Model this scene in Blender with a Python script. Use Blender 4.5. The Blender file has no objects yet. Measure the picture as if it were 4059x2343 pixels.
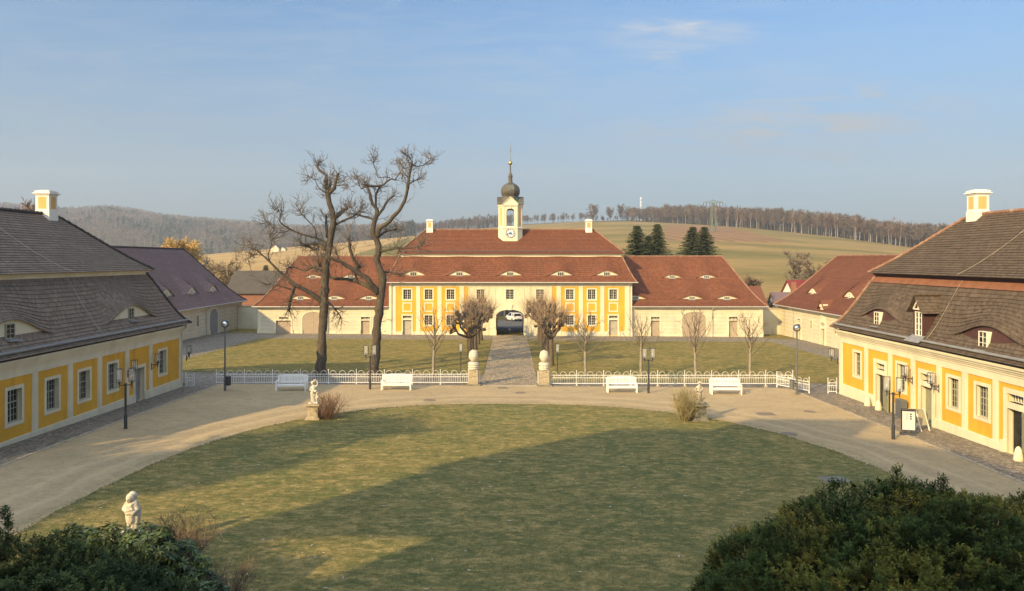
import bpy, math, random
import numpy as np
from mathutils import Vector as V, Matrix, noise

scene = bpy.context.scene
COL = scene.collection
R = math.radians
PI = math.pi

# ------------------------------------------------------------------ camera
camd = bpy.data.cameras.new("camera")
cam = bpy.data.objects.new("camera", camd)
COL.objects.link(cam)
cam.location = (0, 0, 9)
cam.rotation_euler = (R(90), 0, 0)
camd.sensor_width = 36
camd.lens = 24.95
camd.shift_x = 0.002
camd.shift_y = -0.035
camd.clip_start = 0.1
camd.clip_end = 12000
scene.camera = cam

# ------------------------------------------------------------------ light
SUN_EL, SUN_AZ = R(25.5), R(221)          # azimuth clockwise from +Y: the sun stands behind the viewer's left shoulder
sund = bpy.data.lights.new("sun", 'SUN')
sund.energy = 2.35
sund.angle = R(0.55)
sund.color = (1.0, 0.725, 0.34)
sun = bpy.data.objects.new("sun", sund)
COL.objects.link(sun)
sdir = V((math.sin(SUN_AZ) * math.cos(SUN_EL), math.cos(SUN_AZ) * math.cos(SUN_EL), math.sin(SUN_EL)))
sun.rotation_euler = sdir.to_track_quat('Z', 'Y').to_euler()
sun.location = sdir * 300

world = bpy.data.worlds.new("World")
scene.world = world
world.use_nodes = True
wn, wl = world.node_tree.nodes, world.node_tree.links
wn.clear()
wo = wn.new('ShaderNodeOutputWorld'); bg = wn.new('ShaderNodeBackground')
sky = wn.new('ShaderNodeTexSky'); sky.sky_type = 'NISHITA'
sky.sun_disc = False
sky.sun_elevation = SUN_EL
sky.sun_rotation = SUN_AZ
sky.altitude = 300; sky.air_density = 1.0; sky.dust_density = 1.4; sky.ozone_density = 2.5
bg.inputs['Strength'].default_value = 0.085
# thin cirrus veils
tc = wn.new('ShaderNodeTexCoord')
sep = wn.new('ShaderNodeSeparateXYZ'); wl.new(tc.outputs['Generated'], sep.inputs[0])
def wmath(op, a, b=None, clamp=False):
    n = wn.new('ShaderNodeMath'); n.operation = op; n.use_clamp = clamp
    for i, x in enumerate((a, b)):
        if x is None: continue
        if isinstance(x, (int, float)): n.inputs[i].default_value = x
        else: wl.new(x, n.inputs[i])
    return n.outputs[0]
zz = wmath('MAXIMUM', sep.outputs['Z'], 0.03)
px = wmath('DIVIDE', sep.outputs['X'], zz); py = wmath('DIVIDE', sep.outputs['Y'], zz)
comb = wn.new('ShaderNodeCombineXYZ'); wl.new(px, comb.inputs[0]); wl.new(py, comb.inputs[1])
yy = wmath('MAXIMUM', sep.outputs['Y'], 0.05)
ax, az = wmath('DIVIDE', sep.outputs['X'], yy), wmath('DIVIDE', sep.outputs['Z'], yy)
cb2 = wn.new('ShaderNodeCombineXYZ'); wl.new(ax, cb2.inputs[0]); wl.new(az, cb2.inputs[1])
def streaks(rot, sx, sy, scale, lo, hi, seed):
    mp = wn.new('ShaderNodeMapping'); wl.new(cb2.outputs[0], mp.inputs[0])
    mp.inputs['Rotation'].default_value = (0, 0, R(rot)); mp.inputs['Scale'].default_value = (sx, sy, 1); mp.inputs['Location'].default_value = (seed, seed * .7, 0)
    ns = wn.new('ShaderNodeTexNoise'); wl.new(mp.outputs[0], ns.inputs['Vector'])
    ns.inputs['Scale'].default_value = scale; ns.inputs['Detail'].default_value = 9; ns.inputs['Roughness'].default_value = 0.62; ns.inputs['Distortion'].default_value = 0.7
    r_ = wn.new('ShaderNodeMapRange'); wl.new(ns.outputs[0], r_.inputs[0]); r_.inputs[1].default_value = lo; r_.inputs[2].default_value = hi
    return r_.outputs[0]
def patch(cx, cz, rx, rz):
    q = wmath('ADD', wmath('POWER', wmath('ABSOLUTE', wmath('DIVIDE', wmath('SUBTRACT', ax, cx), rx)), 2), wmath('POWER', wmath('ABSOLUTE', wmath('DIVIDE', wmath('SUBTRACT', az, cz), rz)), 2))
    r_ = wn.new('ShaderNodeMapRange'); r_.interpolation_type = 'SMOOTHSTEP'; wl.new(q, r_.inputs[0])
    r_.inputs[1].default_value = 0; r_.inputs[2].default_value = 1; r_.inputs[3].default_value = 1; r_.inputs[4].default_value = 0
    return r_.outputs[0]
s1 = streaks(14, 1.3, 7.5, 5.5, .46, .70, 1.3); s2 = streaks(-8, .9, 9.5, 4.4, .44, .72, 4.1)
pm = wmath('ADD', wmath('ADD', wmath('MULTIPLY', patch(.235, .315, .13, .05), .7), patch(.47, .215, .22, .055)), wmath('ADD', wmath('MULTIPLY', patch(.36, .17, .26, .05), .7), wmath('MULTIPLY', patch(-.1, .2, 1.1, .28), .30)))
cf = wmath('MULTIPLY', wmath('MULTIPLY', wmath('MAXIMUM', s1, wmath('MULTIPLY', s2, .8)), pm), .95, True)
cmix = wn.new('ShaderNodeMix'); cmix.data_type = 'RGBA'
wl.new(cf, cmix.inputs[0]); 
tint = wn.new('ShaderNodeMix'); tint.data_type = 'RGBA'; tint.blend_type = 'MULTIPLY'; tint.inputs[0].default_value = 1
wl.new(sky.outputs[0], tint.inputs[6]); tint.inputs[7].default_value = (.455, .65, .735, 1)
wl.new(tint.outputs[2], cmix.inputs[6]); cmix.inputs[7].default_value = (2.9, 3.0, 3.15, 1)
# low haze band on the horizon
hz = wn.new('ShaderNodeMapRange'); wl.new(sep.outputs['Z'], hz.inputs[0])
hz.interpolation_type = 'SMOOTHSTEP'
hz.inputs[1].default_value = -0.02; hz.inputs[2].default_value = 0.42; hz.inputs[3].default_value = 0.9; hz.inputs[4].default_value = 0.0
hmix = wn.new('ShaderNodeMix'); hmix.data_type = 'RGBA'
wl.new(hz.outputs[0], hmix.inputs[0]); wl.new(cmix.outputs[2], hmix.inputs[6]); hsd = wn.new('ShaderNodeMapRange'); wl.new(sep.outputs['X'], hsd.inputs[0]); hsd.inputs[1].default_value = -.6; hsd.inputs[2].default_value = .3
hcm = wn.new('ShaderNodeMix'); hcm.data_type = 'RGBA'; wl.new(hsd.outputs[0], hcm.inputs[0]); hcm.inputs[6].default_value = (1.12, 1.29, 1.42, 1); hcm.inputs[7].default_value = (.90, 1.09, 1.33, 1)
wl.new(hcm.outputs[2], hmix.inputs[7])
# unseen bright veil behind the viewer, added round the sun to fill the shadows
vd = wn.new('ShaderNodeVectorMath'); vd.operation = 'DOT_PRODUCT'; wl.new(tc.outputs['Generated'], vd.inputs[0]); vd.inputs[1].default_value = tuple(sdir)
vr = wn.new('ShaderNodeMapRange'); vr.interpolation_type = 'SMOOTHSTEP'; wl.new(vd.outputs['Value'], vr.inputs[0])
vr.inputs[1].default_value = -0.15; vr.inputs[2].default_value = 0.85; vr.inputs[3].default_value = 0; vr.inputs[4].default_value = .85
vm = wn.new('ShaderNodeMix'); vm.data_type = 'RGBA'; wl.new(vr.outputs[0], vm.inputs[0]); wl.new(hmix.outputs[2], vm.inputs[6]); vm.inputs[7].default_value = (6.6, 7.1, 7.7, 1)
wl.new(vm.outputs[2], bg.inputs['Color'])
wl.new(bg.outputs[0], wo.inputs[0])

vs = scene.view_settings
vs.view_transform = 'Standard'; vs.look = 'None'; vs.gamma = 1; vs.use_curve_mapping = False
vs.exposure = 1.55
scene.cycles.max_bounces = 6
scene.cycles.diffuse_bounces = 3
scene.cycles.glossy_bounces = 3
scene.cycles.transparent_max_bounces = 8
scene.cycles.volume_bounces = 0
scene.cycles.use_denoising = True

# ------------------------------------------------------------------ object helpers
class MB:
    """collects faces of one mesh"""
    def __init__(s): s.v = []; s.f = []; s.uv = {}; s.m = []; s.cm = 0; s.c = {}
    def vert(s, p): s.v.append((p[0], p[1], p[2])); return len(s.v) - 1
    def face(s, pts, uv=None, col=None):
        i = len(s.v)
        s.v.extend([(p[0], p[1], p[2]) for p in pts])
        s.f.append(tuple(range(i, i + len(pts)))); s.m.append(s.cm)
        if uv: s.uv[len(s.f) - 1] = uv
        if col: s.c[len(s.f) - 1] = col
    def idx(s, ids, uv=None, col=None):
        s.f.append(tuple(ids)); s.m.append(s.cm)
        if uv: s.uv[len(s.f) - 1] = uv
        if col: s.c[len(s.f) - 1] = col
    def hexa(s, p):                       # eight corners, bottom ring then top ring
        i = len(s.v); s.v.extend([tuple(q) for q in p])
        for q in ((0, 3, 2, 1), (4, 5, 6, 7), (0, 1, 5, 4), (1, 2, 6, 5), (2, 3, 7, 6), (3, 0, 4, 7)):
            s.f.append(tuple(i + k for k in q)); s.m.append(s.cm)
    def box(s, x0, x1, y0, y1, z0, z1, tx=0, ty=0):
        s.hexa([(x0, y0, z0), (x1, y0, z0), (x1, y1, z0), (x0, y1, z0),
                (x0 + tx, y0 + ty, z1), (x1 - tx, y0 + ty, z1), (x1 - tx, y1 - ty, z1), (x0 + tx, y1 - ty, z1)])
    def bar(s, a, b, w, h=None, up=(0, 0, 1)):
        a, b = V(a), V(b); d = (b - a).normalized(); h = w if h is None else h
        u = V(up)
        if abs(d.dot(u)) > .98: u = V((0, 1, 0))
        x = d.cross(u).normalized(); y = x.cross(d)
        x *= w / 2; y *= h / 2
        s.hexa([a - x - y, a + x - y, a + x + y, a - x + y, b - x - y, b + x - y, b + x + y, b - x + y])
    def tube(s, pts, rad, n=6, cap=True):
        pts = [V(p) for p in pts]
        if isinstance(rad, (int, float)): rad = [rad] * len(pts)
        t = (pts[1] - pts[0]).normalized()
        a = V((0, 0, 1)) if abs(t.z) < .9 else V((1, 0, 0))
        x = t.cross(a).normalized(); base = len(s.v)
        for i, p in enumerate(pts):
            if i: t2 = (p - pts[i - 1])
            else: t2 = pts[1] - p
            if 0 < i < len(pts) - 1: t2 = pts[i + 1] - pts[i - 1]
            if t2.length > 1e-9: t = t2.normalized()
            x = (x - t * x.dot(t))
            if x.length < 1e-6: x = t.orthogonal()
            x.normalize(); y = t.cross(x)
            for k in range(n):
                c, sn = math.cos(2 * PI * k / n), math.sin(2 * PI * k / n)
                q = p + (x * c + y * sn) * rad[i]
                s.v.append((q.x, q.y, q.z))
        for i in range(len(pts) - 1):
            for k in range(n):
                k2 = (k + 1) % n; b = base + i * n
                s.f.append((b + k, b + k2, b + n + k2, b + n + k)); s.m.append(s.cm)
        if cap:
            s.f.append(tuple(base + k for k in range(n))[::-1]); s.m.append(s.cm)
            b = base + (len(pts) - 1) * n
            s.f.append(tuple(b + k for k in range(n))); s.m.append(s.cm)
    def lathe(s, prof, cx=0, cy=0, n=16, rot=0, cap=True):
        base = len(s.v)
        for r, z in prof:
            for k in range(n):
                a = rot + 2 * PI * k / n
                s.v.append((cx + r * math.cos(a), cy + r * math.sin(a), z))
        for i in range(len(prof) - 1):
            for k in range(n):
                k2 = (k + 1) % n; b = base + i * n
                s.f.append((b + k, b + k2, b + n + k2, b + n + k)); s.m.append(s.cm)
        if cap:
            s.f.append(tuple(base + k for k in range(n))[::-1]); s.m.append(s.cm)
            b = base + (len(prof) - 1) * n
            s.f.append(tuple(b + k for k in range(n))); s.m.append(s.cm)
    def ball(s, c, r, n=10, m=6, jit=0, rng=None):
        if isinstance(r, (int, float)): r = (r, r, r)
        base = len(s.v)
        for j in range(m + 1):
            th = PI * j / m
            for k in range(n):
                a = 2 * PI * k / n
                q = 1 + (rng.uniform(-jit, jit) if jit and 0 < j < m else 0)
                s.v.append((c[0] + r[0] * q * math.sin(th) * math.cos(a), c[1] + r[1] * q * math.sin(th) * math.sin(a), c[2] + r[2] * q * math.cos(th)))
        for j in range(m):
            for k in range(n):
                k2 = (k + 1) % n; b = base + j * n
                s.f.append((b + k, b + n + k, b + n + k2, b + k2)); s.m.append(s.cm)
    def prism(s, poly, off):
        off = V(off); b = len(s.v); n = len(poly)
        s.v.extend([tuple(p) for p in poly]); s.v.extend([tuple(V(p) + off) for p in poly])
        s.f.append(tuple(range(b, b + n))[::-1]); s.m.append(s.cm)
        s.f.append(tuple(range(b + n, b + 2 * n))); s.m.append(s.cm)
        for k in range(n):
            k2 = (k + 1) % n
            s.f.append((b + k, b + k2, b + n + k2, b + n + k)); s.m.append(s.cm)
    def build(s, name, mat, parent=None, smooth=False, bevel=0, merge=False):
        me = bpy.data.meshes.new(name)
        o0 = V((0, 0, 0)); q = parent
        while q is not None: o0 = o0 + q.location; q = q.parent
        vv = s.v if o0.length == 0 else [(a - o0.x, b - o0.y, c - o0.z) for a, b, c in s.v]
        me.from_pydata(vv, [], s.f)
        mats = mat if isinstance(mat, (list, tuple)) else [mat]
        for m_ in mats: me.materials.append(m_)
        if len(mats) > 1: me.polygons.foreach_set('material_index', s.m)
        if s.uv:
            L = me.uv_layers.new(name="UVMap").data
            for fi, uv in s.uv.items():
                ls = me.polygons[fi].loop_start
                for k, w in enumerate(uv): L[ls + k].uv = w
        if s.c:
            A = me.color_attributes.new("Col", 'FLOAT_COLOR', 'CORNER').data
            for fi, c in s.c.items():
                p_ = me.polygons[fi]
                for k in range(p_.loop_start, p_.loop_start + p_.loop_total): A[k].color = (c[0], c[1], c[2], 1)
        if merge:
            import bmesh
            bm = bmesh.new(); bm.from_mesh(me); bmesh.ops.remove_doubles(bm, verts=bm.verts, dist=1e-4)
            bmesh.ops.recalc_face_normals(bm, faces=bm.faces); bm.to_mesh(me); bm.free()
        if smooth: me.polygons.foreach_set('use_smooth', [True] * len(me.polygons))
        me.update()
        o = bpy.data.objects.new(name, me); COL.objects.link(o)
        if parent is not None: o.parent = parent
        if bevel:
            b = o.modifiers.new("bevel", 'BEVEL'); b.width = bevel; b.segments = 2; b.limit_method = 'ANGLE'
        return o

def np_mesh(name, verts, tris, mat, parent=None, cols=None, smooth=False):
    """verts (n,3), tris (m,k) numpy -> object; cols per vertex"""
    me = bpy.data.meshes.new(name)
    n, (m, k) = len(verts), tris.shape
    o0 = V((0, 0, 0)); q = parent
    while q is not None: o0 = o0 + q.location; q = q.parent
    verts = verts - np.array(o0[:])
    me.vertices.add(n); me.vertices.foreach_set('co', verts.astype(np.float32).ravel())
    me.loops.add(m * k); me.loops.foreach_set('vertex_index', tris.astype(np.int32).ravel())
    me.polygons.add(m); me.polygons.foreach_set('loop_start', np.arange(0, m * k, k, dtype=np.int32))
    mats = mat if isinstance(mat, (list, tuple)) else [mat]
    for q in mats: me.materials.append(q)
    if cols is not None:
        A = me.color_attributes.new("Col", 'FLOAT_COLOR', 'POINT')
        c4 = np.ones((n, 4), np.float32); c4[:, :3] = cols
        A.data.foreach_set('color', c4.ravel())
    me.update(calc_edges=True)
    if smooth: me.polygons.foreach_set('use_smooth', np.ones(m, bool))
    o = bpy.data.objects.new(name, me); COL.objects.link(o)
    if parent is not None: o.parent = parent
    return o

def tag(o, label=None, cat=None, group=None, kind=None):
    if label: o['label'] = label
    if cat: o['category'] = cat
    if group: o['group'] = group
    if kind: o['kind'] = kind
    return o
def thing(name, label, cat, loc=(0, 0, 0), group=None):
    o = bpy.data.objects.new(name, None); COL.objects.link(o)
    o.location = loc; o.empty_display_size = .3
    return tag(o, label, cat, group)
def copy_tree(o, parent=None):
    c = o.copy(); COL.objects.link(c)
    if parent is not None: c.parent = parent
    for ch in [x for x in o.children]: copy_tree(ch, c)
    return c
def dup(root, loc, rz=0, label=None, group=None, scale=None):
    c = copy_tree(root); c.location = loc; c.rotation_euler = (0, 0, rz)
    if scale: c.scale = scale if isinstance(scale, tuple) else (scale,) * 3
    if label: c['label'] = label
    if group: c['group'] = group
    return c

# ------------------------------------------------------------------ materials
class NT:
    def __init__(s, name):
        s.m = bpy.data.materials.new(name); s.m.use_nodes = True
        s.t = s.m.node_tree; s.t.nodes.clear()
        s.out = s.n('ShaderNodeOutputMaterial'); s.b = s.n('ShaderNodeBsdfPrincipled')
        s.l(s.b.outputs[0], s.out.inputs[0])
    def n(s, t, **k):
        x = s.t.nodes.new(t)
        for a, b in k.items(): setattr(x, a, b)
        return x
    def l(s, a, b): s.t.links.new(a, b)
    def math(s, op, a, b=None, c=None, clamp=False):
        x = s.n('ShaderNodeMath', operation=op, use_clamp=clamp)
        for i, q in enumerate((a, b, c)):
            if q is None: continue
            if isinstance(q, (int, float)): x.inputs[i].default_value = q
            else: s.l(q, x.inputs[i])
        return x.outputs[0]
    def mix(s, f, a, b, mode='MIX'):
        x = s.n('ShaderNodeMix', data_type='RGBA', blend_type=mode)
        for i, q in ((0, f), (6, a), (7, b)):
            if isinstance(q, (int, float)): x.inputs[i].default_value = q
            elif isinstance(q, tuple): x.inputs[i].default_value = (*q[:3], 1)
            else: s.l(q, x.inputs[i])
        return x.outputs[2]
    def noise(s, vec, scale, detail=4, rough=.55, sc=None, dist=0):
        x = s.n('ShaderNodeTexNoise')
        x.inputs['Scale'].default_value = scale; x.inputs['Detail'].default_value = detail
        x.inputs['Roughness'].default_value = rough; x.inputs['Distortion'].default_value = dist
        if sc:
            mp = s.n('ShaderNodeMapping'); mp.inputs['Scale'].default_value = sc
            s.l(vec, mp.inputs[0]); vec = mp.outputs[0]
        s.l(vec, x.inputs['Vector'])
        return x.outputs[0]
    def ramp(s, x, a, b, lo=0., hi=1.):
        q = s.n('ShaderNodeMapRange'); s.l(x, q.inputs[0])
        for i, w in enumerate((a, b, lo, hi)): q.inputs[1 + i].default_value = w
        return q.outputs[0]
    def pos(s): return s.n('ShaderNodeNewGeometry').outputs['Position']
    def obj(s): return s.n('ShaderNodeTexCoord').outputs['Object']
    def col(s, c):
        if isinstance(c, tuple): s.b.inputs['Base Color'].default_value = (*c[:3], 1)
        else: s.l(c, s.b.inputs['Base Color'])
    def bump(s, h, strength=.5, dist=.02):
        x = s.n('ShaderNodeBump'); x.inputs['Strength'].default_value = strength; x.inputs['Distance'].default_value = dist
        s.l(h, x.inputs['Height']); s.l(x.outputs[0], s.b.inputs['Normal'])
    def rough(s, r, spec=.3, metal=0):
        s.b.inputs['Roughness'].default_value = r; s.b.inputs['Specular IOR Level'].default_value = spec; s.b.inputs['Metallic'].default_value = metal

def mul(c, k): return tuple(min(1, x * k) for x in c)
def plain(name, c, rough=.6, spec=.3, metal=0, var=.12, scale=4, bump=.0, bscale=30, tint=None):
    t = NT(name); o = t.obj()
    n1 = t.noise(o, scale, 5, .6)
    base = t.mix(t.ramp(n1, .3, .7), mul(c, 1 - var), mul(c, 1 + var))
    if tint:
        base = t.mix(t.ramp(t.noise(o, scale * .45, 6, .7), .52, .68, 0, .7), base, tint)
    t.col(base); t.rough(rough, spec, metal)
    if bump: t.bump(t.noise(o, bscale, 4, .6), bump, .02)
    return t.m

def plaster(name, c, dirt=.35):
    t = NT(name); p = t.pos()
    a = t.noise(p, .55, 6, .65)
    b = t.noise(p, 1.3, 5, .6, (1, 1, .16))
    f = t.noise(p, 14, 4, .6)
    base = t.mix(t.ramp(a, .35, .65), mul(c, .90), mul(c, 1.06))
    base = t.mix(t.ramp(b, .55, .75, 0, dirt), base, (c[0] * .72, c[1] * .70, c[2] * .70))
    base = t.mix(t.ramp(t.noise(p, 3.2, 7, .75), .60, .74, 0, dirt * .55), base, (c[0] * .80, c[1] * .80, c[2] * .86))
    base = t.mix(t.ramp(t.noise(p, .28, 5, .7), .50, .70, 0, dirt * .5), base, (c[0] * .88, c[1] * .86, c[2] * .82))
    base = t.mix(t.ramp(f, .35, .65, 0, .14), base, mul(c, .75))
    t.col(base); t.rough(.88, .15); t.bump(f, .25, .01)
    return t.m

def tiles(name, c, c2, row, width=.17, var=.35, moss=None, mossamt=.5, dark=.45):
    """roof tiles: UV in metres, u along the eave, v up the slope"""
    t = NT(name)
    uv = t.n('ShaderNodeUVMap', uv_map="UVMap").outputs[0]
    sp = t.n('ShaderNodeSeparateXYZ'); t.l(uv, sp.inputs[0])
    vr = t.math('DIVIDE', sp.outputs[1], row); ri = t.math('FLOOR', vr); fr = t.math('FRACT', vr)
    ur = t.math('ADD', t.math('DIVIDE', sp.outputs[0], width), t.math('MULTIPLY', t.math('MODULO', ri, 2), .5))
    ci = t.math('FLOOR', ur); fu = t.math('FRACT', ur)
    cb = t.n('ShaderNodeCombineXYZ'); t.l(ci, cb.inputs[0]); t.l(ri, cb.inputs[1])
    w = t.n('ShaderNodeTexWhiteNoise', noise_dimensions='2D'); t.l(cb.outputs[0], w.inputs['Vector'])
    cb2 = t.n('ShaderNodeCombineXYZ'); t.l(t.math('MULTIPLY', sp.outputs[0], .35), cb2.inputs[0]); t.l(sp.outputs[1], cb2.inputs[1])
    big = t.noise(uv, .5, 6, .65)
    run = t.noise(cb2.outputs[0], .8, 5, .6)
    rowv = t.n('ShaderNodeTexWhiteNoise', noise_dimensions='1D'); t.l(ri, rowv.inputs['W'])
    base = t.mix(w.outputs['Value'], mul(c, 1 - var), mul(c, 1 + var))
    base = t.mix(t.ramp(big, .35, .68, 0, .75), base, c2)
    base = t.mix(t.math('MULTIPLY', rowv.outputs[0], .22), base, mul(c, .6))
    if moss: base = t.mix(t.ramp(t.noise(uv, 2.4, 8, .75), .56, .72, 0, mossamt), base, moss)
    t.col(base); t.rough(.88, .10)
    h = t.math('SUBTRACT', t.math('MULTIPLY', w.outputs['Value'], .35), t.ramp(t.math('ABSOLUTE', t.math('SUBTRACT', fu, .5)), .38, .5, 0, 1))
    t.bump(h, .5, .015)
    return t.m

def cobble(name, c, scale=6.5, stretch=(1, 1, 1)):
    t = NT(name); p = t.pos()
    mp = t.n('ShaderNodeMapping'); mp.inputs['Scale'].default_value = stretch; t.l(p, mp.inputs[0])
    vo = t.n('ShaderNodeTexVoronoi', feature='F1'); vo.inputs['Scale'].default_value = scale; vo.inputs['Randomness'].default_value = .75
    t.l(mp.outputs[0], vo.inputs['Vector'])
    ve = t.n('ShaderNodeTexVoronoi', feature='DISTANCE_TO_EDGE'); ve.inputs['Scale'].default_value = scale; ve.inputs['Randomness'].default_value = .75
    t.l(mp.outputs[0], ve.inputs['Vector'])
    sp = t.n('ShaderNodeSeparateXYZ'); t.l(vo.outputs['Color'], sp.inputs[0])
    base = t.mix(sp.outputs[0], mul(c, .55), mul(c, 1.5))
    base = t.mix(t.ramp(t.noise(p, .35, 5, .65), .35, .68, 0, .6), base, mul(c, .75))
    base = t.mix(t.ramp(t.noise(p, .9, 5, .7), .55, .75, 0, .45), base, (.14, .13, .06))
    base = t.mix(t.ramp(ve.outputs[0], 0.0, .12, .85, 0), base, (c[0] * .38, c[1] * .36, c[2] * .3))
    t.col(base); t.rough(.75, .3)
    t.bump(t.ramp(ve.outputs[0], 0, .25), .9, .035)
    return t.m

def grass(name, g1, g2, dry, dryamt=.6):
    t = NT(name); p = t.pos()
    a = t.noise(p, .13, 6, .62, dist=.8); b = t.noise(p, .75, 7, .70, (.8, 1.3, 1), .5); c = t.noise(p, 5, 6, .75, (.8, 1.2, 1)); d = t.noise(p, 30, 4, .75, (.8, 1.2, 1)); m = t.noise(p, 2.2, 6, .72, (.7, 1.4, 1), .3)
    base = t.mix(t.ramp(a, .36, .62), g1, g2)
    base = t.mix(t.ramp(b, .44, .64, 0, dryamt), base, dry)
    base = t.mix(t.ramp(m, .50, .62, 0, .75), base, mul(dry, 1.2))
    base = t.mix(t.ramp(m, .50, .34, 0, .55), base, (g1[0] * .62, g1[1] * .80, g1[2] * .75))
    base = t.mix(t.ramp(c, .52, .36, 0, .65), base, mul(g1, .62))
    base = t.mix(t.ramp(c, .54, .70, 0, .55), base, mul(dry, 1.3))
    base = t.mix(t.ramp(d, .55, .72, 0, .6), base, mul(dry, 1.3))
    base = t.mix(t.ramp(d, .46, .32, 0, .45), base, mul(g1, .55))
    t.col(base); t.rough(.95, .06)
    h = t.math('ADD', t.math('MULTIPLY', c, .7), d); t.bump(h, .5, .03)
    return t.m

def gravel(name, c, c2, tracks=False):
    t = NT(name); p = t.pos()
    a = t.noise(p, .20, 6, .62, dist=.7); b = t.noise(p, 1.3, 7, .72, (.8, 1.2, 1), .5); d = t.noise(p, 32, 4, .75); e = t.noise(p, 6, 6, .75)
    base = t.mix(t.ramp(a, .35, .66), c, c2)
    base = t.mix(t.ramp(b, .46, .68, 0, .55), base, mul(c2, .70))
    base = t.mix(t.ramp(e, .50, .68, 0, .6), base, mul(c2, .66))
    base = t.mix(t.ramp(e, .46, .32, 0, .4), base, mul(c, 1.2))
    base = t.mix(t.ramp(d, .50, .70, 0, .45), base, mul(c, 1.25))
    base = t.mix(t.ramp(d, .48, .32, 0, .5), base, mul(c2, .6))
    base = t.mix(t.ramp(t.noise(p, .13, 4, .6, (1, 1.8, 1)), .54, .70, 0, .45), base, mul(c, .72))
    if tracks:
        sp = t.n('ShaderNodeSeparateXYZ'); t.l(p, sp.inputs[0])
        q = t.math('POWER', t.math('ADD', t.math('POWER', t.math('ABSOLUTE', t.math('DIVIDE', t.math('SUBTRACT', sp.outputs[0], .3), 15.9)), 2.45), t.math('POWER', t.math('ABSOLUTE', t.math('DIVIDE', t.math('SUBTRACT', sp.outputs[1], 24.4), 21.)), 2.45)), 1 / 2.45)
        q = t.math('ADD', q, t.math('MULTIPLY', t.noise(p, .25, 3, .5), .10))
        for c0, w, colr, k in ((1.13, .016, mul(c, 1.22), .6), (1.215, .016, mul(c, 1.2), .55), (1.17, .03, mul(c2, .70), .45), (1.29, .02, mul(c2, .74), .4), (1.075, .022, (.20, .175, .075), .5)):
            m = t.ramp(t.math('ABSOLUTE', t.math('SUBTRACT', q, c0)), w, 0, 0, k)
            base = t.mix(t.math('MULTIPLY', m, t.ramp(e, .35, .6)), base, colr)
        base = t.mix(t.ramp(t.noise(p, 2.6, 7, .8), .62, .72, 0, .5), base, (.19, .165, .075))
    t.col(base); t.rough(.95, .1); t.bump(d, .5, .02)
    return t.m

def bark(name, c, c2, sc=(1, 1, .25), scale=9, moss=None):
    t = NT(name); o = t.obj()
    n = t.noise(o, scale, 6, .7, sc, .5); b = t.noise(o, 1.1, 4, .6)
    base = t.mix(t.ramp(n, .36, .64), mul(c, .5), c2)
    base = t.mix(t.ramp(b, .4, .65, 0, .6), base, c)
    if moss: base = t.mix(t.ramp(t.noise(o, 1.6, 6, .7), .56, .68, 0, .6), base, moss)
    t.col(base); t.rough(.92, .1); t.bump(n, .9, .05)
    return t.m

def leafmat(name, c, var=.5, rough=.8, spec=.12, trans=0):
    """leaf colour varied by the vertex colours of the mesh"""
    t = NT(name)
    a = t.n('ShaderNodeVertexColor', layer_name="Col")
    t.l(t.mix(1.0, c, a.outputs[0], 'MULTIPLY'), t.b.inputs['Base Color'])
    t.rough(rough, spec)
    return t.m

M = {}
M['cream'] = plaster('cream_plaster', (.72, .645, .45), .75)
M['cream2'] = plaster('barn_plaster', (.68, .61, .445), .9)
M['trim'] = plaster('cream_trim', (.74, .67, .485), .65)
M['yellow'] = plaster('ochre_plaster', (.74, .405, .055), .8)
M['orange'] = plaster('apricot_plaster', (.72, .42, .16), .2)
M['redtile'] = tiles('red_roof_tile', (.200, .080, .046), (.158, .070, .044), .30, var=.25, moss=(.18, .10, .065), mossamt=.35)
M['greytile'] = tiles('dark_roof_tile', (.265, .205, .155), (.22, .176, .14), .22, var=.3, moss=(.24, .20, .16), mossamt=.3)
M['browntile'] = tiles('brown_roof_tile', (.128, .096, .072), (.102, .081, .063), .21, var=.35, moss=(.24, .185, .125), mossamt=.7)
M['purpletile'] = tiles('plum_roof_tile', (.25, .17, .155), (.21, .152, .143), .24, var=.22)
M['redtile2'] = tiles('rust_roof_tile', (.178, .072, .046), (.142, .062, .042), .30, var=.2, moss=(.22, .12, .08), mossamt=.3)
M['flatred'] = plain('rust_band', (.24, .105, .06), .85, var=.2, scale=2)
M['plumwood'] = plain('plum_boards', (.075, .035, .032), .8, var=.2, scale=6)
M['ridge'] = plain('ridge_mortar', (.27, .15, .10), .85, var=.3, scale=3, tint=(.42, .33, .25))
M['ridgedark'] = plain('dark_ridge', (.07, .055, .052), .85, var=.3, scale=3)
M['zinc'] = plain('zinc', (.30, .30, .295), .6, .4, .3, var=.15, scale=3)
M['zincpale'] = plain('pale_zinc', (.52, .50, .44), .5, .4, .2, var=.1)
M['frame'] = plain('window_paint', (.80, .76, .64), .5, var=.05)
M['greyframe'] = plain('grey_window_paint', (.36, .35, .27), .55, var=.08)
t_ = NT('window_glass'); oi_ = t_.n('ShaderNodeObjectInfo'); t_.col(t_.mix(t_.math('POWER', t_.math('MULTIPLY', oi_.outputs['Random'], t_.ramp(t_.noise(t_.pos(), 2.2, 2, .5), .3, .7)), 1.6), (.012, .013, .015), (.17, .165, .15))); t_.rough(.10, .22); M['glass'] = t_.m
M['door'] = plain('grey_door_paint', (.42, .38, .30), .65, var=.08, scale=2, bump=.1)
M['gate'] = plain('taupe_gate_paint', (.40, .32, .235), .7, var=.08, scale=2, bump=.1)
M['gategrey'] = plain('grey_gate_paint', (.30, .285, .26), .7, var=.08, scale=2, bump=.1)
M['greendoor'] = plain('olive_door_paint', (.28, .27, .18), .65, var=.08, scale=2)
M['white'] = plain('white_paint', (.82, .82, .80), .4, .4, var=.04)
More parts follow.
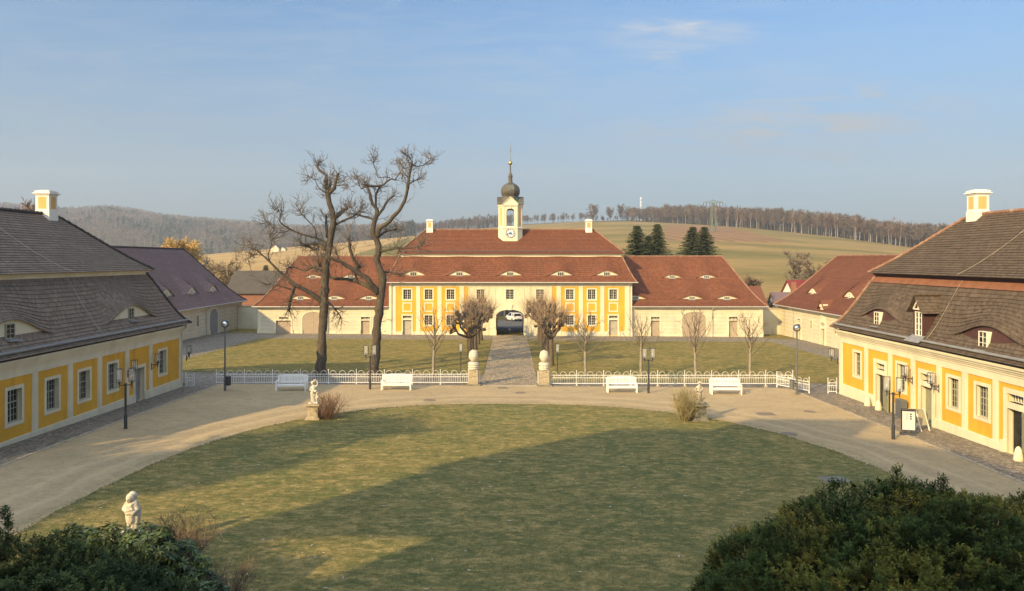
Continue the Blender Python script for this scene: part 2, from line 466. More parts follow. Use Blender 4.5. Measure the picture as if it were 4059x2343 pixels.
M['whiteplaster'] = plaster('white_plaster', (.80, .77, .68), .3)
M['sandstone'] = plain('sandstone', (.42, .355, .25), .9, .1, var=.28, scale=7, bump=.5, bscale=25, tint=(.18, .16, .12))
M['marble'] = plain('pale_stone', (.62, .57, .47), .8, .15, var=.18, scale=9, bump=.35, bscale=25, tint=(.30, .265, .21))
M['lichen'] = plain('lichen_stone', (.50, .44, .35), .85, .15, var=.35, scale=14, bump=.4, bscale=25, tint=(.08, .062, .05))
M['greystone'] = plain('grey_stone', (.20, .19, .15), .9, .1, var=.3, scale=5, bump=.5, bscale=20, tint=(.30, .28, .21))
M['darkmetal'] = plain('dark_metal', (.055, .06, .07), .45, .5, .3, var=.1)
M['greymetal'] = plain('grey_metal', (.16, .17, .175), .45, .5, .4, var=.1)
M['iron'] = plain('cast_iron', (.25, .20, .14), .7, .3, .3, var=.3, scale=12)
M['copper'] = plain('aged_copper', (.115, .100, .078), .55, .4, .25, var=.25, scale=1.6, tint=(.17, .24, .19))
M['gold'] = plain('gilding', (.85, .56, .20), .28, .5, 1.0, var=.05)
t_ = NT('lamp_glass'); t_.col((.62, .62, .58)); t_.rough(.12, .5); t_.b.inputs['Alpha'].default_value = .30; M['lampglass'] = t_.m
t_ = NT('mirror_disc'); t_.col((.75, .8, .86)); t_.rough(.12, .5, .9); M['disc'] = t_.m
t_ = NT('car_paint'); t_.col((.80, .77, .70)); t_.rough(.25, .5); t_.b.inputs['Coat Weight'].default_value = .6; M['carpaint'] = t_.m
M['rubber'] = plain('rubber', (.02, .02, .02), .8, var=.1)
t_ = NT('tail_lamp'); t_.col((.35, .02, .015)); t_.rough(.2, .5); M['taillamp'] = t_.m
M['bark_big'] = bark('old_bark', (.090, .074, .058), (.155, .128, .098), moss=(.13, .125, .06))
M['bark_young'] = bark('pale_bark', (.30, .26, .20), (.40, .35, .27), scale=12)
M['bark_lime'] = bark('lime_bark', (.14, .108, .080), (.21, .165, .12), scale=10)
M['twig_red'] = plain('reddish_twigs', (.27, .145, .085), .8, var=.25, scale=3)
M['twig_lime'] = plain('lime_shoots', (.31, .215, .135), .85, var=.25, scale=3)
M['twig_brown'] = plain('brown_twigs', (.20, .145, .095), .85, var=.25, scale=3)
M['twig_olive'] = plain('olive_twigs', (.27, .225, .105), .85, var=.35, scale=2)
M['twig_young'] = plain('young_twigs', (.165, .13, .095), .85, var=.25, scale=3)
M['twig_grey'] = plain('grey_twigs', (.14, .115, .09), .85, var=.25, scale=3)
M['twig_rust'] = plain('rusty_twigs', (.235, .140, .088), .85, var=.3, scale=2)
M['birch'] = plain('birch_bark', (.60, .53, .46), .8, var=.2, scale=2)
M['leaf'] = leafmat('foliage', (1, 1, 1))
M['leafgloss'] = leafmat('glossy_leaves', (1, 1, 1), rough=.38, spec=.45)
M['twigcol'] = leafmat('wood_mass', (1, 1, 1), rough=.9, spec=.1)
M['slate'] = plain('dark_cladding', (.030, .036, .050), .7, var=.15, scale=1)
M['slatelight'] = plain('grey_ledge', (.11, .12, .15), .7, var=.15, scale=1)
M['brick'] = plain('brick_wall', (.26, .12, .075), .9, var=.25, scale=3)
M['flatdark'] = plain('felt_roof', (.085, .074, .062), .85, var=.15, scale=1)
M['redsheet'] = plain('red_roof_sheet', (.20, .035, .028), .6, var=.1, scale=1)
M['mauvesheet'] = plain('mauve_roof_sheet', (.17, .115, .115), .6, var=.1, scale=1)
M['pylon'] = plain('green_steel', (.14, .17, .13), .7, var=.1)
M['wire'] = plain('wire', (.32, .32, .31), .6, var=.1)
M['paper'] = plain('poster_paper', (.62, .62, .62), .6, var=.03)
M['ink'] = plain('ink', (.035, .035, .05), .6, var=.05)
M['inkred'] = plain('pale_red_ink', (.55, .30, .27), .6, var=.05)
M['face'] = plain('clock_face_paint', (.78, .80, .82), .4, var=.04)
M['faceblue'] = plain('clock_blue', (.30, .42, .62), .4, var=.08)
M['concrete'] = plain('concrete', (.42, .37, .27), .9, var=.18, scale=5)
M['lawn'] = grass('lawn_grass', (.118, .139, .053), (.182, .160, .059), (.350, .262, .106), .62)
M['lawn2'] = grass('garden_grass', (.130, .138, .048), (.205, .162, .054), (.365, .260, .096), .70)
M['gravel'] = gravel('sandy_gravel', (.495, .378, .222), (.40, .312, .188), True)
M['cobble'] = cobble('cobblestones', (.29, .25, .195), 6.0)
M['cobble2'] = cobble('path_setts', (.42, .335, .225), 5.0)
M['asphalt'] = gravel('worn_asphalt', (.150, .145, .135), (.125, .12, .115))
# ------------------------------------------------------------------ terrain
BP = [(-200, .9), (20, .25), (33, .05), (51, -.4), (91, -.9), (100, -1.05)]
def lerp_tab(tab, x):
    if x <= tab[0][0]: return tab[0][1]
    for (a, p), (b, q) in zip(tab, tab[1:]):
        if x <= b: return p + (q - p) * (x - a) / (b - a)
    return tab[-1][1]
# skyline of the open fields: direction (u), height angle row (v), distance
EDGE = [(-4000, 640, 500), (-900, 630, 600), (500, 628, 700), (560, 623, 700), (696, 611, 740), (815, 601, 780), (1020, 582, 820), (1188, 563, 880), (1287, 555, 900),
        (1437, 546, 850), (1559, 545.5, 800), (1736, 554.6, 700), (1865, 564, 650), (2069, 586, 550), (2239, 610, 480), (2522, 640, 400), (3200, 650, 400), (6000, 655, 400)]
# wooded ground beyond: row of the bare ground at its far crest, distance
FAR = [(-4000, 560, 2000), (-900, 520, 2000), (0, 524, 2000), (167, 536, 2000), (273, 530, 2000), (341, 540, 2000), (410, 552, 2000), (512, 560, 2000), (621, 569, 2000), (700, 578, 1900), (900, 582, 1600),
       (1020, 580, 1300), (1287, 553, 1250), (1450, 545, 1150), (1648, 540, 1050), (1736, 546, 1000), (1921, 556, 950), (2091, 576, 900), (2239, 590, 850), (2522, 600, 800), (6000, 610, 800)]
def tab3(tab, u):
    return lerp_tab([(a, b) for a, b, c in tab], u), lerp_tab([(a, c) for a, b, c in tab], u)
F = 1748.0
def ray_z(v, y): return 9 + (640 - v) / F * y
ZLOW = -4.2
def gz(x, y):
    if y <= 100: return lerp_tab(BP, y) - .0075 * max(-60, min(60, x))
    z0 = -1.05 - .0075 * max(-60, min(60, x))
    if y <= 125: return z0 + (-2.6 - z0) * (y - 100) / 25
    if y <= 170: return -2.6 + (ZLOW + 2.6) * (y - 125) / 45
    u = 1256 + F * x / y
    ve, Ye = tab3(EDGE, u); vf, Yf = tab3(FAR, u)
    ze, zf = ray_z(ve, Ye), ray_z(vf, Yf)
    if y <= Ye:
        s = (y - 170) / (Ye - 170)
        return ZLOW + (ze - ZLOW) * s * (1.22 - .22 * s)
    if y <= Yf:
        s = (y - Ye) / (Yf - Ye)
        if u < 1000:                       # a valley between the field and the far wooded hill
            dip = 18 * min(1, (1000 - u) / 200) * math.sin(PI * min(1, s * 2.2)) * (1 if s < .4545 else 0)
            return ze + (zf - ze) * (s * s * (3 - 2 * s)) - dip
        return ze + (zf - ze) * s
    return zf + (y - Yf) * .004
def at(u, v=None, y=None, z=None):
    """photo direction -> place: at a distance, or on the ground"""
    if y is not None: return V(((u - 1256) / F * y, y, ray_z(v, y) if v is not None else 0))
    y = 60.
    for _ in range(30):
        zz_ = gz((u - 1256) / F * y, y) if z is None else z
        y = .5 * y + .5 * F * (9 - zz_) / (v - 640)
    return V(((u - 1256) / F * y, y, gz((u - 1256) / F * y, y) if z is None else z))
def on(x, y): return V((x, y, gz(x, y)))

def build_ground():
    # near court
    xs = [-420, -200, -120, -60, -40, -24, -12, 0, 12, 24, 40, 60, 120, 200, 420]; ys = [-200, -80, -20, 20, 33, 51, 70, 91, 100]
    vs_, fs, cs = [], [], []
    for y in ys:
        for x in xs: vs_.append((x, y, gz(x, y))); cs.append((.085, .078, .03))
    n = len(xs)
    for j in range(len(ys) - 1):
        for i in range(n - 1):
            a = j * n + i; fs.append((a, a + 1, a + n + 1, a + n))
    base = len(vs_)
    us = [-1500, -1250, -1000, -700, -450, -250, -100] + list(range(0, 2530, 12)) + [2600, 2750, 2950, 3200, 3600, 4000]
    rows = [0, .25, .5, .75, 1.] ; m = len(us)
    ysets = []
    for u in us:
        ve, Ye = tab3(EDGE, u); vf, Yf = tab3(FAR, u)
        y_ = [100, 110, 125, 140, 155, 170] + [170 + (Ye - 170) * (k / 60) for k in range(1, 61)] + [Ye + (Yf - Ye) * (k / 22) for k in range(1, 23)] + [Yf * 1.05, max(Yf * 1.1, 1500), 2250]
        ysets.append(y_)
    nr = len(ysets[0])
    rng = random.Random(4)
    for j in range(nr):
        for i, u in enumerate(us):
            y = ysets[i][j]; x = (u - 1256) / F * y
            z = gz(x, y)
            # field colours
            ve, Ye = tab3(EDGE, u)
            green, straw, tan, soil = (.165, .150, .056), (.31, .225, .095), (.48, .335, .15), (.33, .205, .11)
            nz = noise.fractal(V((x * .012, y * .02, 0)), 1, 2, 4)
            bands = .5 + .5 * math.sin(y * .09 + x * .012 + 2.2 * noise.noise(V((x * .004, y * .01, 3))))
            if y > Ye: c = (.10, .085, .055)
            elif u < 1010:
                edge = 560 + (1010 - 560) * 0
                f = .5 + .5 * nz
                c = [tan[k] * (.80 + .35 * bands * f) for k in range(3)]
                if u > 800 + 3.2 * (650 - (640 - (z - 9) / y * F) ) and u > 700: c = [green[k] * (1.1 + .3 * nz) for k in range(3)]
            else:
                v = 640 - (z - 9) / y * F
                w = max(0, min(1, .45 + .8 * nz + .35 * (bands - .5)))
                w = min(1, w + .12); c = [green[k] * (1 - w) + straw[k] * w for k in range(3)]
                if 1700 < u and v > 600: c = [c[k] * (1 - .4 * bands) + straw[k] * 1.05 * .4 * bands for k in range(3)]
                if 1640 < u < 1840 + (v - 560) * 4 - 40 and 553 + (u - 1640) * .03 < v < 592 + (u - 1640) * .02:   # ploughed strip
                    w2 = .8 + .25 * math.sin(x * .55 + y * .05)
                    c = [soil[k] * w2 for k in range(3)]
                if u < 1290: c = [straw[k] * (.75 + .3 * w) for k in range(3)]
            if y < 175: c = (.10, .09, .04)
            vs_.append((x, y, z)); cs.append(tuple(c))
    for j in range(nr - 1):
        for i in range(m - 1):
            a = base + j * m + i; fs.append((a, a + 1, a + m + 1, a + m))
    t = NT('field_ground'); p = t.pos()
    a_ = t.n('ShaderNodeVertexColor', layer_name="Col").outputs[0]
    n1 = t.noise(p, .05, 6, .7, (1, 1.6, 1), .5); n2 = t.noise(p, .8, 5, .7); n3 = t.noise(p, .22, 4, .6, (.25, 1.8, 1))
    c1 = t.mix(t.ramp(n1, .35, .65), t.mix(1., a_, (.78, .82, .8), 'MULTIPLY'), t.mix(1., a_, (1.16, 1.1, 1.05), 'MULTIPLY'))
    c1 = t.mix(t.ramp(n3, .45, .7, 0, .35), c1, t.mix(1., a_, (1.35, 1.2, 1.0), 'MULTIPLY'))
    c1 = t.mix(t.ramp(n2, .4, .7, 0, .35), c1, t.mix(1., a_, (.7, .72, .7), 'MULTIPLY'))
    c1 = t.mix(t.ramp(t.noise(p, .12, 6, .7, (.35, 2.2, 1), .4), .50, .68, 0, .6), c1, t.mix(1., a_, (1.55, 1.28, .95), 'MULTIPLY')); t.col(c1); t.rough(.95, .05); t.bump(n2, .6, .25)
    o = np_mesh('ground', np.array(vs_), np.array(fs), t.m, cols=np.array(cs), smooth=True)
    tag(o, kind='structure')
build_ground()

def sheet(name, fn, nu, nv, mat, dz, kind='structure'):
    """fn(s,t)->(x,y) patch laid on the ground"""
    vs_, fs = [], []
    for j in range(nv + 1):
        for i in range(nu + 1):
            x, y = fn(i / nu, j / nv); vs_.append((x, y, gz(x, y) + dz))
    for j in range(nv):
        for i in range(nu):
            a = j * (nu + 1) + i; fs.append((a, a + 1, a + nu + 2, a + nu + 1))
    o = np_mesh(name, np.array(vs_), np.array(fs), mat, smooth=True)
    return tag(o, kind=kind)
def rect(x0, x1, y0, y1): return lambda s, t: (x0 + (x1 - x0) * s, y0 + (y1 - y0) * t)
def rsheet(name, x0, x1, y0, y1, mat, dz):
    # rows follow the breaks of the slope so that sheets lie parallel to the ground
    ys = sorted({y0, y1, *[b for b, _ in BP if y0 < b < y1]}); yy = []
    vs_, fs = [], []
    xs = np.linspace(x0, x1, 9)
    for a, b in zip(ys, ys[1:]): yy += list(np.linspace(a, b, max(2, int((b - a) / 4) + 1)))[:-1]
    yy.append(ys[-1])
    for y in yy:
        for x in xs: vs_.append((x, y, gz(x, y) + dz))
    n = len(xs)
    for j in range(len(yy) - 1):
        for i in range(n - 1):
            a = j * n + i; fs.append((a, a + 1, a + n + 1, a + n))
    return tag(np_mesh(name, np.array(vs_), np.array(fs), mat), kind='structure')

rsheet('gravel_drive', -21.6, 20.8, 1.0, 52.9, M['gravel'], .015)
rsheet('cobbled_pavement', -24.0, -21.6, 4, 53.1, M['cobble'], .022)
rsheet('cobbled_pavement', 20.8, 23.7, 4, 53.1, M['cobble'], .022)
rsheet('cobbled_lane', -38.6, 38.0, 52.9, 93.4, M['cobble'], .012)
rsheet('cobbled_path', -2.15, 2.15, 53.0, 93.2, M['cobble2'], .026)
rsheet('road', -60, 60, 104.5, 143, M['asphalt'], .02)
def superell(a, b, cx, cy, n):
    def f(s, t):
        th = 2 * PI * s; c, q = math.cos(th), math.sin(th)
        return (cx + t * a * math.copysign(abs(c) ** (2 / n), c), cy + t * b * math.copysign(abs(q) ** (2 / n), q))
    return f
lawn_f = superell(15.9, 21.0, .3, 24.4, 2.45)
rngw = random.Random(9)
wob = [rngw.uniform(-.05, .05) for _ in range(220)]
def lawn_edge(s, t):
    x, y = lawn_f(s, t)
    if t > .99: w_ = noise.noise(V((s * 60, 0, 0))) * .10 + wob[int(s * 219)] * 1.6; x += w_ * (1 if x > 0 else -1); y += w_ * .8
    return x, y
sheet('lawn', lawn_edge, 220, 60, M['lawn'], .035)
def garden(x0, x1, y0, y1, dz, cut=0):
    def f(s, t):
        x = x0 + (x1 - x0) * s; y = y0 + (y1 - y0) * t
        return x, y
    return sheet('garden_lawn', f, 60, 40, M['lawn2'], dz)
garden(-30.5, -2.2, 58.6, 86.5, .04)
garden(2.2, 32.0, 55.2, 86.5, .04)
rsheet('grass_strip', -38.4, -33.2, 93.5, 101, M['lawn2'], .03)
rsheet('grass_strip', 33.3, 37.0, 91.0, 98, M['lawn2'], .03)
# flush stone edging of the paved strips
for x_ in (-21.55, 20.75):
    m_ = MB()
    for k in range(120):
        y_ = 8 + k * .372; zc = gz(x_, y_)
        m_.box(x_ - .09, x_ + .09, y_, y_ + .35, zc - .05, zc + .035 + .006 * math.sin(k * 7.3))
    tag(m_.build('kerb', M['sandstone']), kind='structure')
m_ = MB()
for k in range(12):
    m_.box(-2.15 + k * .36, -1.8 + k * .36, 52.75, 53.05, gz(0, 53) - .05, gz(0, 53) + .045)
tag(m_.build('kerb', M['concrete']), kind='structure')
# ------------------------------------------------------------------ building tools
class Fac:
    """one wall plane: a along the wall (left to right seen from outside), z up, d outwards"""
    def __init__(s, O, e, n): s.O, s.e, s.n = V(O), V(e), V(n)
    def p(s, a, z, d=0): return s.O + s.e * a + s.n * d + V((0, 0, z))
    def quad(s, mb, a0, a1, z0, z1, d=0): mb.face([s.p(a0, z0, d), s.p(a1, z0, d), s.p(a1, z1, d), s.p(a0, z1, d)])
    def box(s, mb, a0, a1, z0, z1, d0, d1):
        mb.hexa([s.p(a0, z0, d1), s.p(a1, z0, d1), s.p(a1, z0, d0), s.p(a0, z0, d0), s.p(a0, z1, d1), s.p(a1, z1, d1), s.p(a1, z1, d0), s.p(a0, z1, d0)])
    def wall(s, mb, a0, a1, z0, z1, holes=(), rev=.22):
        xs = sorted({a0, a1, *[h[0] for h in holes], *[h[1] for h in holes]}); zs = sorted({z0, z1, *[h[2] for h in holes], *[h[3] for h in holes]})
        xs = [x for x in xs if a0 <= x <= a1]; zs = [z for z in zs if z0 <= z <= z1]
        for xa, xb in zip(xs, xs[1:]):
            for za, zb in zip(zs, zs[1:]):
                xm, zm = (xa + xb) / 2, (za + zb) / 2
                if any(h[0] < xm < h[1] and h[2] < zm < h[3] for h in holes): continue
                s.quad(mb, xa, xb, za, zb)
        mb.cm = 1
        for h in holes:
            ha, hb, hz, ht = h[:4]; arch = h[4] if len(h) > 4 else 0
            for a in (ha, hb): mb.face([s.p(a, hz, 0), s.p(a, hz, -rev), s.p(a, ht - arch, -rev), s.p(a, ht - arch, 0)])
            mb.face([s.p(ha, hz, 0), s.p(hb, hz, 0), s.p(hb, hz, -rev), s.p(ha, hz, -rev)])
            if not arch: mb.face([s.p(ha, ht, 0), s.p(hb, ht, 0), s.p(hb, ht, -rev), s.p(ha, ht, -rev)])
            else:
                pts = s.arch(ha, hb, ht - arch, ht)
                for (x1, q1), (x2, q2) in zip(pts, pts[1:]):
                    mb.cm = 0; mb.face([s.p(x1, q1), s.p(x2, q2), s.p(x2, ht), s.p(x1, ht)]); mb.cm = 1
                    mb.face([s.p(x1, q1), s.p(x2, q2), s.p(x2, q2, -rev), s.p(x1, q1, -rev)])
        mb.cm = 0
    def arch(s, a0, a1, zs, zt, n=20, ex=2.2):
        c, hw = (a0 + a1) / 2, (a1 - a0) / 2
        out = []
        for k in range(n + 1):
            x = -math.cos(PI * k / n)
            out.append((c + hw * x, zs + (zt - zs) * max(0, 1 - abs(x) ** ex) ** (1 / ex)))
        return out
    def ring(s, mb, a0, a1, z0, z1, w, d0, d1, bottom=True, wt=None, wb=None):
        wt = w if wt is None else wt; wb = w if wb is None else wb
        s.box(mb, a0 - w, a0, z0 - (wb if bottom else 0), z1 + wt, d0, d1); s.box(mb, a1, a1 + w, z0 - (wb if bottom else 0), z1 + wt, d0, d1)
        s.box(mb, a0, a1, z1, z1 + wt, d0, d1)
        if bottom: s.box(mb, a0, a1, z0 - wb, z0, d0, d1)
    def window(s, root, a, z, w, h, nx=4, ny=5, mat='frame', sur=.16, rev=.16, smat='trim', bar=.05, name='window', proud=.035, surround=True):
        a0, a1, z1 = a - w / 2, a + w / 2, z + h
        mb = MB(); b = .045
        for x0, x1, y0, y1 in ((a0, a0 + b, z, z1), (a1 - b, a1, z, z1), (a0 + b, a1 - b, z, z + b), (a0 + b, a1 - b, z1 - b, z1)): s.box(mb, x0, x1, y0, y1, -rev - .03, -rev + .05)
        for k in range(1, nx):
            x = a0 + w * k / nx; q = bar * (.55 if (nx % 2 == 0 and k == nx // 2) else .2)
            s.box(mb, x - q, x + q, z + b, z1 - b, -rev - .02, -rev + (.045 if q > .02 else .03))
        for k in range(1, ny):
            y = z + h * k / ny; q = bar * (.5 if (ny == 5 and k == 3) or (ny == 2) else .2)
            s.box(mb, a0 + b, a1 - b, y - q, y + q, -rev - .018, -rev + (.042 if q > .02 else .026))
        f = mb.build(name, M[mat], root)
        mb = MB(); s.quad(mb, a0 + .01, a1 - .01, z + .01, z1 - .01, -rev - .01); mb.build('pane', M['glass'], f)
        if surround:
            mb = MB(); s.ring(mb, a0, a1, z, z1, sur, -.02, proud)
            mb.build('surround', M[smat], f)
        return f
    def door(s, root, a, z, w, h, mat='door', transom=None, sur=.18, rev=.2, smat='trim', name='door', leaves=1, panel=True, feet=True):
        a0, a1 = a - w / 2, a + w / 2
        mb = MB()
        for k in range(leaves):
            x0, x1 = a0 + w * k / leaves + .01, a0 + w * (k + 1) / leaves - .01
            s.box(mb, x0, x1, z, z + h - .01, -rev - .05, -rev)
            if panel:
                for q0, q1 in ((.08, .40), (.46, .92)):
                    s.ring(mb, x0 + .13, x1 - .13, z + h * q0, z + h * q1, .035, -rev, -rev + .02)
        d = mb.build(name, M[mat], root)
        mb = MB(); s.box(mb, a1 - .16, a1 - .12, z + .98, z + 1.10, -rev, -rev + .045); s.box(mb, a1 - .22, a1 - .10, z + 1.04, z + 1.06, -rev + .045, -rev + .065); mb.build('handle', M['iron'], d)
        top = z + h if transom is None else transom[1]
        mb = MB(); s.ring(mb, a0, a1, z, top, sur, -.02, .06, bottom=False)
        if transom is not None:
            s.box(mb, a0, a1, z + h, transom[0], -rev, .045)
        if feet:
            for x in (a0 - sur, a1 + sur): s.box(mb, x - .13, x + .13, z - .1, z + .55, -.02, .13)
        mb.build('surround', M[smat], d)
        if transom is not None:
            mb = MB()
            for k in range(7):
                x = a0 + w * k / 6; s.box(mb, max(a0, x - .025), min(a1, x + .025), transom[0], transom[1], -rev - .02, -rev + .03)
            s.box(mb, a0, a1, transom[0], transom[0] + .04, -rev - .02, -rev + .03)
            mb.build('transom_bars', M['frame'], d)
            mb = MB(); s.quad(mb, a0, a1, transom[0], transom[1], -rev - .015); mb.build('pane', M['glass'], d)
        return d
    def gate_leaf(s, root, a, z, w, zt, arch, mat, sur=.22, smat='trim', name='barn_gate', d=.0, planks=10, double=True):
        """plank gate under a flat arch, framed by a plaster surround"""
        a0, a1 = a - w / 2, a + w / 2
        pts = s.arch(a0, a1, zt - arch, zt)
        mb = MB()
        poly = [s.p(a0, z, d + .01)] + [s.p(x, q, d + .01) for x, q in pts] + [s.p(a1, z, d + .01)]
        mb.face(poly)
        for k in range(1, planks):
            x = a0 + w * k / planks
            top = [q for (xa, qa), (xb, qb) in zip(pts, pts[1:]) for q in [qa + (qb - qa) * (x - xa) / (xb - xa)] if xa <= x <= xb][0]
            wd = .03 if (double and k == planks // 2) else .012
            s.box(mb, x - wd, x + wd, z, top - .02, d, d + (.045 if wd > .02 else .025))
        g = mb.build(name, M[mat], root)
        mb = MB()
        for (x1, q1), (x2, q2) in zip(pts, pts[1:]):
            c = a
            def o_(x, q): 
                dx, dz = (x - c) / (w / 2), max(0, (q - (zt - arch)) / max(arch, .01)); return (x + sur * dx, q + sur * dz)
            p1, p2 = o_(x1, q1), o_(x2, q2)
            mb.hexa([s.p(x1, q1, -.02), s.p(x2, q2, -.02), s.p(*p2, -.02), s.p(*p1, -.02), s.p(x1, q1, .05), s.p(x2, q2, .05), s.p(*p2, .05), s.p(*p1, .05)])
        for x0, x1 in ((a0 - sur, a0), (a1, a1 + sur)): s.box(mb, x0, x1, z, zt - arch, -.02, .05)
        for x in (a0 - sur * .6, a1 + sur * .6): s.box(mb, x - .17, x + .17, z - .1, z + .6, -.02, .14)
        mb.build('surround', M[smat], g)
        return g

def bump_fn(x): 
    x = abs(x)
    return 0 if x >= 1 else (.5 + .5 * math.cos(PI * x)) ** 1.05

def roof_slope(mb, A, B, C, D, row=.22, seg=1.0, bell=.0, dorm=(), lift=.03, panels=None):
    """A,B eave left to right, D,C top left to right; real courses of tiles, each lapping the one below.
    dorm: (x along the eave, t up the slope, half width, height) eyebrow dormers"""
    A, B, C, D = map(V, (A, B, C, D)); L = (B - A).length; e = (B - A).normalized()
    n = e.cross(D - A).normalized()
    if n.z < 0: n = -n
    slope = ((A + B) / 2 - (C + D) / 2).length
    rows = max(2, round(slope / row)); rh = slope / rows
    nseg = max(1, int(L / (seg if not dorm else min(seg, .22))))
    hor = (D - A) - e * (D - A).dot(e); hor.z = 0
    hor = hor.normalized() if hor.length > 1e-6 else V((0, 0, 0))
    def P(s, t):
        p = (A.lerp(B, s)).lerp(D.lerp(C, s), t)
        p.z -= bell * t * (1 - t) * (1 - t) * 4
        return p
    ds = [(x, round(t * rows) / rows, hw, h, (T if len(dd) > 4 else .45)) for dd in dorm for x, t, hw, h, T in [tuple(dd) + ((.45,) if len(dd) == 4 else ())]]
    def raise_(p, t):
        a = (p - A).dot(e); r = 0
        for x, t0, hw, h, T in ds:
            if t >= t0 - 1e-6:
                k = 1 - (t - t0) / T
                if k > 0: r = max(r, h * bump_fn((a - x) / hw) * k ** 1.3)
        return r
    def pt(s, t, tt, off):
        p = P(s, t); q = p + n * off
        q.z += raise_(p, tt)
        return q
    for k in range(rows):
        tb, tt = k / rows, (k + 1) / rows
        first = any(abs(t0 - tb) < 1e-6 for _, t0, *_ in ds)
        lo = [pt(i / nseg, tb - .12 / rows, tb, lift) for i in range(nseg + 1)]
        hi = [pt(i / nseg, tt, tt - 1e-4, 0) for i in range(nseg + 1)]
        up = [pt(i / nseg, tb - .12 / rows, tb - .5 / rows, -.004) for i in range(nseg + 1)]   # underside of the lap
        for i in range(nseg):
            u0, u1 = L * i / nseg, L * (i + 1) / nseg
            mb.face([lo[i], lo[i + 1], hi[i + 1], hi[i]], [(u0, tb * slope + .001), (u1, tb * slope + .001), (u1, tt * slope - .001), (u0, tt * slope - .001)])
            if (lo[i] - up[i]).length < .12:
                mb.face([up[i], up[i + 1], lo[i + 1], lo[i]], [(u0, tb * slope + .002)] * 2 + [(u1, tb * slope + .01)] * 2)
            if first and raise_(P((i + .5) / nseg, tb), tb) > .01:      # roof carried on under the dormer
                mb.face([P(i / nseg, tb), P((i + 1) / nseg, tb), P((i + 1) / nseg, tt), P(i / nseg, tt)], [(u0, tb * slope), (u1, tb * slope), (u1, tt * slope), (u0, tt * slope)])
                mb.face([V(lo[i]) - V((0, 0, .07)), V(lo[i + 1]) - V((0, 0, .07)), lo[i + 1], lo[i]], [(u0, tb * slope + .002)] * 2 + [(u1, tb * slope + .01)] * 2)
    if panels is not None:
        for x, t0, hw, h, T in ds:
            pts = []
            N = 24
            for k in range(N + 1):
                a = x - hw * .86 + 2 * hw * .86 * k / N
                s_ = 0
                # position on the slope at run length a
                s_ = min(1, max(0, ((a - (D - A).dot(e) * t0) / (L + ((C - D).length - L) * t0))))
                p = P(s_, t0)
                pts.append((p, raise_(p, t0)))
            panels.append((pts, hor, e, P, x, t0, h))

def ridge_line(mb, a, b, r=.11, step=.38, ups=.04):
    a, b = V(a), V(b); L = (b - a).length; n = max(1, int(L / step))
    for k in range(n):
        p, q = a.lerp(b, k / n), a.lerp(b, (k + 1.12) / n)
        mb.tube([p + V((0, 0, ups)), q + V((0, 0, ups + .035))], [r * .9, r * 1.12], 6)

def eyebrow_parts(root, panels, wallmat='trim', win=(.8, .5), fm='frame', nx=3, ny=2, vee=0, sill=True):
    """front infill and little window of each eyebrow dormer: part dormer with its window"""
    for pts, hor, e, P, x, t0, h in panels:
        mb = MB(); back = hor * .10
        for (p1, r1), (p2, r2) in zip(pts, pts[1:]):
            if r1 < .02 and r2 < .02: continue
            b1 = b2 = .06
            if vee:
                c = pts[len(pts) // 2][0]; m = (pts[-1][0] - pts[0][0]).length / 2
                b1 += vee * max(0, 1 - (p1 - c).length / m); b2 += vee * max(0, 1 - (p2 - c).length / m)
            q1, q2 = p1 + back - V((0, 0, b1)), p2 + back - V((0, 0, b2))
            if vee: q1 = q1 - hor * (b1 - .06) * .55; q2 = q2 - hor * (b2 - .06) * .55
            mb.face([q1, q2, p2 + back + V((0, 0, max(r2 - .01, -.05))), p1 + back + V((0, 0, max(r1 - .01, -.05)))])
        d = mb.build('dormer', M[wallmat], root)
        c, rmax = pts[len(pts) // 2]
        w, hh = win
        f = Fac(c + back - V((0, 0, c.z)) * 0, e, -hor)
        z0 = -vee * .85 + .04; z1 = z0 + hh
        ww = MB()
        o_ = .03 + vee * .5
        b = .035
        for x0, x1, y0, y1 in ((-w / 2, -w / 2 + b, z0, z1), (w / 2 - b, w / 2, z0, z1), (-w / 2 + b, w / 2 - b, z0, z0 + b), (-w / 2 + b, w / 2 - b, z1 - b, z1)):
            f.box(ww, x0, x1, y0, y1, -.02, o_ + .05)
        for k in range(1, nx): f.box(ww, -w / 2 + w * k / nx - .013, -w / 2 + w * k / nx + .013, z0 + b, z1 - b, o_, o_ + .04)
        for k in range(1, ny): f.box(ww, -w / 2 + b, w / 2 - b, z0 + hh * k / ny - .013, z0 + hh * k / ny + .013, o_ + .002, o_ + .038)
        wo_ = ww.build('window', M[fm], d)
        g = MB(); f.box(g, -w / 2 + .02, w / 2 - .02, z0 + .02, z1 - .02, 0, o_ + .01); g.build('pane', M['glass'], d)
        if sill:
            g = MB(); g.hexa([f.p(-w * .62, z0 - .12, o_ + .30), f.p(w * .62, z0 - .12, o_ + .30), f.p(w * .62, z0 - .02, -.02), f.p(-w * .62, z0 - .02, -.02),
                              f.p(-w * .62, z0 - .09, o_ + .30), f.p(w * .62, z0 - .09, o_ + .30), f.p(w * .62, z0 + .01, -.02), f.p(-w * .62, z0 + .01, -.02)])
            g.build('flashing', M['zinc'], d)

def downpipe(root, F_, a, ztop, z0, d=.12, mat='zincpale'):
    mb = MB(); mb.tube([F_.p(a, ztop, .42), F_.p(a, ztop - .18, .40), F_.p(a, ztop - .5, d), F_.p(a, z0 + .02, d)], .055, 8)
    mb.box(*(lambda p: (p.x - .09, p.x + .09, p.y - .09, p.y + .09, p.z - .18, p.z + .02))(F_.p(a, ztop, .42)))
    for z in (z0 + .4, (z0 + ztop) / 2): 
        p = F_.p(a, z, d); mb.lathe([(.075, z - .03), (.075, z + .03)], p.x, p.y, 8)
    return mb.build('downpipe', M[mat], root)

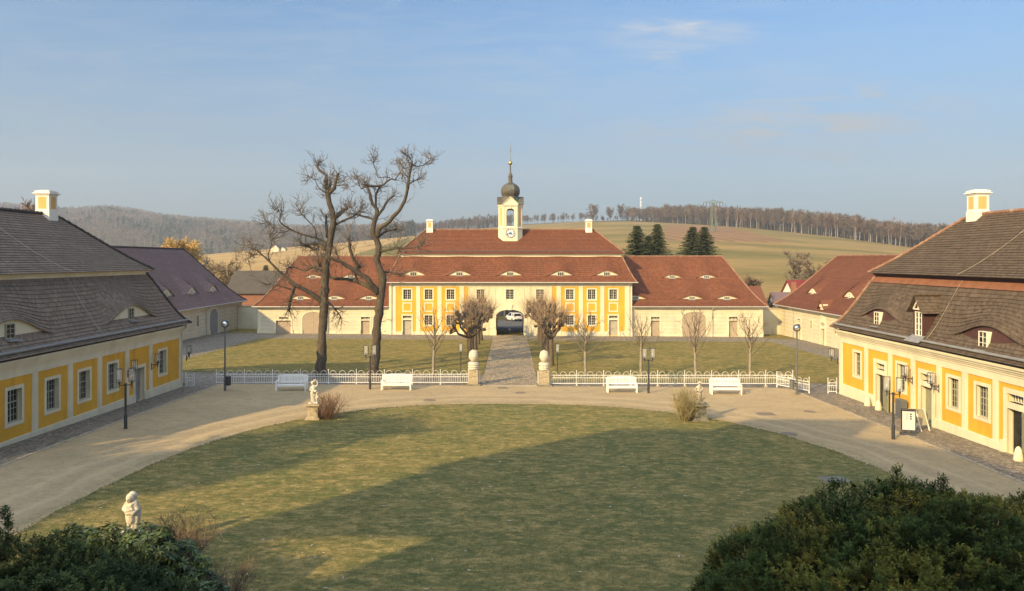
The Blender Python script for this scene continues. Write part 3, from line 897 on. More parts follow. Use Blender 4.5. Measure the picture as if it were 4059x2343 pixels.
def chimney(root, cx, cy, wx, wy, z0, z1, pan='orange'):
    mb = MB()
    zb = z0 + (z1 - z0) * .40
    mb.box(cx - wx / 2 - .04, cx + wx / 2 + .04, cy - wy / 2 - .04, cy + wy / 2 + .04, z0, zb)
    mb.box(cx - wx / 2, cx + wx / 2, cy - wy / 2, cy + wy / 2, zb, z1 - .28)
    mb.box(cx - wx / 2 - .05, cx + wx / 2 + .05, cy - wy / 2 - .05, cy + wy / 2 + .05, z1 - .28, z1 - .20)
    mb.box(cx - wx / 2 - .13, cx + wx / 2 + .13, cy - wy / 2 - .13, cy + wy / 2 + .13, z1 - .20, z1 - .13)
    mb.box(cx - wx / 2 - .05, cx + wx / 2 + .05, cy - wy / 2 - .05, cy + wy / 2 + .05, z1 - .13, z1)
    mb.box(cx - wx / 2 + .10, cx + wx / 2 - .10, cy - wy / 2 + .10, cy + wy / 2 - .10, z1, z1 + .05)
    c = mb.build('chimney', M['whiteplaster'], root, bevel=.012)
    za, zt = zb + .12, z1 - .38
    mb = MB()
    for s_ in (-1, 1):
        y = cy + s_ * (wy / 2 + .006); mb.box(cx - wx * .30, cx + wx * .30, min(y, y - s_ * .02), max(y, y - s_ * .02), za, zt)
        x = cx + s_ * (wx / 2 + .006); mb.box(min(x, x - s_ * .02), max(x, x - s_ * .02), cy - wy * .30, cy + wy * .30, za, zt)
    mb.build('panel', M[pan], c)
    return c

class Frame:
    """building frame: a along the front, b into the building, z"""
    def __init__(s, O, e, n): s.O, s.e, s.n = V(O), V(e), V(n)
    def p(s, a, b, z): return s.O + s.e * a - s.n * b + V((0, 0, z))
    def hip(s, root, L, D, over, ze, zr, hl, hr, mat, ridge='ridge', row=.24, bell=.5, dorm=(), dorm_mat='trim', win=(.7, .32), rb=None, overl=None, overr=None, ends=True, vee=0, fm='frame'):
        ol = over if overl is None else overl; orr = over if overr is None else overr
        rb = D / 2 if rb is None else rb
        A, B = s.p(-ol, -over, ze), s.p(L + orr, -over, ze); C, Dd = s.p(L - hr, rb, zr), s.p(hl, rb, zr)
        E, G = s.p(L + orr, D + over, ze), s.p(-ol, D + over, ze)
        mb = MB(); panels = []
        roof_slope(mb, A, B, C, Dd, row, 1.2, bell, dorm, panels=panels)
        roof_slope(mb, B, E, C, C, row, 1.2, bell)
        roof_slope(mb, G, A, Dd, Dd, row, 1.2, bell)
        roof_slope(mb, E, G, Dd, C, row, 2, bell)
        r = mb.build('roof', M[mat], root)
        mb = MB(); ridge_line(mb, Dd, C)
        for p, q, do in ((A, Dd, hl > .5), (B, C, hr > .5)):
            if do:
                last = None
                for k in range(9):
                    t = k / 8; w = p.lerp(q, t); w.z -= bell * t * (1 - t) * (1 - t) * 4
                    if last is not None: ridge_line(mb, last, w, .09)
                    last = w
        mb.build('ridge_tiles', M[ridge], r)
        eyebrow_parts(root, panels, dorm_mat, win, fm, vee=vee)
        return r
# ------------------------------------------------------------------ gatehouse
PX = 93 / F
def gx(u): return (u - 1256) * PX
def gzv(v): return 9 + (640 - v) * PX
Y0 = 93.0
def gatehouse():
    root = thing('gatehouse', 'two storey ochre and cream gatehouse with arched carriage passage and onion domed clock tower', 'gatehouse', (0, Y0, -.9))
    XL, XR = -15.85, 16.0; L = XR - XL; D = 12.0; ZE = 6.02; GB = -1.4
    Fr = Frame((XL, Y0, 0), (1, 0, 0), (0, -1, 0)); F_ = Fac((XL, Y0, 0), (1, 0, 0), (0, -1, 0)); A = lambda x: x - XL
    ups = [-13.46, -10.65, -7.78, -3.84, 0, 3.95, 7.86, 10.73, 13.55]
    lows = [-10.65, -7.78, 7.86, 10.73]; doors = [-13.46, 13.55]
    gate = (A(-1.85), A(1.85), GB, 2.45, 1.0)
    holes = [(A(x) - .52, A(x) + .52, 3.78, 5.10) for x in ups] + [(A(x) - .52, A(x) + .52, .42, 1.70) for x in lows]
    holes += [(A(x) - .56, A(x) + .56, -.95, 1.08) for x in doors] + [(A(x) - .56, A(x) + .56, 1.32, 1.66) for x in doors]
    yl, yr = A(-5.42), A(5.5)
    mb = MB()
    F_.wall(mb, 0, yl, GB, 5.6, [h for h in holes if h[1] < yl]); mb.build('wall', [M['yellow'], M['trim']], root)
    mb = MB(); F_.wall(mb, yr, L, GB, 5.6, [h for h in holes if h[0] > yr]); mb.build('wall', [M['yellow'], M['trim']], root)
    mb = MB()
    F_.wall(mb, yl, yr, GB, 5.6, [h for h in holes if yl < h[0] < yr] + [gate], .3)
    F_.box(mb, yl - .02, yl + .14, GB, 5.6, -.05, .05); F_.box(mb, yr - .14, yr + .02, GB, 5.6, -.05, .05)
    mb.build('wall', M['cream'], root); mb = MB()
    for x in (XL, XR): mb.face([(x, Y0, GB), (x, Y0 + D, GB), (x, Y0 + D, ZE), (x, Y0, ZE)])
    Fb = Fac((XR, Y0 + D, 0), (-1, 0, 0), (0, 1, 0))
    Fb.wall(mb, 0, L, GB, ZE, [(XR - 1.85, XR + 1.85, GB, 2.45, 1.0)], .3)
    mb.build('rear_wall', M['cream'], root)
    # carriage passage
    mb = MB(); pts = F_.arch(A(-1.85), A(1.85), 1.45, 2.45)
    full = [(A(-1.85), GB)] + pts + [(A(1.85), GB)]
    for (x1, q1), (x2, q2) in zip(full, full[1:]): mb.face([F_.p(x1, q1, -.3), F_.p(x2, q2, -.3), F_.p(x2, q2, -D + .3), F_.p(x1, q1, -D + .3)])
    mb.build('passage', M['cream'], root)
    mb = MB(); zf = gz(0, 99); mb.box(-1.85, 1.85, Y0 + .6, Y0 + D - .1, zf - .2, zf + .03); mb.build('passage_floor', M['cobble'], root)
    # arch surround with imposts and keystone
    mb = MB(); pts = F_.arch(A(-1.85), A(1.85), 1.45, 2.45); c = A(0)
    for (x1, q1), (x2, q2) in zip(pts, pts[1:]):
        def o_(x, q): return (x + .22 * (x - c) / 1.85, q + .2 * max(0, (q - 1.45)))
        mb.hexa([F_.p(x1, q1, -.02), F_.p(x2, q2, -.02), F_.p(*o_(x2, q2), -.02), F_.p(*o_(x1, q1), -.02), F_.p(x1, q1, .05), F_.p(x2, q2, .05), F_.p(*o_(x2, q2), .05), F_.p(*o_(x1, q1), .05)])
    for s_ in (-1, 1):
        a0, a1 = sorted((c + s_ * 1.85, c + s_ * 2.25)); F_.box(mb, a0, a1, GB, 1.38, -.02, .06); F_.box(mb, a0 - .06, a1 + .06, 1.38, 1.55, -.02, .11); F_.box(mb, a0 - .03, a1 + .08, GB, -.25, -.02, .14)
        a0, a1 = sorted((c + s_ * 2.25, c + s_ * 2.4)); F_.box(mb, a0, a1, GB, .1, -.02, .10)
    mb.hexa([F_.p(c - .22, 2.4, 0), F_.p(c + .22, 2.4, 0), F_.p(c + .22, 2.4, .12), F_.p(c - .22, 2.4, .12), F_.p(c - .36, 3.15, 0), F_.p(c + .36, 3.15, 0), F_.p(c + .36, 3.15, .12), F_.p(c - .36, 3.15, .12)])
    mb.build('arch_surround', M['trim'], root)
    # pilasters, plinth, frieze, cornice
    for x0, x1 in ((-15.85, -14.95), (-12.28, -11.76), (-9.5, -8.94), (-6.6, -6.02), (6.1, 6.68), (9.02, 9.58), (11.84, 12.36), (15.05, 16.0)):
        mb = MB(); F_.box(mb, A(x0), A(x1), GB, 5.5, -.03, .05); F_.box(mb, A(x0) - .04, A(x1) + .04, GB, -.2, -.03, .08)
        mb.build('pilaster', M['trim'], root)
    for a, b in ((-14.95, -14.26), (-12.66, -12.28), (-11.76, -9.5), (-8.94, -6.6), (6.68, 9.02), (9.58, 11.84), (12.36, 12.75), (14.35, 15.05)):
        mb = MB(); F_.box(mb, A(a), A(b), GB, -.42, -.03, .045); mb.build('plinth', M['trim'], root)
    mb = MB(); F_.box(mb, 0, L, 5.5, 5.78, -.03, .06); F_.box(mb, -.05, L + .05, 5.78, 5.90, -.3, .16); F_.box(mb, -.12, L + .12, 5.90, 6.03, -.3, .32)
    mb.build('cornice', M['trim'], root)
    for x, w_, z0_, z1_ in ((-2.75, .03, GB, 5.5), (2.75, .03, GB, 5.5), (-1.9, .02, 3.1, 5.2), (1.9, .02, 3.1, 5.2)):
        mb = MB(); F_.box(mb, A(x) - w_, A(x) + w_, z0_, z1_, -.01, .016); mb.build('wall_groove', M['sandstone'], root)
    for x in ups: F_.window(root, A(x), 3.78, 1.04, 1.32, 4, 4, bar=.05)
    for x in lows: F_.window(root, A(x), .42, 1.04, 1.28, 4, 4, bar=.05)
    for x in doors: F_.door(root, A(x), -.95, 1.12, 2.03, transom=(1.32, 1.66), mat='door')
    for x in (-13.46, -10.65, -7.78, 7.86, 10.73, 13.55):
        mb = MB(); F_.ring(mb, A(x) - .46, A(x) + .46, 2.32, 3.24, .17, -.02, .035); mb.build('wall_panel', M['trim'], root)
    # mansard roof
    bi, be, zb = 2.0, 1.1, 9.50; o = .55
    rows_d = [(gx(u) - XL + o,   .30, 2.5, .78, .8) for u in (1017.5, 1131, 1256, 1381, 1495)]
    A_, B_, C_, D_ = Fr.p(-o, -o, ZE + .02), Fr.p(L + o, -o, ZE + .02), Fr.p(L - be, bi, zb), Fr.p(be, bi, zb)
    E_, G_ = Fr.p(L + o, D + o, ZE + .02), Fr.p(-o, D + o, ZE + .02); C2, D2 = Fr.p(L - be, D - bi, zb), Fr.p(be, D - bi, zb)
    mb = MB(); panels = []
    roof_slope(mb, A_, B_, C_, D_, .30, .25, .35, rows_d, .045, panels=panels)
    roof_slope(mb, B_, E_, C2, C_, .24, 2, .35); roof_slope(mb, G_, A_, D_, D2, .24, 2, .35); roof_slope(mb, E_, G_, D2, C2, .3, 4, .35)
    r = mb.build('lower_roof', M['redtile'], root)
    for p, q in ((A_, D_), (B_, C_)):
        last = None; mb = MB()
        for k in range(7):
            t = k / 6; w = p.lerp(q, t); w.z -= .35 * t * (1 - t) * (1 - t) * 4
            if last is not None: ridge_line(mb, last, w, .09)
            last = w
        mb.build('hip_tiles', M['ridge'], r)
    eyebrow_parts(root, panels, 'trim', (.86, .50), nx=3, ny=2, sill=False)
    mb = MB()
    for (a0, a1, b0, b1) in ((be - .1, L - be + .1, bi - .1, bi + .1), (be - .1, L - be + .1, D - bi - .1, D - bi + .1), (be - .1, be + .1, bi + .1, D - bi - .1), (L - be - .1, L - be + .1, bi + .1, D - bi - .1)):
        mb.hexa([Fr.p(a, b, z) for z in (zb - .12, zb + .30) for a, b in ((a0, b0), (a1, b0), (a1, b1), (a0, b1))])
    mb.hexa([Fr.p(a, b, z) for z in (zb + .16, zb + .27) for a, b in ((be - .28, bi - .28), (L - be + .28, bi - .28), (L - be + .28, bi - .10), (be - .28, bi - .10))])
    mb.build('roof_cornice', M['trim'], root)
    zr = 13.15; k_ = .42; z2 = zb + .30
    A_, B_, C_, D_ = Fr.p(be - k_, bi - k_, z2), Fr.p(L - be + k_, bi - k_, z2), Fr.p(L - 4.25, D / 2, zr), Fr.p(4.15, D / 2, zr)
    E_, G_ = Fr.p(L - be + k_, D - bi + k_, z2), Fr.p(be - k_, D - bi + k_, z2)
    mb = MB()
    roof_slope(mb, A_, B_, C_, D_, .30, 2, .1, (), .045); roof_slope(mb, B_, E_, C_, C_, .24, 2, .1); roof_slope(mb, G_, A_, D_, D_, .24, 2, .1); roof_slope(mb, E_, G_, D_, C_, .3, 4, .1)
    r = mb.build('upper_roof', M['redtile'], root)
    mb = MB(); ridge_line(mb, D_, C_); ridge_line(mb, A_, D_, .09); ridge_line(mb, B_, C_, .09); mb.build('ridge_tiles', M['ridge'], r)
    mb = MB(); n = (B_ - A_).cross(D_ - A_).normalized(); n = n if n.z > 0 else -n
    for t0, off in ((.07, .12), (.07, .24)):
        p, q = A_.lerp(D_, t0), B_.lerp(C_, t0); mb.tube([p + n * off, q + n * off], .022, 5)
    for i in range(31):
        s_ = i / 30; p = A_.lerp(B_, s_).lerp(D_.lerp(C_, s_), .07); mb.bar(p - n * .05, p + n * .28, .035)
    mb.build('snow_guard', M['greymetal'], root)
    mb = MB(); mb.tube([Fr.p(-.7, -.66, ZE + .0), Fr.p(L + .7, -.66, ZE + .0)], .07, 8); mb.build('gutter', M['zincpale'], root)
    for a in (.35, L - .35): downpipe(root, F_, a, ZE - .02, -.95)
    mb = MB(); nn = V((0, -.82, .57))
    for u, w in ((1147, .03), (1327, .03)):
        p, q = Fr.p(A(gx(u)), -.45, ZE + .2), Fr.p(A(gx(u)), bi - .05, zb - .1)
        for k in range(8):
            a = p.lerp(q, k / 8); b = p.lerp(q, (k + 1) / 8)
            for w_, t in ((a, k / 8), (b, (k + 1) / 8)): w_.z -= .35 * t * (1 - t) ** 2 * 4
            mb.tube([a + nn * .07, b + nn * .07], .014, 4)
    mb.build('lightning_wire', M['iron'], root)
    chimney(root, -11.15, Y0 + D / 2 - .1, .85, .8, 12.5, 14.55, 'orange'); chimney(root, 10.95, Y0 + D / 2 - .1, .85, .8, 12.5, 14.55, 'orange')
    # clock tower: octagonal, longer on the main faces
    tx, ty = .06, 98.55
    def octo(h, s): return [(s, -h), (h, -s), (h, s), (s, h), (-s, h), (-h, s), (-h, -s), (-s, -h)]   # h half width, s half of the straight side
    def ring8(mb, h0, s0, z0, h1, s1, z1, cap=True):
        p, q = octo(h0, s0), octo(h1, s1)
        b = [(tx + x, ty + y, z0) for x, y in p]; t = [(tx + x, ty + y, z1) for x, y in q]
        for k in range(8): mb.face([b[k], b[(k + 1) % 8], t[(k + 1) % 8], t[k]])
        if cap: mb.face(t); mb.face(b[::-1])
    mb = MB(); ring8(mb, 1.66, .97, 11.2, 1.66, .97, 13.25); ring8(mb, 1.74, 1.02, 13.25, 1.74, 1.02, 13.34); ring8(mb, 1.68, .98, 13.34, 1.62, .95, 13.5)
    tower = mb.build('clock_tower', M['trim'], root)
    mb = MB()
    for h, s in ((1.60, .94),):
        o8 = octo(h, s)
        for k in range(8):
            (xa, ya), (xb, yb) = o8[k], o8[(k + 1) % 8]
            p, q = V((tx + xa, ty + ya, 0)), V((tx + xb, ty + yb, 0)); e = (q - p).normalized(); n_ = V((e.y, -e.x, 0)); w = (q - p).length
            if n_.dot(V((xa + xb, ya + yb, 0))) < 0: n_ = -n_
            f = Fac(p, e, n_)
            if k in (1, 3, 5, 7):
                f.wall(mb, 0, w, 13.5, 16.35, [(w / 2 - .52, w / 2 + .52, 13.6, 16.0, .42)], .26)
                for a0, a1 in ((w / 2 - .72, w / 2 - .55), (w / 2 + .55, w / 2 + .72)): f.box(mb, a0, a1, 13.5, 15.55, -.02, .05)
                f.box(mb, w / 2 - .09, w / 2 + .09, 15.96, 16.3, -.02, .09)
            else: f.wall(mb, 0, w, 13.5, 16.35)
            f.box(mb, -.05, w + .05, 16.28, 16.40, -.1, .08); f.box(mb, -.10, w + .10, 16.40, 16.52, -.1, .17)
            f.box(mb, -.01, .12, 13.5, 16.28, -.02, .045); f.box(mb, w - .12, w + .01, 13.5, 16.28, -.02, .045)
    mb.build('belfry', M['trim'], tower)
    for k in (0, 2, 4, 6):
        o8 = octo(1.60, .94); (xa, ya), (xb, yb) = o8[k], o8[(k + 1) % 8]
        p, q = V((tx + xa, ty + ya, 0)), V((tx + xb, ty + yb, 0)); e = (q - p).normalized(); n_ = V((e.y, -e.x, 0)); w = (q - p).length
        if n_.dot(V((xa + xb, ya + yb, 0))) < 0: n_ = -n_
        mb = MB(); Fac(p, e, n_).box(mb, w / 2 - .22, w / 2 + .22, 13.62, 16.15, -.02, .012); mb.build('belfry_panel', M['orange'], tower)
    # gables over the four main faces
    for nx_, ny_ in ((0, -1), (1, 0), (0, 1), (-1, 0)):
        n_ = V((nx_, ny_, 0)); e = V((-ny_, nx_, 0)); c0 = V((tx, ty, 0)) + n_ * 1.60
        f = Fac(c0, e, n_)
        mb = MB(); w = 1.0
        mb.prism([f.p(-w, 16.5, .0), f.p(w, 16.5, .0), f.p(w, 16.62, .0), f.p(0, 17.5, .0), f.p(-w, 16.62, .0)], n_ * .10)
        for s_ in (-1, 1):
            mb.hexa([f.p(s_ * (w + .12), 16.55, .08), f.p(0, 17.52, .08), f.p(0, 17.52, .2), f.p(s_ * (w + .12), 16.55, .2), f.p(s_ * (w + .12), 16.66, .08), f.p(0, 17.66, .08), f.p(0, 17.66, .2), f.p(s_ * (w + .12), 16.66, .2)])
        mb.build('pediment', M['trim'], tower)
        mb = MB()
        for s_ in (-1, 1):
            mb.face([f.p(s_ * (w + .22), 16.60, .24), f.p(0, 17.72, .24), f.p(0, 17.72, -1.2), f.p(s_ * (w + .22), 16.60, -.6)])
        mb.build('pediment_roof', M['copper'], tower)
    mb = MB()
    prof = [(1.78, 16.50), (1.60, 16.72), (1.32, 17.1), (1.20, 17.45), (1.16, 17.72), (1.24, 17.86), (1.40, 18.18), (1.43, 18.5), (1.36, 18.86), (1.16, 19.18), (.80, 19.45), (.46, 19.62), (.30, 19.80), (.28, 20.45), (.37, 20.5), (.33, 20.62), (.16, 21.0), (.10, 21.25), (.085, 22.2)]
    mb.lathe(prof, tx, ty, 8, rot=PI / 8)
    dome = mb.build('dome', M['copper'], tower)
    mb = MB(); mb.ball((tx, ty, 22.42), .29, 16, 10); mb.build('gilded_ball', M['gold'], tower, smooth=True)
    mb = MB(); mb.tube([(tx, ty, 22.6), (tx, ty, 25.3)], [.035, .018], 6); mb.lathe([(.02, 24.0), (.10, 24.12), (.02, 24.24)], tx, ty, 8)
    mb.prism([(tx - .02, ty, 24.3), (tx + .22, ty, 24.42), (tx + .02, ty, 24.5)], (0, .02, 0)); mb.build('weather_vane', M['iron'], tower)
    f = Fac((tx, ty - 1.66, 0), (1, 0, 0), (0, -1, 0)); cz = 12.62
    mb = MB()
    def disc(r0, r1, d, n=32):
        for k in range(n):
            a, b = 2 * PI * k / n, 2 * PI * (k + 1) / n
            mb.face([f.p(r0 * math.cos(a), cz + r0 * math.sin(a), d), f.p(r1 * math.cos(a), cz + r1 * math.sin(a), d), f.p(r1 * math.cos(b), cz + r1 * math.sin(b), d), f.p(r0 * math.cos(b), cz + r0 * math.sin(b), d)])
    disc(0, .84 * .68, .03); face_ = mb.build('clock_face', M['face'], tower)
    return root, tower, f, cz
gate_root, tower, cf_, cz_ = gatehouse()
KC = .68
def clock_bits():
    f, cz = cf_, cz_
    def disc(mb, r0, r1, d, d2, n=32):
        for k in range(n):
            a, b = 2 * PI * k / n, 2 * PI * (k + 1) / n
            q = lambda r, t, d_: f.p(r * math.cos(t), cz + r * math.sin(t), d_)
            mb.face([q(r0, a, d2), q(r1, a, d2), q(r1, b, d2), q(r0, b, d2)]); mb.face([q(r1, a, d), q(r1, a, d2), q(r1, b, d2), q(r1, b, d)]); mb.face([q(r0, a, d), q(r0, a, d2), q(r0, b, d2), q(r0, b, d)])
    mb = MB(); disc(mb, .82 * KC, .92 * KC, 0, .07); mb.build('clock_rim', M['greymetal'], tower)
    mb = MB(); disc(mb, 0, .36 * KC, .03, .036); mb.build('clock_centre', M['faceblue'], tower)
    mb = MB()
    def bar(ang, r0, r1, w, d):
        a = PI / 2 - R(ang); c, s_ = math.cos(a), math.sin(a); px_, pz = -s_, c
        mb.hexa([f.p(r * c + px_ * q, cz + r * s_ + pz * q, dd) for dd in (.034, d) for r, q in ((r0 * KC, -w), (r1 * KC, -w), (r1 * KC, w), (r0 * KC, w))])
    rom = [2, 1, 2, 3, 2, 1, 2, 3, 4, 2, 1, 2]
    for h in range(12):
        n = rom[h]
        for j in range(n): bar(h * 30 + (j - (n - 1) / 2) * 5.5, .52, .74, .02, .042)
    mb.build('hour_mark', M['ink'], tower)
    mb = MB(); bar(252, -.16, .74, .035, .06); bar(124, -.1, .46, .05, .07); mb.build('clock_hand', M['ink'], tower)
clock_bits()

# ------------------------------------------------------------------ low wings of the gatehouse
def wing(x0, x1, left):
    L = x1 - x0; D = 12.; yw = Y0 + .45
    root = thing('gatehouse_wing', 'cream red roofed wing with plank doors, half hidden by the two old trees' if left else 'cream wing with red hipped roof and three plank doors behind the young bare trees', 'outbuilding', (x0, yw, -.9), 'low wings of the gatehouse')
    F_ = Fac((x0, yw, 0), (1, 0, 0), (0, -1, 0)); Fr = Frame((x0, yw, 0), (1, 0, 0), (0, -1, 0)); GB = -1.6; ze = 2.82
    B = gz((x0 + x1) / 2, yw) - .02
    q = yw / F
    if left: dd = [(698, 1.95), (900, 1.15)]; g = (772, 2.9)
    else: dd = [(1614, 1.15), (1806, 1.15)]; g = (1709.5, 3.15)
    a_ = lambda u: (u - 1256) * q - x0
    tr = (1.12, 1.46)
    holes = []
    for u, w in dd: holes += [(a_(u) - w / 2, a_(u) + w / 2, B, .98), (a_(u) - min(w, 1.15) / 2, a_(u) + min(w, 1.15) / 2, *tr)]
    mb = MB(); F_.wall(mb, 0, L, GB, ze, holes)
    xs = x0 if left else x1
    mb.face([(xs, yw, GB), (xs, yw + D, GB), (xs, yw + D, ze), (xs, yw, ze)]); mb.face([(x0, yw + D, GB), (x1, yw + D, GB), (x1, yw + D, ze), (x0, yw + D, ze)])
    # courses of rusticated plaster
    mb.build('wall', M['cream2'], root)
    mb = MB()
    xs_ = sorted([(a_(u) - w / 2 - .35, a_(u) + w / 2 + .35) for u, w in dd] + [(a_(g[0]) - g[1] / 2 - .4, a_(g[0]) + g[1] / 2 + .4)])
    edges = [.3] + [k for p in xs_ for k in p] + [L - .3]
    for a, b in zip(edges[::2], edges[1::2]):
        for k in range(7):
            z = -.62 + k * .5
            if b - a > .3: F_.box(mb, a, b, z - .012, z + .012, -.005, .012)
    mb.build('course_line', M['sandstone'], root)
    mb = MB(); F_.box(mb, -.05, L + .05, 2.5, 2.68, -.02, .07); F_.box(mb, -.1, L + .1, 2.68, 2.83, -.1, .22)
    mb.build('cornice', M['trim'], root)
    for a0, a1 in ((0, .42), (L - .42, L)):
        mb = MB(); F_.box(mb, a0, a1, GB, 2.5, -.02, .045); F_.box(mb, a0 - .05, a1 + .05, GB, -.2, -.02, .10); mb.build('pilaster', M['trim'], root)
    last = 0
    for k0, k1 in xs_ + [(L, L)]:
        if k0 - last > .2:
            mb = MB(); F_.box(mb, last + .02, k0 - .02, GB, B + .35, -.02, .035); mb.build('plinth', M['trim'], root)
        last = k1
    for u, w in dd:
        d = F_.door(root, a_(u), B, w, .98 - B, mat='gate', transom=tr if w < 1.5 else None, panel=False, leaves=1 if w < 1.5 else 2)
        if w > 1.5: F_.window(root, a_(u), 1.12, 1.15, .34, 7, 1, surround=False, name='transom_window')
    F_.gate_leaf(root, a_(g[0]), B, g[1], 2.12, .95, 'gate')
    rows_ = [(1564, .2, .9, .34), (1704, .2, .9, .34), (1845 - 55, .2, .9, .34), (1656, .58, .85, .32), (1741, .58, .85, .32)] if not left else [(740, .2, .9, .34), (823, .2, .9, .34), (908, .2, .9, .34), (770, .58, .85, .32), (862, .58, .85, .32)]
    o = .5
    # the wide eaves sit a little to the sides of the plan
    dl = []
    for u, t, hw, h in rows_:
        y_ = yw - o + (6.5) * t
        dl.append(((u - 1256) / F * y_ - x0 + (o if left else 0), t, hw * 2.7, h * 1.75, .6))
    Fr.hip(root, L, D, o, ze + .02, 9.42, 3.6 if left else 0., 0. if left else 3.6, 'redtile', row=.30, bell=.75, dorm=dl, win=(.78, .34), overl=o if left else 0, overr=0 if left else o)
    mb = MB(); mb.tube([Fr.p(-.6 if left else .02, -.58, ze), Fr.p(L - .02 if left else L + .6, -.58, ze)], .065, 8); mb.build('gutter', M['zincpale'], root)
    if left: downpipe(root, F_, a_(808), ze - .02, B)
    else: downpipe(root, F_, a_(1754), ze - .02, B)
    return root
wing(-33.2, -15.87, True)
wing(16.02, 33.3, False)

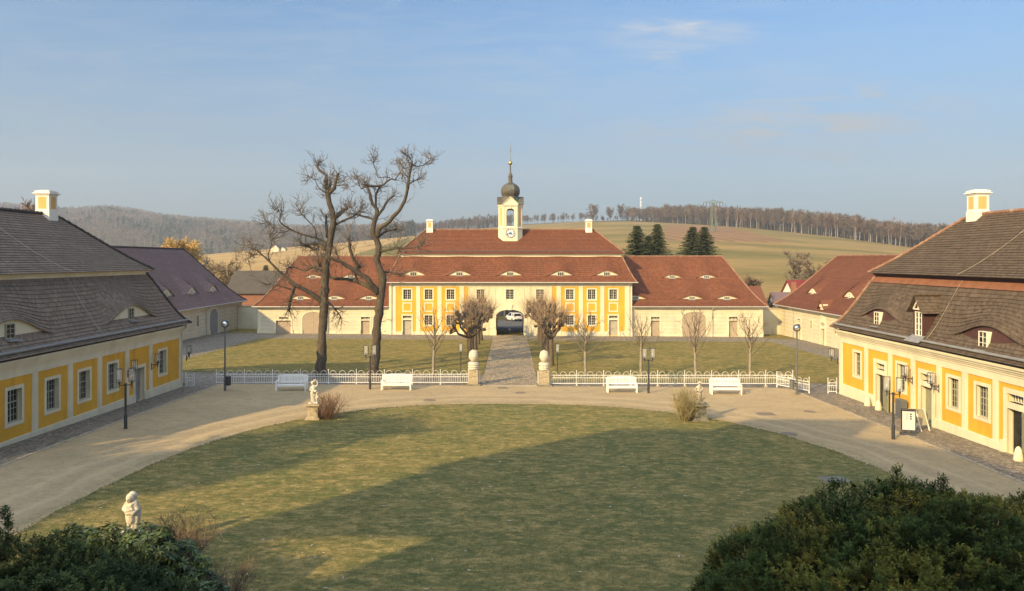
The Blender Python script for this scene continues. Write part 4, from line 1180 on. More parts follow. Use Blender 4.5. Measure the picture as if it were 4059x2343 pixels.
# ------------------------------------------------------------------ ochre side buildings of the court
def court_building(left):
    if left:
        X, Ya, Yb = -23.8, 29.6, 51.4; O, e, n = (X, Ya, 0), (0, 1, 0), (1, 0, 0); a_ = lambda y: y - Ya; dz = 0
        wins = [31.25, 34.07, 36.9, 39.66, 42.5, 48.6]; doors = [45.55]; lines = [(32.45, 32.9), (35.3, 35.75), (38.15, 38.6), (40.9, 41.35), (43.85, 44.3), (46.75, 47.2)]
        label = 'long ochre court building with dark grey mansard roof, its front in shade'
    else:
        X, Ya, Yb = 23.5, 29.6, 50.5; O, e, n = (X, Yb, 0), (0, -1, 0), (-1, 0, 0); a_ = lambda y: Yb - y; dz = -.18
        wins = [48.0, 42.6, 37.6, 35.3]; doors = [45.0, 40.0, 32.95]; lines = [(46.55, 47.0), (43.6, 44.05), (41.1, 41.55), (38.6, 39.05), (36.4, 36.85), (34.1, 34.5), (31.3, 31.75)]
        label = 'long ochre court building with brown mansard roof, its sunlit front with open doors'
    L = Yb - Ya; D = 11.4
    root = thing('court_building', label, 'building', (X, Ya, 0), 'ochre buildings along the court')
    F_ = Fac(O, e, n); Fr = Frame(O, e, n); GB = -1.2; ZE = 4.36 + dz
    ww, z0, z1 = (.98, 1.20, 2.78) if left else (.92, 1.32 + dz, 2.90 + dz)
    holes = [(a_(y) - ww / 2, a_(y) + ww / 2, z0, z1) for y in wins]
    for y in doors:
        zb = gz(X, y) + .02
        holes.append((a_(y) - .55, a_(y) + .55, zb, 2.12 + zb))
        if not left: holes.append((a_(y) - .5, a_(y) + .5, 2.42 + zb, 2.82 + zb))
    mb = MB(); F_.wall(mb, 0, L, GB, 4.0 + dz, holes, .26); mb.build('wall', [M['yellow'], M['trim']], root)
    Fb = Fr
    mb = MB()
    c = [Fr.p(0, .0, 0), Fr.p(0, D, 0), Fr.p(L, D, 0), Fr.p(L, 0, 0)]
    for p, q in zip(c, c[1:]): mb.face([p + V((0, 0, GB)), q + V((0, 0, GB)), q + V((0, 0, ZE)), p + V((0, 0, ZE))])
    mb.build('wall', M['cream'], root)
    # pilaster strips with a thin framing fillet
    strips = [(a_(y0), a_(y1)) for y0, y1 in lines]; strips = [tuple(sorted(s)) for s in strips] + [(0, .42), (L - .42, L)]
    for a0, a1 in sorted(strips):
        mb = MB(); F_.box(mb, a0, a1, GB, 3.42 + dz, -.02, .045); F_.box(mb, a0 + .09, a1 - .09, GB, 3.44 + dz, .0, .065)
        mb.build('pilaster', M['trim'], root)
    dpos = sorted((a_(y) - .8, a_(y) + .8) for y in doors)
    last = 0
    for k0, k1 in dpos + [(L + .03, 0)]:
        mb = MB()
        # plinth top follows the ground
        y0, y1 = last, k0
        za = gz(X, (F_.p(y0, 0)).y) + .55; zb = gz(X, (F_.p(y1, 0)).y) + .55
        mb.hexa([F_.p(y0, GB, .11), F_.p(y1, GB, .11), F_.p(y1, GB, -.02), F_.p(y0, GB, -.02), F_.p(y0, .42 + dz, .085), F_.p(y1, .42 + dz, .085), F_.p(y1, .45 + dz, -.02), F_.p(y0, .45 + dz, -.02)])
        last = k1
        mb.build('plinth', M['trim'], root)
    mb = MB()
    F_.box(mb, -.02, L + .02, 3.36 + dz, 3.78 + dz, -.02, .05)
    for z, d in ((3.74, .10), (3.86, .17), (3.97, .26), (4.10, .36)): F_.box(mb, -.05, L + .05, z + dz, z + .135 + dz, -.3, d)
    mb.build('cornice', M['trim'], root)
    for y in wins: F_.window(root, a_(y), z0, ww, z1 - z0, 4, 5, mat='greyframe', sur=.17, rev=.22, bar=.055)
    for i, y in enumerate(doors):
        zb = gz(X, y) + .02
        if left: F_.door(root, a_(y), zb, 1.1, 2.12, mat='gategrey', sur=.2, rev=.25)
        elif i == 1: F_.door(root, a_(y), zb, 1.1, 2.12, mat='greendoor', transom=(2.42 + zb, 2.82 + zb), sur=.24, rev=.25, leaves=2)
        else:
            # glazed inner door, the timber leaf folded back against the wall
            d = F_.door(root, a_(y), zb, 1.1, 2.12, mat='glass', transom=(2.42 + zb, 2.82 + zb), sur=.24, rev=.25, panel=False, name='glazed_door')
            mb = MB(); F_.ring(mb, a_(y) - .5, a_(y) + .5, zb + .05, zb + 2.05, .05, -.245, -.22); mb.build('door_frame', M['greyframe'], d)
            mb = MB(); h0 = F_.p(a_(y) + .58, zb + .04, .1)
            ang = R(14); dv = V(e) * math.cos(ang) + V(n) * math.sin(ang); f2 = Fac(h0 - V((0, 0, zb + .04)), dv, V(n) * math.cos(ang) - V(e) * math.sin(ang))
            f2.box(mb, 0, 1.08, zb + .04, zb + 2.12, 0, .05)
            for z_ in (.12, .95, 1.92): f2.box(mb, .04, 1.04, zb + z_, zb + z_ + .12, .05, .075)
            mb.bar(f2.p(.1, zb + 1.02, .06), f2.p(.98, zb + 1.9, .06), .1, .02, up=f2.n); mb.bar(f2.p(.1, zb + .2, .06), f2.p(.98, zb + .95, .06), .1, .02, up=f2.n)
            lf = mb.build('door_leaf', M['greendoor'], root); lf['label'] = 'olive plank leaf folded open'
            if y < 35:
                mb = MB(); F_.box(mb, a_(y) + .12, a_(y) + .34, zb + 1.15, zb + 1.5, -.245, -.235); mb.build('notice', M['paper'], d)
                mb = MB(); F_.box(mb, a_(y) + .14, a_(y) + .30, zb + 1.18, zb + 1.29, -.236, -.230); mb.build('notice_picture', M['taillamp'], d)
    # mansard roof
    o = .5; bi, be, zb = 1.6, 1.9, 8.05 + dz; ri, zr = 5.4, 11.85 + dz * .5
    tile = 'greytile' if left else 'browntile'; rid = 'ridgedark' if left else 'ridge'
    if left: dorm = [(a_(34.1) + o, .30, 3.6, 1.0, .66), (a_(45.0) + o, .30, 3.6, 1.0, .66)]
    else: dorm = [(a_(45.6) + o, .36, 3.2, .74, .55), (a_(35.2) + o, .30, 3.4, .8, .55)]
    A_, B_, C_, D_ = Fr.p(-o, -o, ZE), Fr.p(L + o, -o, ZE), Fr.p(L - be, bi, zb), Fr.p(be, bi, zb)
    E_, G_, C2, D2 = Fr.p(L + o, D + o, ZE), Fr.p(-o, D + o, ZE), Fr.p(L - be, D - bi, zb), Fr.p(be, D - bi, zb)
    mb = MB(); panels = []; bell = .62
    roof_slope(mb, A_, B_, C_, D_, .22, .3, bell, dorm, .042, panels)
    roof_slope(mb, B_, E_, C2, C_, .20, 1.5, bell, (), .042); roof_slope(mb, G_, A_, D_, D2, .20, 1.5, bell, (), .042); roof_slope(mb, E_, G_, D2, C2, .25, 3, bell)
    lr = mb.build('lower_roof', M[tile], root)
    for p, q in ((A_, D_), (B_, C_)):
        last = None; mb = MB()
        for k in range(9):
            t = k / 8; w = p.lerp(q, t); w.z -= bell * t * (1 - t) ** 2 * 4
            if last is not None: ridge_line(mb, last, w, .10, .34)
            last = w
        mb.build('hip_tiles', M[rid], lr)
    eyebrow_parts(root, panels, 'trim' if left else 'plumwood', (.62, .72) if left else (.62, .85), fm='greyframe' if left else 'frame', nx=2, ny=3, vee=0 if left else .5)
    mb = MB(); k = .14
    ring = lambda q: [(be - q, bi - q), (L - be + q, bi - q), (L - be + q, D - bi + q), (be - q, D - bi + q)]
    for q, za, zt in ((.05, zb - .15, zb + .12), (.16, zb + .10, zb + .22)):
        pts = ring(q); mb.prism([Fr.p(a, b, za) for a, b in pts], (0, 0, zt - za))
    mb.build('roof_cornice', M['trim'] if left else M['plumwood'], root)
    if not left:
        mb = MB(); nn = (B_ - A_).cross(D_ - A_).normalized(); nn = nn if nn.z > 0 else -nn
        q = [A_.lerp(D_, t) if w == 0 else B_.lerp(C_, t) for w, t in ((0, .885), (1, .885), (1, .985), (0, .985))]
        mb.face([p + nn * .06 for p in q]); mb.build('roof_band', M['flatred'], root)
    z2 = zb + .22; k_ = .38
    A2, B2, C3, D3 = Fr.p(be - k_, bi - k_, z2), Fr.p(L - be + k_, bi - k_, z2), Fr.p(L - ri, D / 2, zr), Fr.p(ri, D / 2, zr)
    E2, G2 = Fr.p(L - be + k_, D - bi + k_, z2), Fr.p(be - k_, D - bi + k_, z2)
    mb = MB()
    for q in ((A2, B2, C3, D3), (B2, E2, C3, C3), (G2, A2, D3, D3), (E2, G2, D3, C3)): roof_slope(mb, *q, .22, 1.5, .22, (), .042)
    ur = mb.build('upper_roof', M[tile], root)
    mb = MB(); ridge_line(mb, D3, C3, .12, .34)
    for p, q in ((A2, D3), (B2, C3)):
        last = None
        for k in range(9):
            t = k / 8; w = p.lerp(q, t); w.z -= .22 * t * (1 - t) ** 2 * 4
            if last is not None: ridge_line(mb, last, w, .10, .34)
            last = w
    mb.build('ridge_tiles', M[rid], ur)
    # gutter set a little way up the slope, and the lightning wire
    t = .085
    gp = []
    for s_ in (0.0, 1.0):
        p = A_.lerp(B_, s_).lerp(D_.lerp(C_, s_), t); p.z += -bell * t * (1 - t) ** 2 * 4 + .13; gp.append(p - V(n) * -.03)
    mb = MB(); mb.tube(gp, .075, 10); mb.build('gutter', M['zinc'], root)
    mb = MB(); y_ = 38.6 if left else 37.2
    s0 = (a_(y_) + (1.8 if left else -1.8)) / L
    seq = [(A2.lerp(B2, s0 + (t_ * (-.16 if left else .14)))).lerp(D3.lerp(C3, s0 + (t_ * (-.16 if left else .14))), t_) - V((0, 0, .22 * t_ * (1 - t_) ** 2 * 4)) + V(n) * .05 + V((0, 0, .09)) for t_ in np.linspace(0, 1, 14)]
    mb.tube(seq, .012, 4)
    seq = [A_.lerp(B_, s0 + .04 * (1 - t_) * (1 if left else -1)).lerp(D_.lerp(C_, s0 + .04 * (1 - t_) * (1 if left else -1)), t_) - V((0, 0, bell * t_ * (1 - t_) ** 2 * 4)) + V(n) * .07 + V((0, 0, .06)) for t_ in np.linspace(.16, .98, 14)]
    mb.tube(seq, .012, 4); mb.build('lightning_wire', M['zincpale'] if left else M['sandstone'], root)
    if left: chimney(root, X - D / 2 + .05, Yb - ri - .9, .86, .82, zr - .6, 13.35)
    else: chimney(root, X + D / 2 - .05, Yb - ri - .9, .86, .82, zr - .6, 13.3)
    downpipe(root, F_, L - .12 if left else .12, ZE - .04, gz(X, Yb) - .02, .09)
    if not left:
        # gabled dormer house standing on the slope
        y = 40.6; a = a_(y); t = .20; p = A_.lerp(B_, (a + o) / (L + 2 * o)).lerp(D_, t * 0)
        bf = -o + (bi + o) * .18; zf = ZE + (zb - ZE) * .18 - bell * .18 * .82 ** 2 * 4 - .15
        f = Fac(Fr.p(a, bf, 0), V(e), V(n)); w, h = .52, 1.75
        mb = MB()
        f.wall(mb, -w, w, zf, zf + h, [(-.33, .33, zf + .25, zf + h - .12)], .08)
        for s_ in (-w, w): mb.face([f.p(s_, zf, 0), f.p(s_, zf + h, 0), f.p(s_, zf + h, -2.4), f.p(s_, zf, -2.4)])
        mb.face([f.p(-w, zf + h, 0), f.p(w, zf + h, 0), f.p(0, zf + h + .62, 0)])
        dh = mb.build('dormer_house', M['plumwood'], root)
        mb = MB()
        for s_ in (-1, 1):
            roof_slope(mb, f.p(s_ * (w + .26), zf + h - .18, .28), f.p(s_ * (w + .26), zf + h - .18, -2.7), f.p(0, zf + h + .78, -2.7), f.p(0, zf + h + .78, .28), .2, 1, .12)
        ridge_line(mb, f.p(0, zf + h + .8, .3), f.p(0, zf + h + .8, -2.6), .1, .34)
        mb.build('dormer_roof', M['browntile'], dh)
        win_ = f.window(dh, 0, zf + .25, .66, h - .37, 2, 4, mat='frame', surround=False, rev=.03, bar=.07)
        mb = MB()
        for s_ in (-1, 1): mb.bar(f.p(s_ * .5, zf + h + .0, .02), f.p(0, zf + h + .6, .02), .07)
        mb.bar(f.p(-.5, zf + h + .02, .02), f.p(.5, zf + h + .02, .02), .07)
        mb.bar(f.p(0, zf + h, .02), f.p(0, zf + h + .5, .02), .05); mb.build('gable_frame', M['frame'], dh)
        mb = MB(); mb.hexa([f.p(-.75, zf - .1, .45), f.p(.75, zf - .1, .45), f.p(.62, zf + .25, -.02), f.p(-.62, zf + .25, -.02), f.p(-.75, zf - .06, .45), f.p(.75, zf - .06, .45), f.p(.62, zf + .29, -.02), f.p(-.62, zf + .29, -.02)])
        mb.build('flashing', M['zinc'], dh)
    return root
court_building(True); court_building(False)

# ------------------------------------------------------------------ barns behind
def barn(left):
    if left:
        X, Ya, Yb = -38.5, 58., 102.; O, e, n = (X, Ya, 0), (0, 1, 0), (1, 0, 0); a_ = lambda y: y - Ya; tile, ridge = 'purpletile', 'ridgedark'; ze, zr, hl = 3.1, 10.4, 5.
        label = 'long pale barn with plum grey roof and arched double gate, in shade'
        dorm = [(a_(y) + .5, .26, 2.3, 1.0, .36) for y in (82.2, 88.7, 95.0)]
        wins = [(83.3, .55, 1.35, .75), (87.5, .55, 1.35, .75)]; gate = (92.2, 2.6); doors = []
    else:
        X, Ya, Yb = 37.0, 58., 97.8; O, e, n = (X, Yb, 0), (0, -1, 0), (-1, 0, 0); a_ = lambda y: Yb - y; tile, ridge = 'redtile2', 'ridge'; ze, zr, hl = 2.8, 9.45, 4.6
        label = 'long cream barn with rust red roof and narrow doors, sunlit behind the ochre building'
        dorm = [(a_(y) + .5, .33, 2.1, .85, .36) for y in (90.8, 80.9)]
        wins = [(87.2, .55, .95, .55), (80.8, .55, .95, .5)]; gate = None; doors = [(90.8, 1.0), (83.9, 1.0)]
    L = Yb - Ya; D = 12.
    root = thing('barn', label, 'barn', (X, Ya, -.8), 'barns behind the court')
    F_ = Fac(O, e, n); Fr = Frame(O, e, n); GB = -1.8
    g0 = lambda y: gz(X, y) + .02
    holes = [(a_(y) - w / 2, a_(y) + w / 2, z, z + h) for y, w, h, z in wins]
    for y, w in doors: holes += [(a_(y) - w / 2, a_(y) + w / 2, g0(y), g0(y) + 1.9), (a_(y) - w / 2, a_(y) + w / 2, g0(y) + 2.25, g0(y) + 2.55)]
    mb = MB(); F_.wall(mb, 0, L, GB, ze, holes)
    c = [Fr.p(0, 0, 0), Fr.p(0, D, 0), Fr.p(L, D, 0), Fr.p(L, 0, 0)]
    for p, q in zip(c, c[1:]): mb.face([p + V((0, 0, GB)), q + V((0, 0, GB)), q + V((0, 0, ze)), p + V((0, 0, ze))])
    mb.build('wall', M['cream2'], root)
    mb = MB()
    blocks = sorted([(a_(y) - .65, a_(y) + .65) for y, w, h, z in wins] + [(a_(y) - .85, a_(y) + .85) for y, w in doors] + ([(a_(gate[0]) - gate[1] / 2 - .4, a_(gate[0]) + gate[1] / 2 + .4)] if gate else []))
    edges = [.3] + [k for p in blocks for k in p] + [L - .3]
    for a, b in zip(edges[::2], edges[1::2]):
        for k in range(7):
            z = -.5 + k * .5
            if b - a > .2: F_.box(mb, a, b, z - .014, z + .014, -.005, .014)
    mb.build('course_line', M['sandstone'], root)
    mb = MB(); F_.box(mb, -.05, L + .05, ze - .32, ze - .15, -.02, .06); F_.box(mb, -.1, L + .1, ze - .15, ze, -.1, .2); mb.build('cornice', M['trim'], root)
    for y, w, h, z in wins: F_.window(root, a_(y), z, w, h, 2, 3, mat='greyframe', sur=.15)
    for y, w in doors: F_.door(root, a_(y), g0(y), w, 1.9, mat='gate', transom=(g0(y) + 2.25, g0(y) + 2.55), sur=.2, panel=False)
    if gate: F_.gate_leaf(root, a_(gate[0]), g0(gate[0]), gate[1], g0(gate[0]) + 3.2, 1.1, 'gategrey')
    Fr.hip(root, L, D, .5, ze + .02, zr, hl, 5.3 if left else hl, tile, ridge, .24, .7, dorm, 'trim', (.5, .5))
    # hips are drawn from the plan ends
    mb = MB(); mb.tube([Fr.p(-.5, -.58, ze), Fr.p(L + .5, -.58, ze)], .065, 8); mb.build('gutter', M['zincpale'], root)
    downpipe(root, F_, a_(89.9 if left else 92.6), ze - .02, g0(90))
    if not left:
        # hoist bay with a small hooded roof breaking the eaves
        y = 83.9; a = a_(y); mb = MB(); F_.box(mb, a - .42, a + .42, g0(y) + 2.7, ze + .9, -.3, .12); F_.box(mb, a - .55, a + .55, ze + .6, ze + .95, -.35, .2); mb.build('hoist_bay', M['trim'], root)
        mb = MB(); mb.face([F_.p(a - .9, ze + .35, .35), F_.p(a, ze + 1.35, .35), F_.p(a, ze + 1.6, -2.), F_.p(a - .9, ze + .5, -.6)]); mb.face([F_.p(a + .9, ze + .35, .35), F_.p(a, ze + 1.35, .35), F_.p(a, ze + 1.6, -2.), F_.p(a + .9, ze + .5, -.6)])
        mb.build('hoist_roof', M['redtile2'], root)
    return root
barn(True); barn(False)

def garden_wall(x0, x1, y, top, label, cap=.14):
    mb = MB(); mb.box(x0, x1, y, y + .4, -2, top)
    root = thing('garden_wall', label, 'wall', ((x0 + x1) / 2, y, -1), 'rendered garden walls')
    mb.build('wall', M['greywall'], root)
    mb = MB(); mb.box(x0, x1, y - .08, y + .48, top + .003, top + cap); mb.build('coping', M['sandstone'], root)
    mb = MB(); mb.box(x0, x1, y - .07, y - .003, -2, -.15); mb.build('plinth', M['greywall'], root)
M['greywall'] = plaster('weathered_plaster', (.56, .53, .40), .7)
garden_wall(-38.45, -33.25, 100.2, 2.35, 'stained plaster garden wall beside the plum roofed barn')
garden_wall(33.3, 37.0, 97.2, 2.25, 'plaster garden wall between the red roofed wing and the rust roofed barn')

# ------------------------------------------------------------------ houses and sheds beyond
def far_house(name, label, cat, c, w, d, h, rh, wall, roof, rot=0, axis='x', extras=None, group=None):
    root = thing(name, label, cat, c, group); root.rotation_euler = (0, 0, rot)
    L = []
    def put(mb, nm, m, par):
        o = mb.build(nm, M[m], None); o.parent = par; return o
    mb = MB(); mb.box(-w / 2, w / 2, -d / 2, d / 2, -2, h)
    if axis == 'x':
        for s_ in (-1, 1): mb.prism([(s_ * w / 2, -d / 2, h), (s_ * w / 2, d / 2, h), (s_ * w / 2, 0, h + rh)], (-s_ * .1, 0, 0))
    else:
        for s_ in (-1, 1): mb.prism([(-w / 2, s_ * d / 2, h), (w / 2, s_ * d / 2, h), (0, s_ * d / 2, h + rh)], (0, -s_ * .1, 0))
    put(mb, 'wall', wall, root)
    mb = MB(); o = .4
    for s_ in (-1, 1):
        if axis == 'x':
            k = rh / (d / 2); q = [(-w / 2 - o, s_ * (d / 2 + o), h - k * o), (w / 2 + o, s_ * (d / 2 + o), h - k * o), (w / 2 + o, 0, h + rh), (-w / 2 - o, 0, h + rh)]
        else:
            k = rh / (w / 2); q = [(s_ * (w / 2 + o), -d / 2 - o, h - k * o), (s_ * (w / 2 + o), d / 2 + o, h - k * o), (0, d / 2 + o, h + rh), (0, -d / 2 - o, h + rh)]
        mb.prism([V(p) + V((0, 0, .05)) for p in q], (0, 0, .15))
    put(mb, 'roof', roof, root)
    if extras: extras(root, put)
    return root
# dark roofed shed between the barn and the wing
c = at(640, None, 126.); 
def ex1(root, put):
    mb = MB(); mb.box(-4.5, 4.5, -4.62, -4.5, 1.2, 1.5); put(mb, 'lintel', 'slatelight', root)
far_house('shed', 'low brick shed with a dark felt roof behind the garden wall', 'shed', V((c.x + 1.2, 130, 1.2)), 13.5, 10, 2.0, 3.6, 'brick', 'flatdark', 0, 'x', ex1)
def ex2(root, put):
    for x in (-1.2, 1.2): 
        mb = MB(); mb.box(x - .45, x + .45, -4.08, -4.0, 1.3, 2.6); put(mb, 'window', 'glass', root)
    mb = MB(); mb.box(1.0, 1.9, -.5, .5, 6.0, 8.6); put(mb, 'chimney', 'brick', root)
c = V(((1925 - 1256) / F * 140, 140, -3.0)); 
far_house('house', 'white house with a mauve pent roof beyond the garden wall', 'house', V(((1935 - 1256) / F * 140, 140, -4.0)), 5.0, 8, 4.0, 2.4, 'whiteplaster', 'mauvesheet', R(-12), 'x', ex2)
far_house('house', 'white gabled house with a bright red roof behind the rust roofed barn', 'house', V(((1978 - 1256) / F * 146, 147, -4.6)), 5.6, 7, 5.6, 3.6, 'whiteplaster', 'redsheet', R(6), 'x', None)
far_house('house', 'small red roofed house just behind the end of the gatehouse wing', 'house', V(((1845 - 1256) / F * 122, 124, -2.2)), 4.5, 8, 3.2, 3.2, 'brick', 'redtile2', R(0), 'x', None)
for u, v, y, w, lab in ((680, 597, 600, 6.5, 'tall white gabled farmhouse standing alone at the far field edge'), (698, 604, 615, 5, 'low white farm building right of the gabled farmhouse on the far field edge')):
    x = (u - 1256) / F * y; z = gz(x, y)
    far_house('farmhouse', lab, 'house', V((x, y, z)), w, w, 3.0 if w > 6 else 1.6, 3.0 if w > 6 else 1.6, 'cream2', 'slatelight' if w > 6 else 'flatdark', 0, 'y', None, 'white farm buildings far off')
x = (500 - 1256) / F * 420
far_house('hut', 'tiny white box hut on the straw coloured field', 'hut', V((x, 420, gz(x, 420))), 4.5, 4, 2.4, .5, 'whiteplaster', 'slatelight', 0, 'x')
def ex3(root, put):
    mb = MB(); mb.hexa([(-16, -2.6, .7), (16, -2.6, .15), (16, -2.0, .15), (-16, -2.0, .7), (-16, -2.6, 1.15), (16, -2.6, .6), (16, -2.0, .6), (-16, -2.0, 1.15)]); put(mb, 'eaves', 'slatelight', root)
    for x in (-5.6, -1.4, 2.8):
        mb = MB(); mb.box(x, x + .28, -2.7, -2.55, -2, .2); put(mb, 'post', 'slatelight', root)
far_house('long_shed', 'dark grey boarded shed seen through the carriage arch behind the white car', 'shed', V((0, 165, -2.6)), 30, 4, 1.2, 1.0, 'slate', 'slate', 0, 'x', ex3)

# the castle itself, behind the viewer: upper shapes made up to throw the lawn shadow
def castle():
    root = thing('castle', 'tall cream castle behind the viewpoint, upper part made up to shape the lawn shadow', 'castle', (-10, -12, 0))
    mb = MB(); mb.box(-30.4, 30, -17, -2.0, -1, 13); mb.build('wall', M['cream'], root)
    mb = MB()
    fp = Fac((-30.6, -1.6, 0), (1, 0, 0), (0, 1, 0))
    for q0, q1, z0, z1 in ((0, 1.4, 13.02, 20), (7.4, 15, 13.02, 20), (1.4, 7.4, 16.3, 20), (1.4, 7.4, 13.02, 13.5)): fp.box(mb, q0, q1, z0, z1, -1.5, 0)  # unseen thin wall; its opening is added to let a sun patch through
    mb.build('shadow_gable', M['cream'], root)
    def hip(name, a, b):
        mb = MB()
        for k in range(4): mb.face([a[k], a[(k + 1) % 4], b[(k + 1) % 4], b[k]])
        mb.face(b); mb.build(name, M['browntile'], root)
    hip('shadow_caster_roof', [(-30.9, -4.6, 20.02), (-15.2, -4.6, 20.02), (-15.2, -1.2, 20.02), (-30.9, -1.2, 20.02)], [(-29.6, -3.4, 25.6), (-17.8, -3.4, 25.6), (-17.8, -2.6, 25.6), (-29.6, -2.6, 25.6)])  # unseen roof shaped to cast the far edge of the shadow
    mb = MB(); mb.box(-24.5, -17.0, -3.6, -2.4, 24.0, 27.4, .3, .2); mb.build('shadow_caster_box', M['cream'], root)  # added block, raises the shadow edge toward the drive
    hip('shadow_gap_roof', [(-23, -17.5, 13.02), (-11.4, -17.5, 13.02), (-11.4, -4.7, 13.02), (-23, -4.7, 13.02)], [(-21.5, -11, 27.4), (-13.2, -11, 25.4), (-13.2, -6, 25.0), (-21.5, -6, 27.4)])  # added roof, closes a lit gap in the drive shadow
    hip('main_roof', [(-10.5, -17.5, 13.02), (30.5, -17.5, 13.02), (30.5, -1.6, 13.02), (-10.5, -1.6, 13.02)], [(-10.5, -10, 18.8), (24, -10, 18.8), (24, -5, 18.8), (-10.5, -5, 18.8)])
castle()
# ------------------------------------------------------------------ trees
def rvec(rng):
    while True:
        v = V((rng.uniform(-1, 1), rng.uniform(-1, 1), rng.uniform(-1, 1)))
        if .05 < v.length < 1: return v.normalized()
def twig(mb, p, d, L, r, rng, lift=.25, n=4, sub=3, sides=3, wob=.25, depth=1):
    pts = [V(p)]; dd = V(d).normalized(); st = L / n
    for k in range(n):
        dd = (dd + V((0, 0, lift)) + rvec(rng) * wob).normalized(); pts.append(pts[-1] + dd * st)
    mb.tube(pts, [r * (1 - .75 * k / n) for k in range(n + 1)], sides, cap=False)
    if depth > 0:
        for s_ in range(sub):
            k = rng.randint(1, n - 1); b = (pts[k + 1] - pts[k]).normalized()
            twig(mb, pts[k].lerp(pts[k + 1], rng.random()), (b + rvec(rng) * .95), L * rng.uniform(.3, .6), r * .6, rng, lift, 3, 2, sides, wob, depth - 1)
TZ = lambda x, y: ((900 + x / 1.82) * .6213, (500 + y / 1.82) * .6213)
def old_tree(seed, Y, base, limbs, label, twn, patch=None):
    rng = random.Random(seed)
    gx0 = (base[0] - 1256) / F * Y
    z0 = gz(gx0, Y)
    root = thing('old_tree', label, 'tree', (gx0, Y, z0), 'large bare trees on the garden lawn')
    s = Y / F; px = .6213 / 1.82 * s
    bent = V((0, 0, 0))
    tw = MB(); trunk = MB(); first = True
    offs = {}
    for pts, spread in limbs:
        side = rng.choice((-1, 1)) * spread * rng.uniform(.6, 1.0)
        key = min(offs, key=lambda k: (k[0] - pts[0][0]) ** 2 + (k[1] - pts[0][1]) ** 2) if offs else None
        y0 = offs[key] if key is not None else 0.
        P, Rr = [], []
        tot = sum(math.hypot(b[0] - a[0], b[1] - a[1]) for a, b in zip(pts, pts[1:])); acc = 0
        for k, q in enumerate(pts):
            if k: acc += math.hypot(q[0] - pts[k - 1][0], q[1] - pts[k - 1][1])
            yy = y0 + side * (acc / tot) ** .8
            u, v = TZ(q[0], q[1])
            P.append(V(((u - 1256) * s, Y + yy, 9 + (640 - v) * s)))
            Rr.append(q[2] * px / 2 if len(q) > 2 else None)
            offs[(q[0], q[1])] = yy
        for k in range(len(Rr)):
            if Rr[k] is None:
                nx = next((j for j in range(k + 1, len(Rr)) if Rr[j] is not None), None)
                Rr[k] = Rr[nx] * 1.05 if nx is not None else (Rr[k - 1] * .75)
        # refine and roughen
        Q, RR = [], []
        for k in range(len(P) - 1):
            nn = max(2, int((P[k + 1] - P[k]).length / .35))
            for j in range(nn):
                t = j / nn
                # catmull-rom
                p0, p1, p2, p3 = P[max(0, k - 1)], P[k], P[k + 1], P[min(len(P) - 1, k + 2)]
                q = .5 * ((2 * p1) + (p2 - p0) * t + (2 * p0 - 5 * p1 + 4 * p2 - p3) * t * t + (3 * p1 - p0 - 3 * p2 + p3) * t ** 3)
                r = Rr[k] * (1 - t) + Rr[k + 1] * t
                Q.append(q + rvec(rng) * r * .20); RR.append(r * rng.uniform(.86, 1.14))
        Q.append(P[-1]); RR.append(Rr[-1])
        if first:
            Q.insert(0, V((Q[0].x, Q[0].y, z0 - .15))); RR.insert(0, RR[0] * 1.35)
            RR[1] *= 1.15
        first_ = first
        trunk.tube(Q, RR, 10 if RR[0] > .12 else 6)
        first = False
        # spurs and twigs: many towards the tips
        n = len(Q)
        for k in range(n):
            r = RR[k]
            fr_ = k / n
            if r > .30: cnt = 1 if rng.random() < .18 else 0
            elif r > .14: cnt = 1 if rng.random() < .36 + .35 * fr_ else 0
            else: cnt = 1 if rng.random() < .85 else 0
            if k > n - 4: cnt = 6
            for _ in range(cnt):
                d0 = (Q[min(n - 1, k + 1)] - Q[max(0, k - 1)]).normalized() if n > 1 else V((0, 0, 1))
                d = d0 * .5 + rvec(rng)
                low = Q[k].z < 5.5
                L = rng.uniform(.5, 1.3) * (.85 if Q[k].z > 13 else 1.15)
                twig(tw, Q[k] + d.normalized() * r * .6, d, L, .024 + .009 * rng.random(), rng, lift=(-.12 if low and rng.random() < .6 else .14), n=5, sub=4, wob=.34, depth=2 if rng.random() < .65 else 1)
    trunk.build('trunk', M['bark_big'], root, smooth=True)
    tw.build('twigs', M['twig_grey'], root)
    if patch: patch(root)
    return root
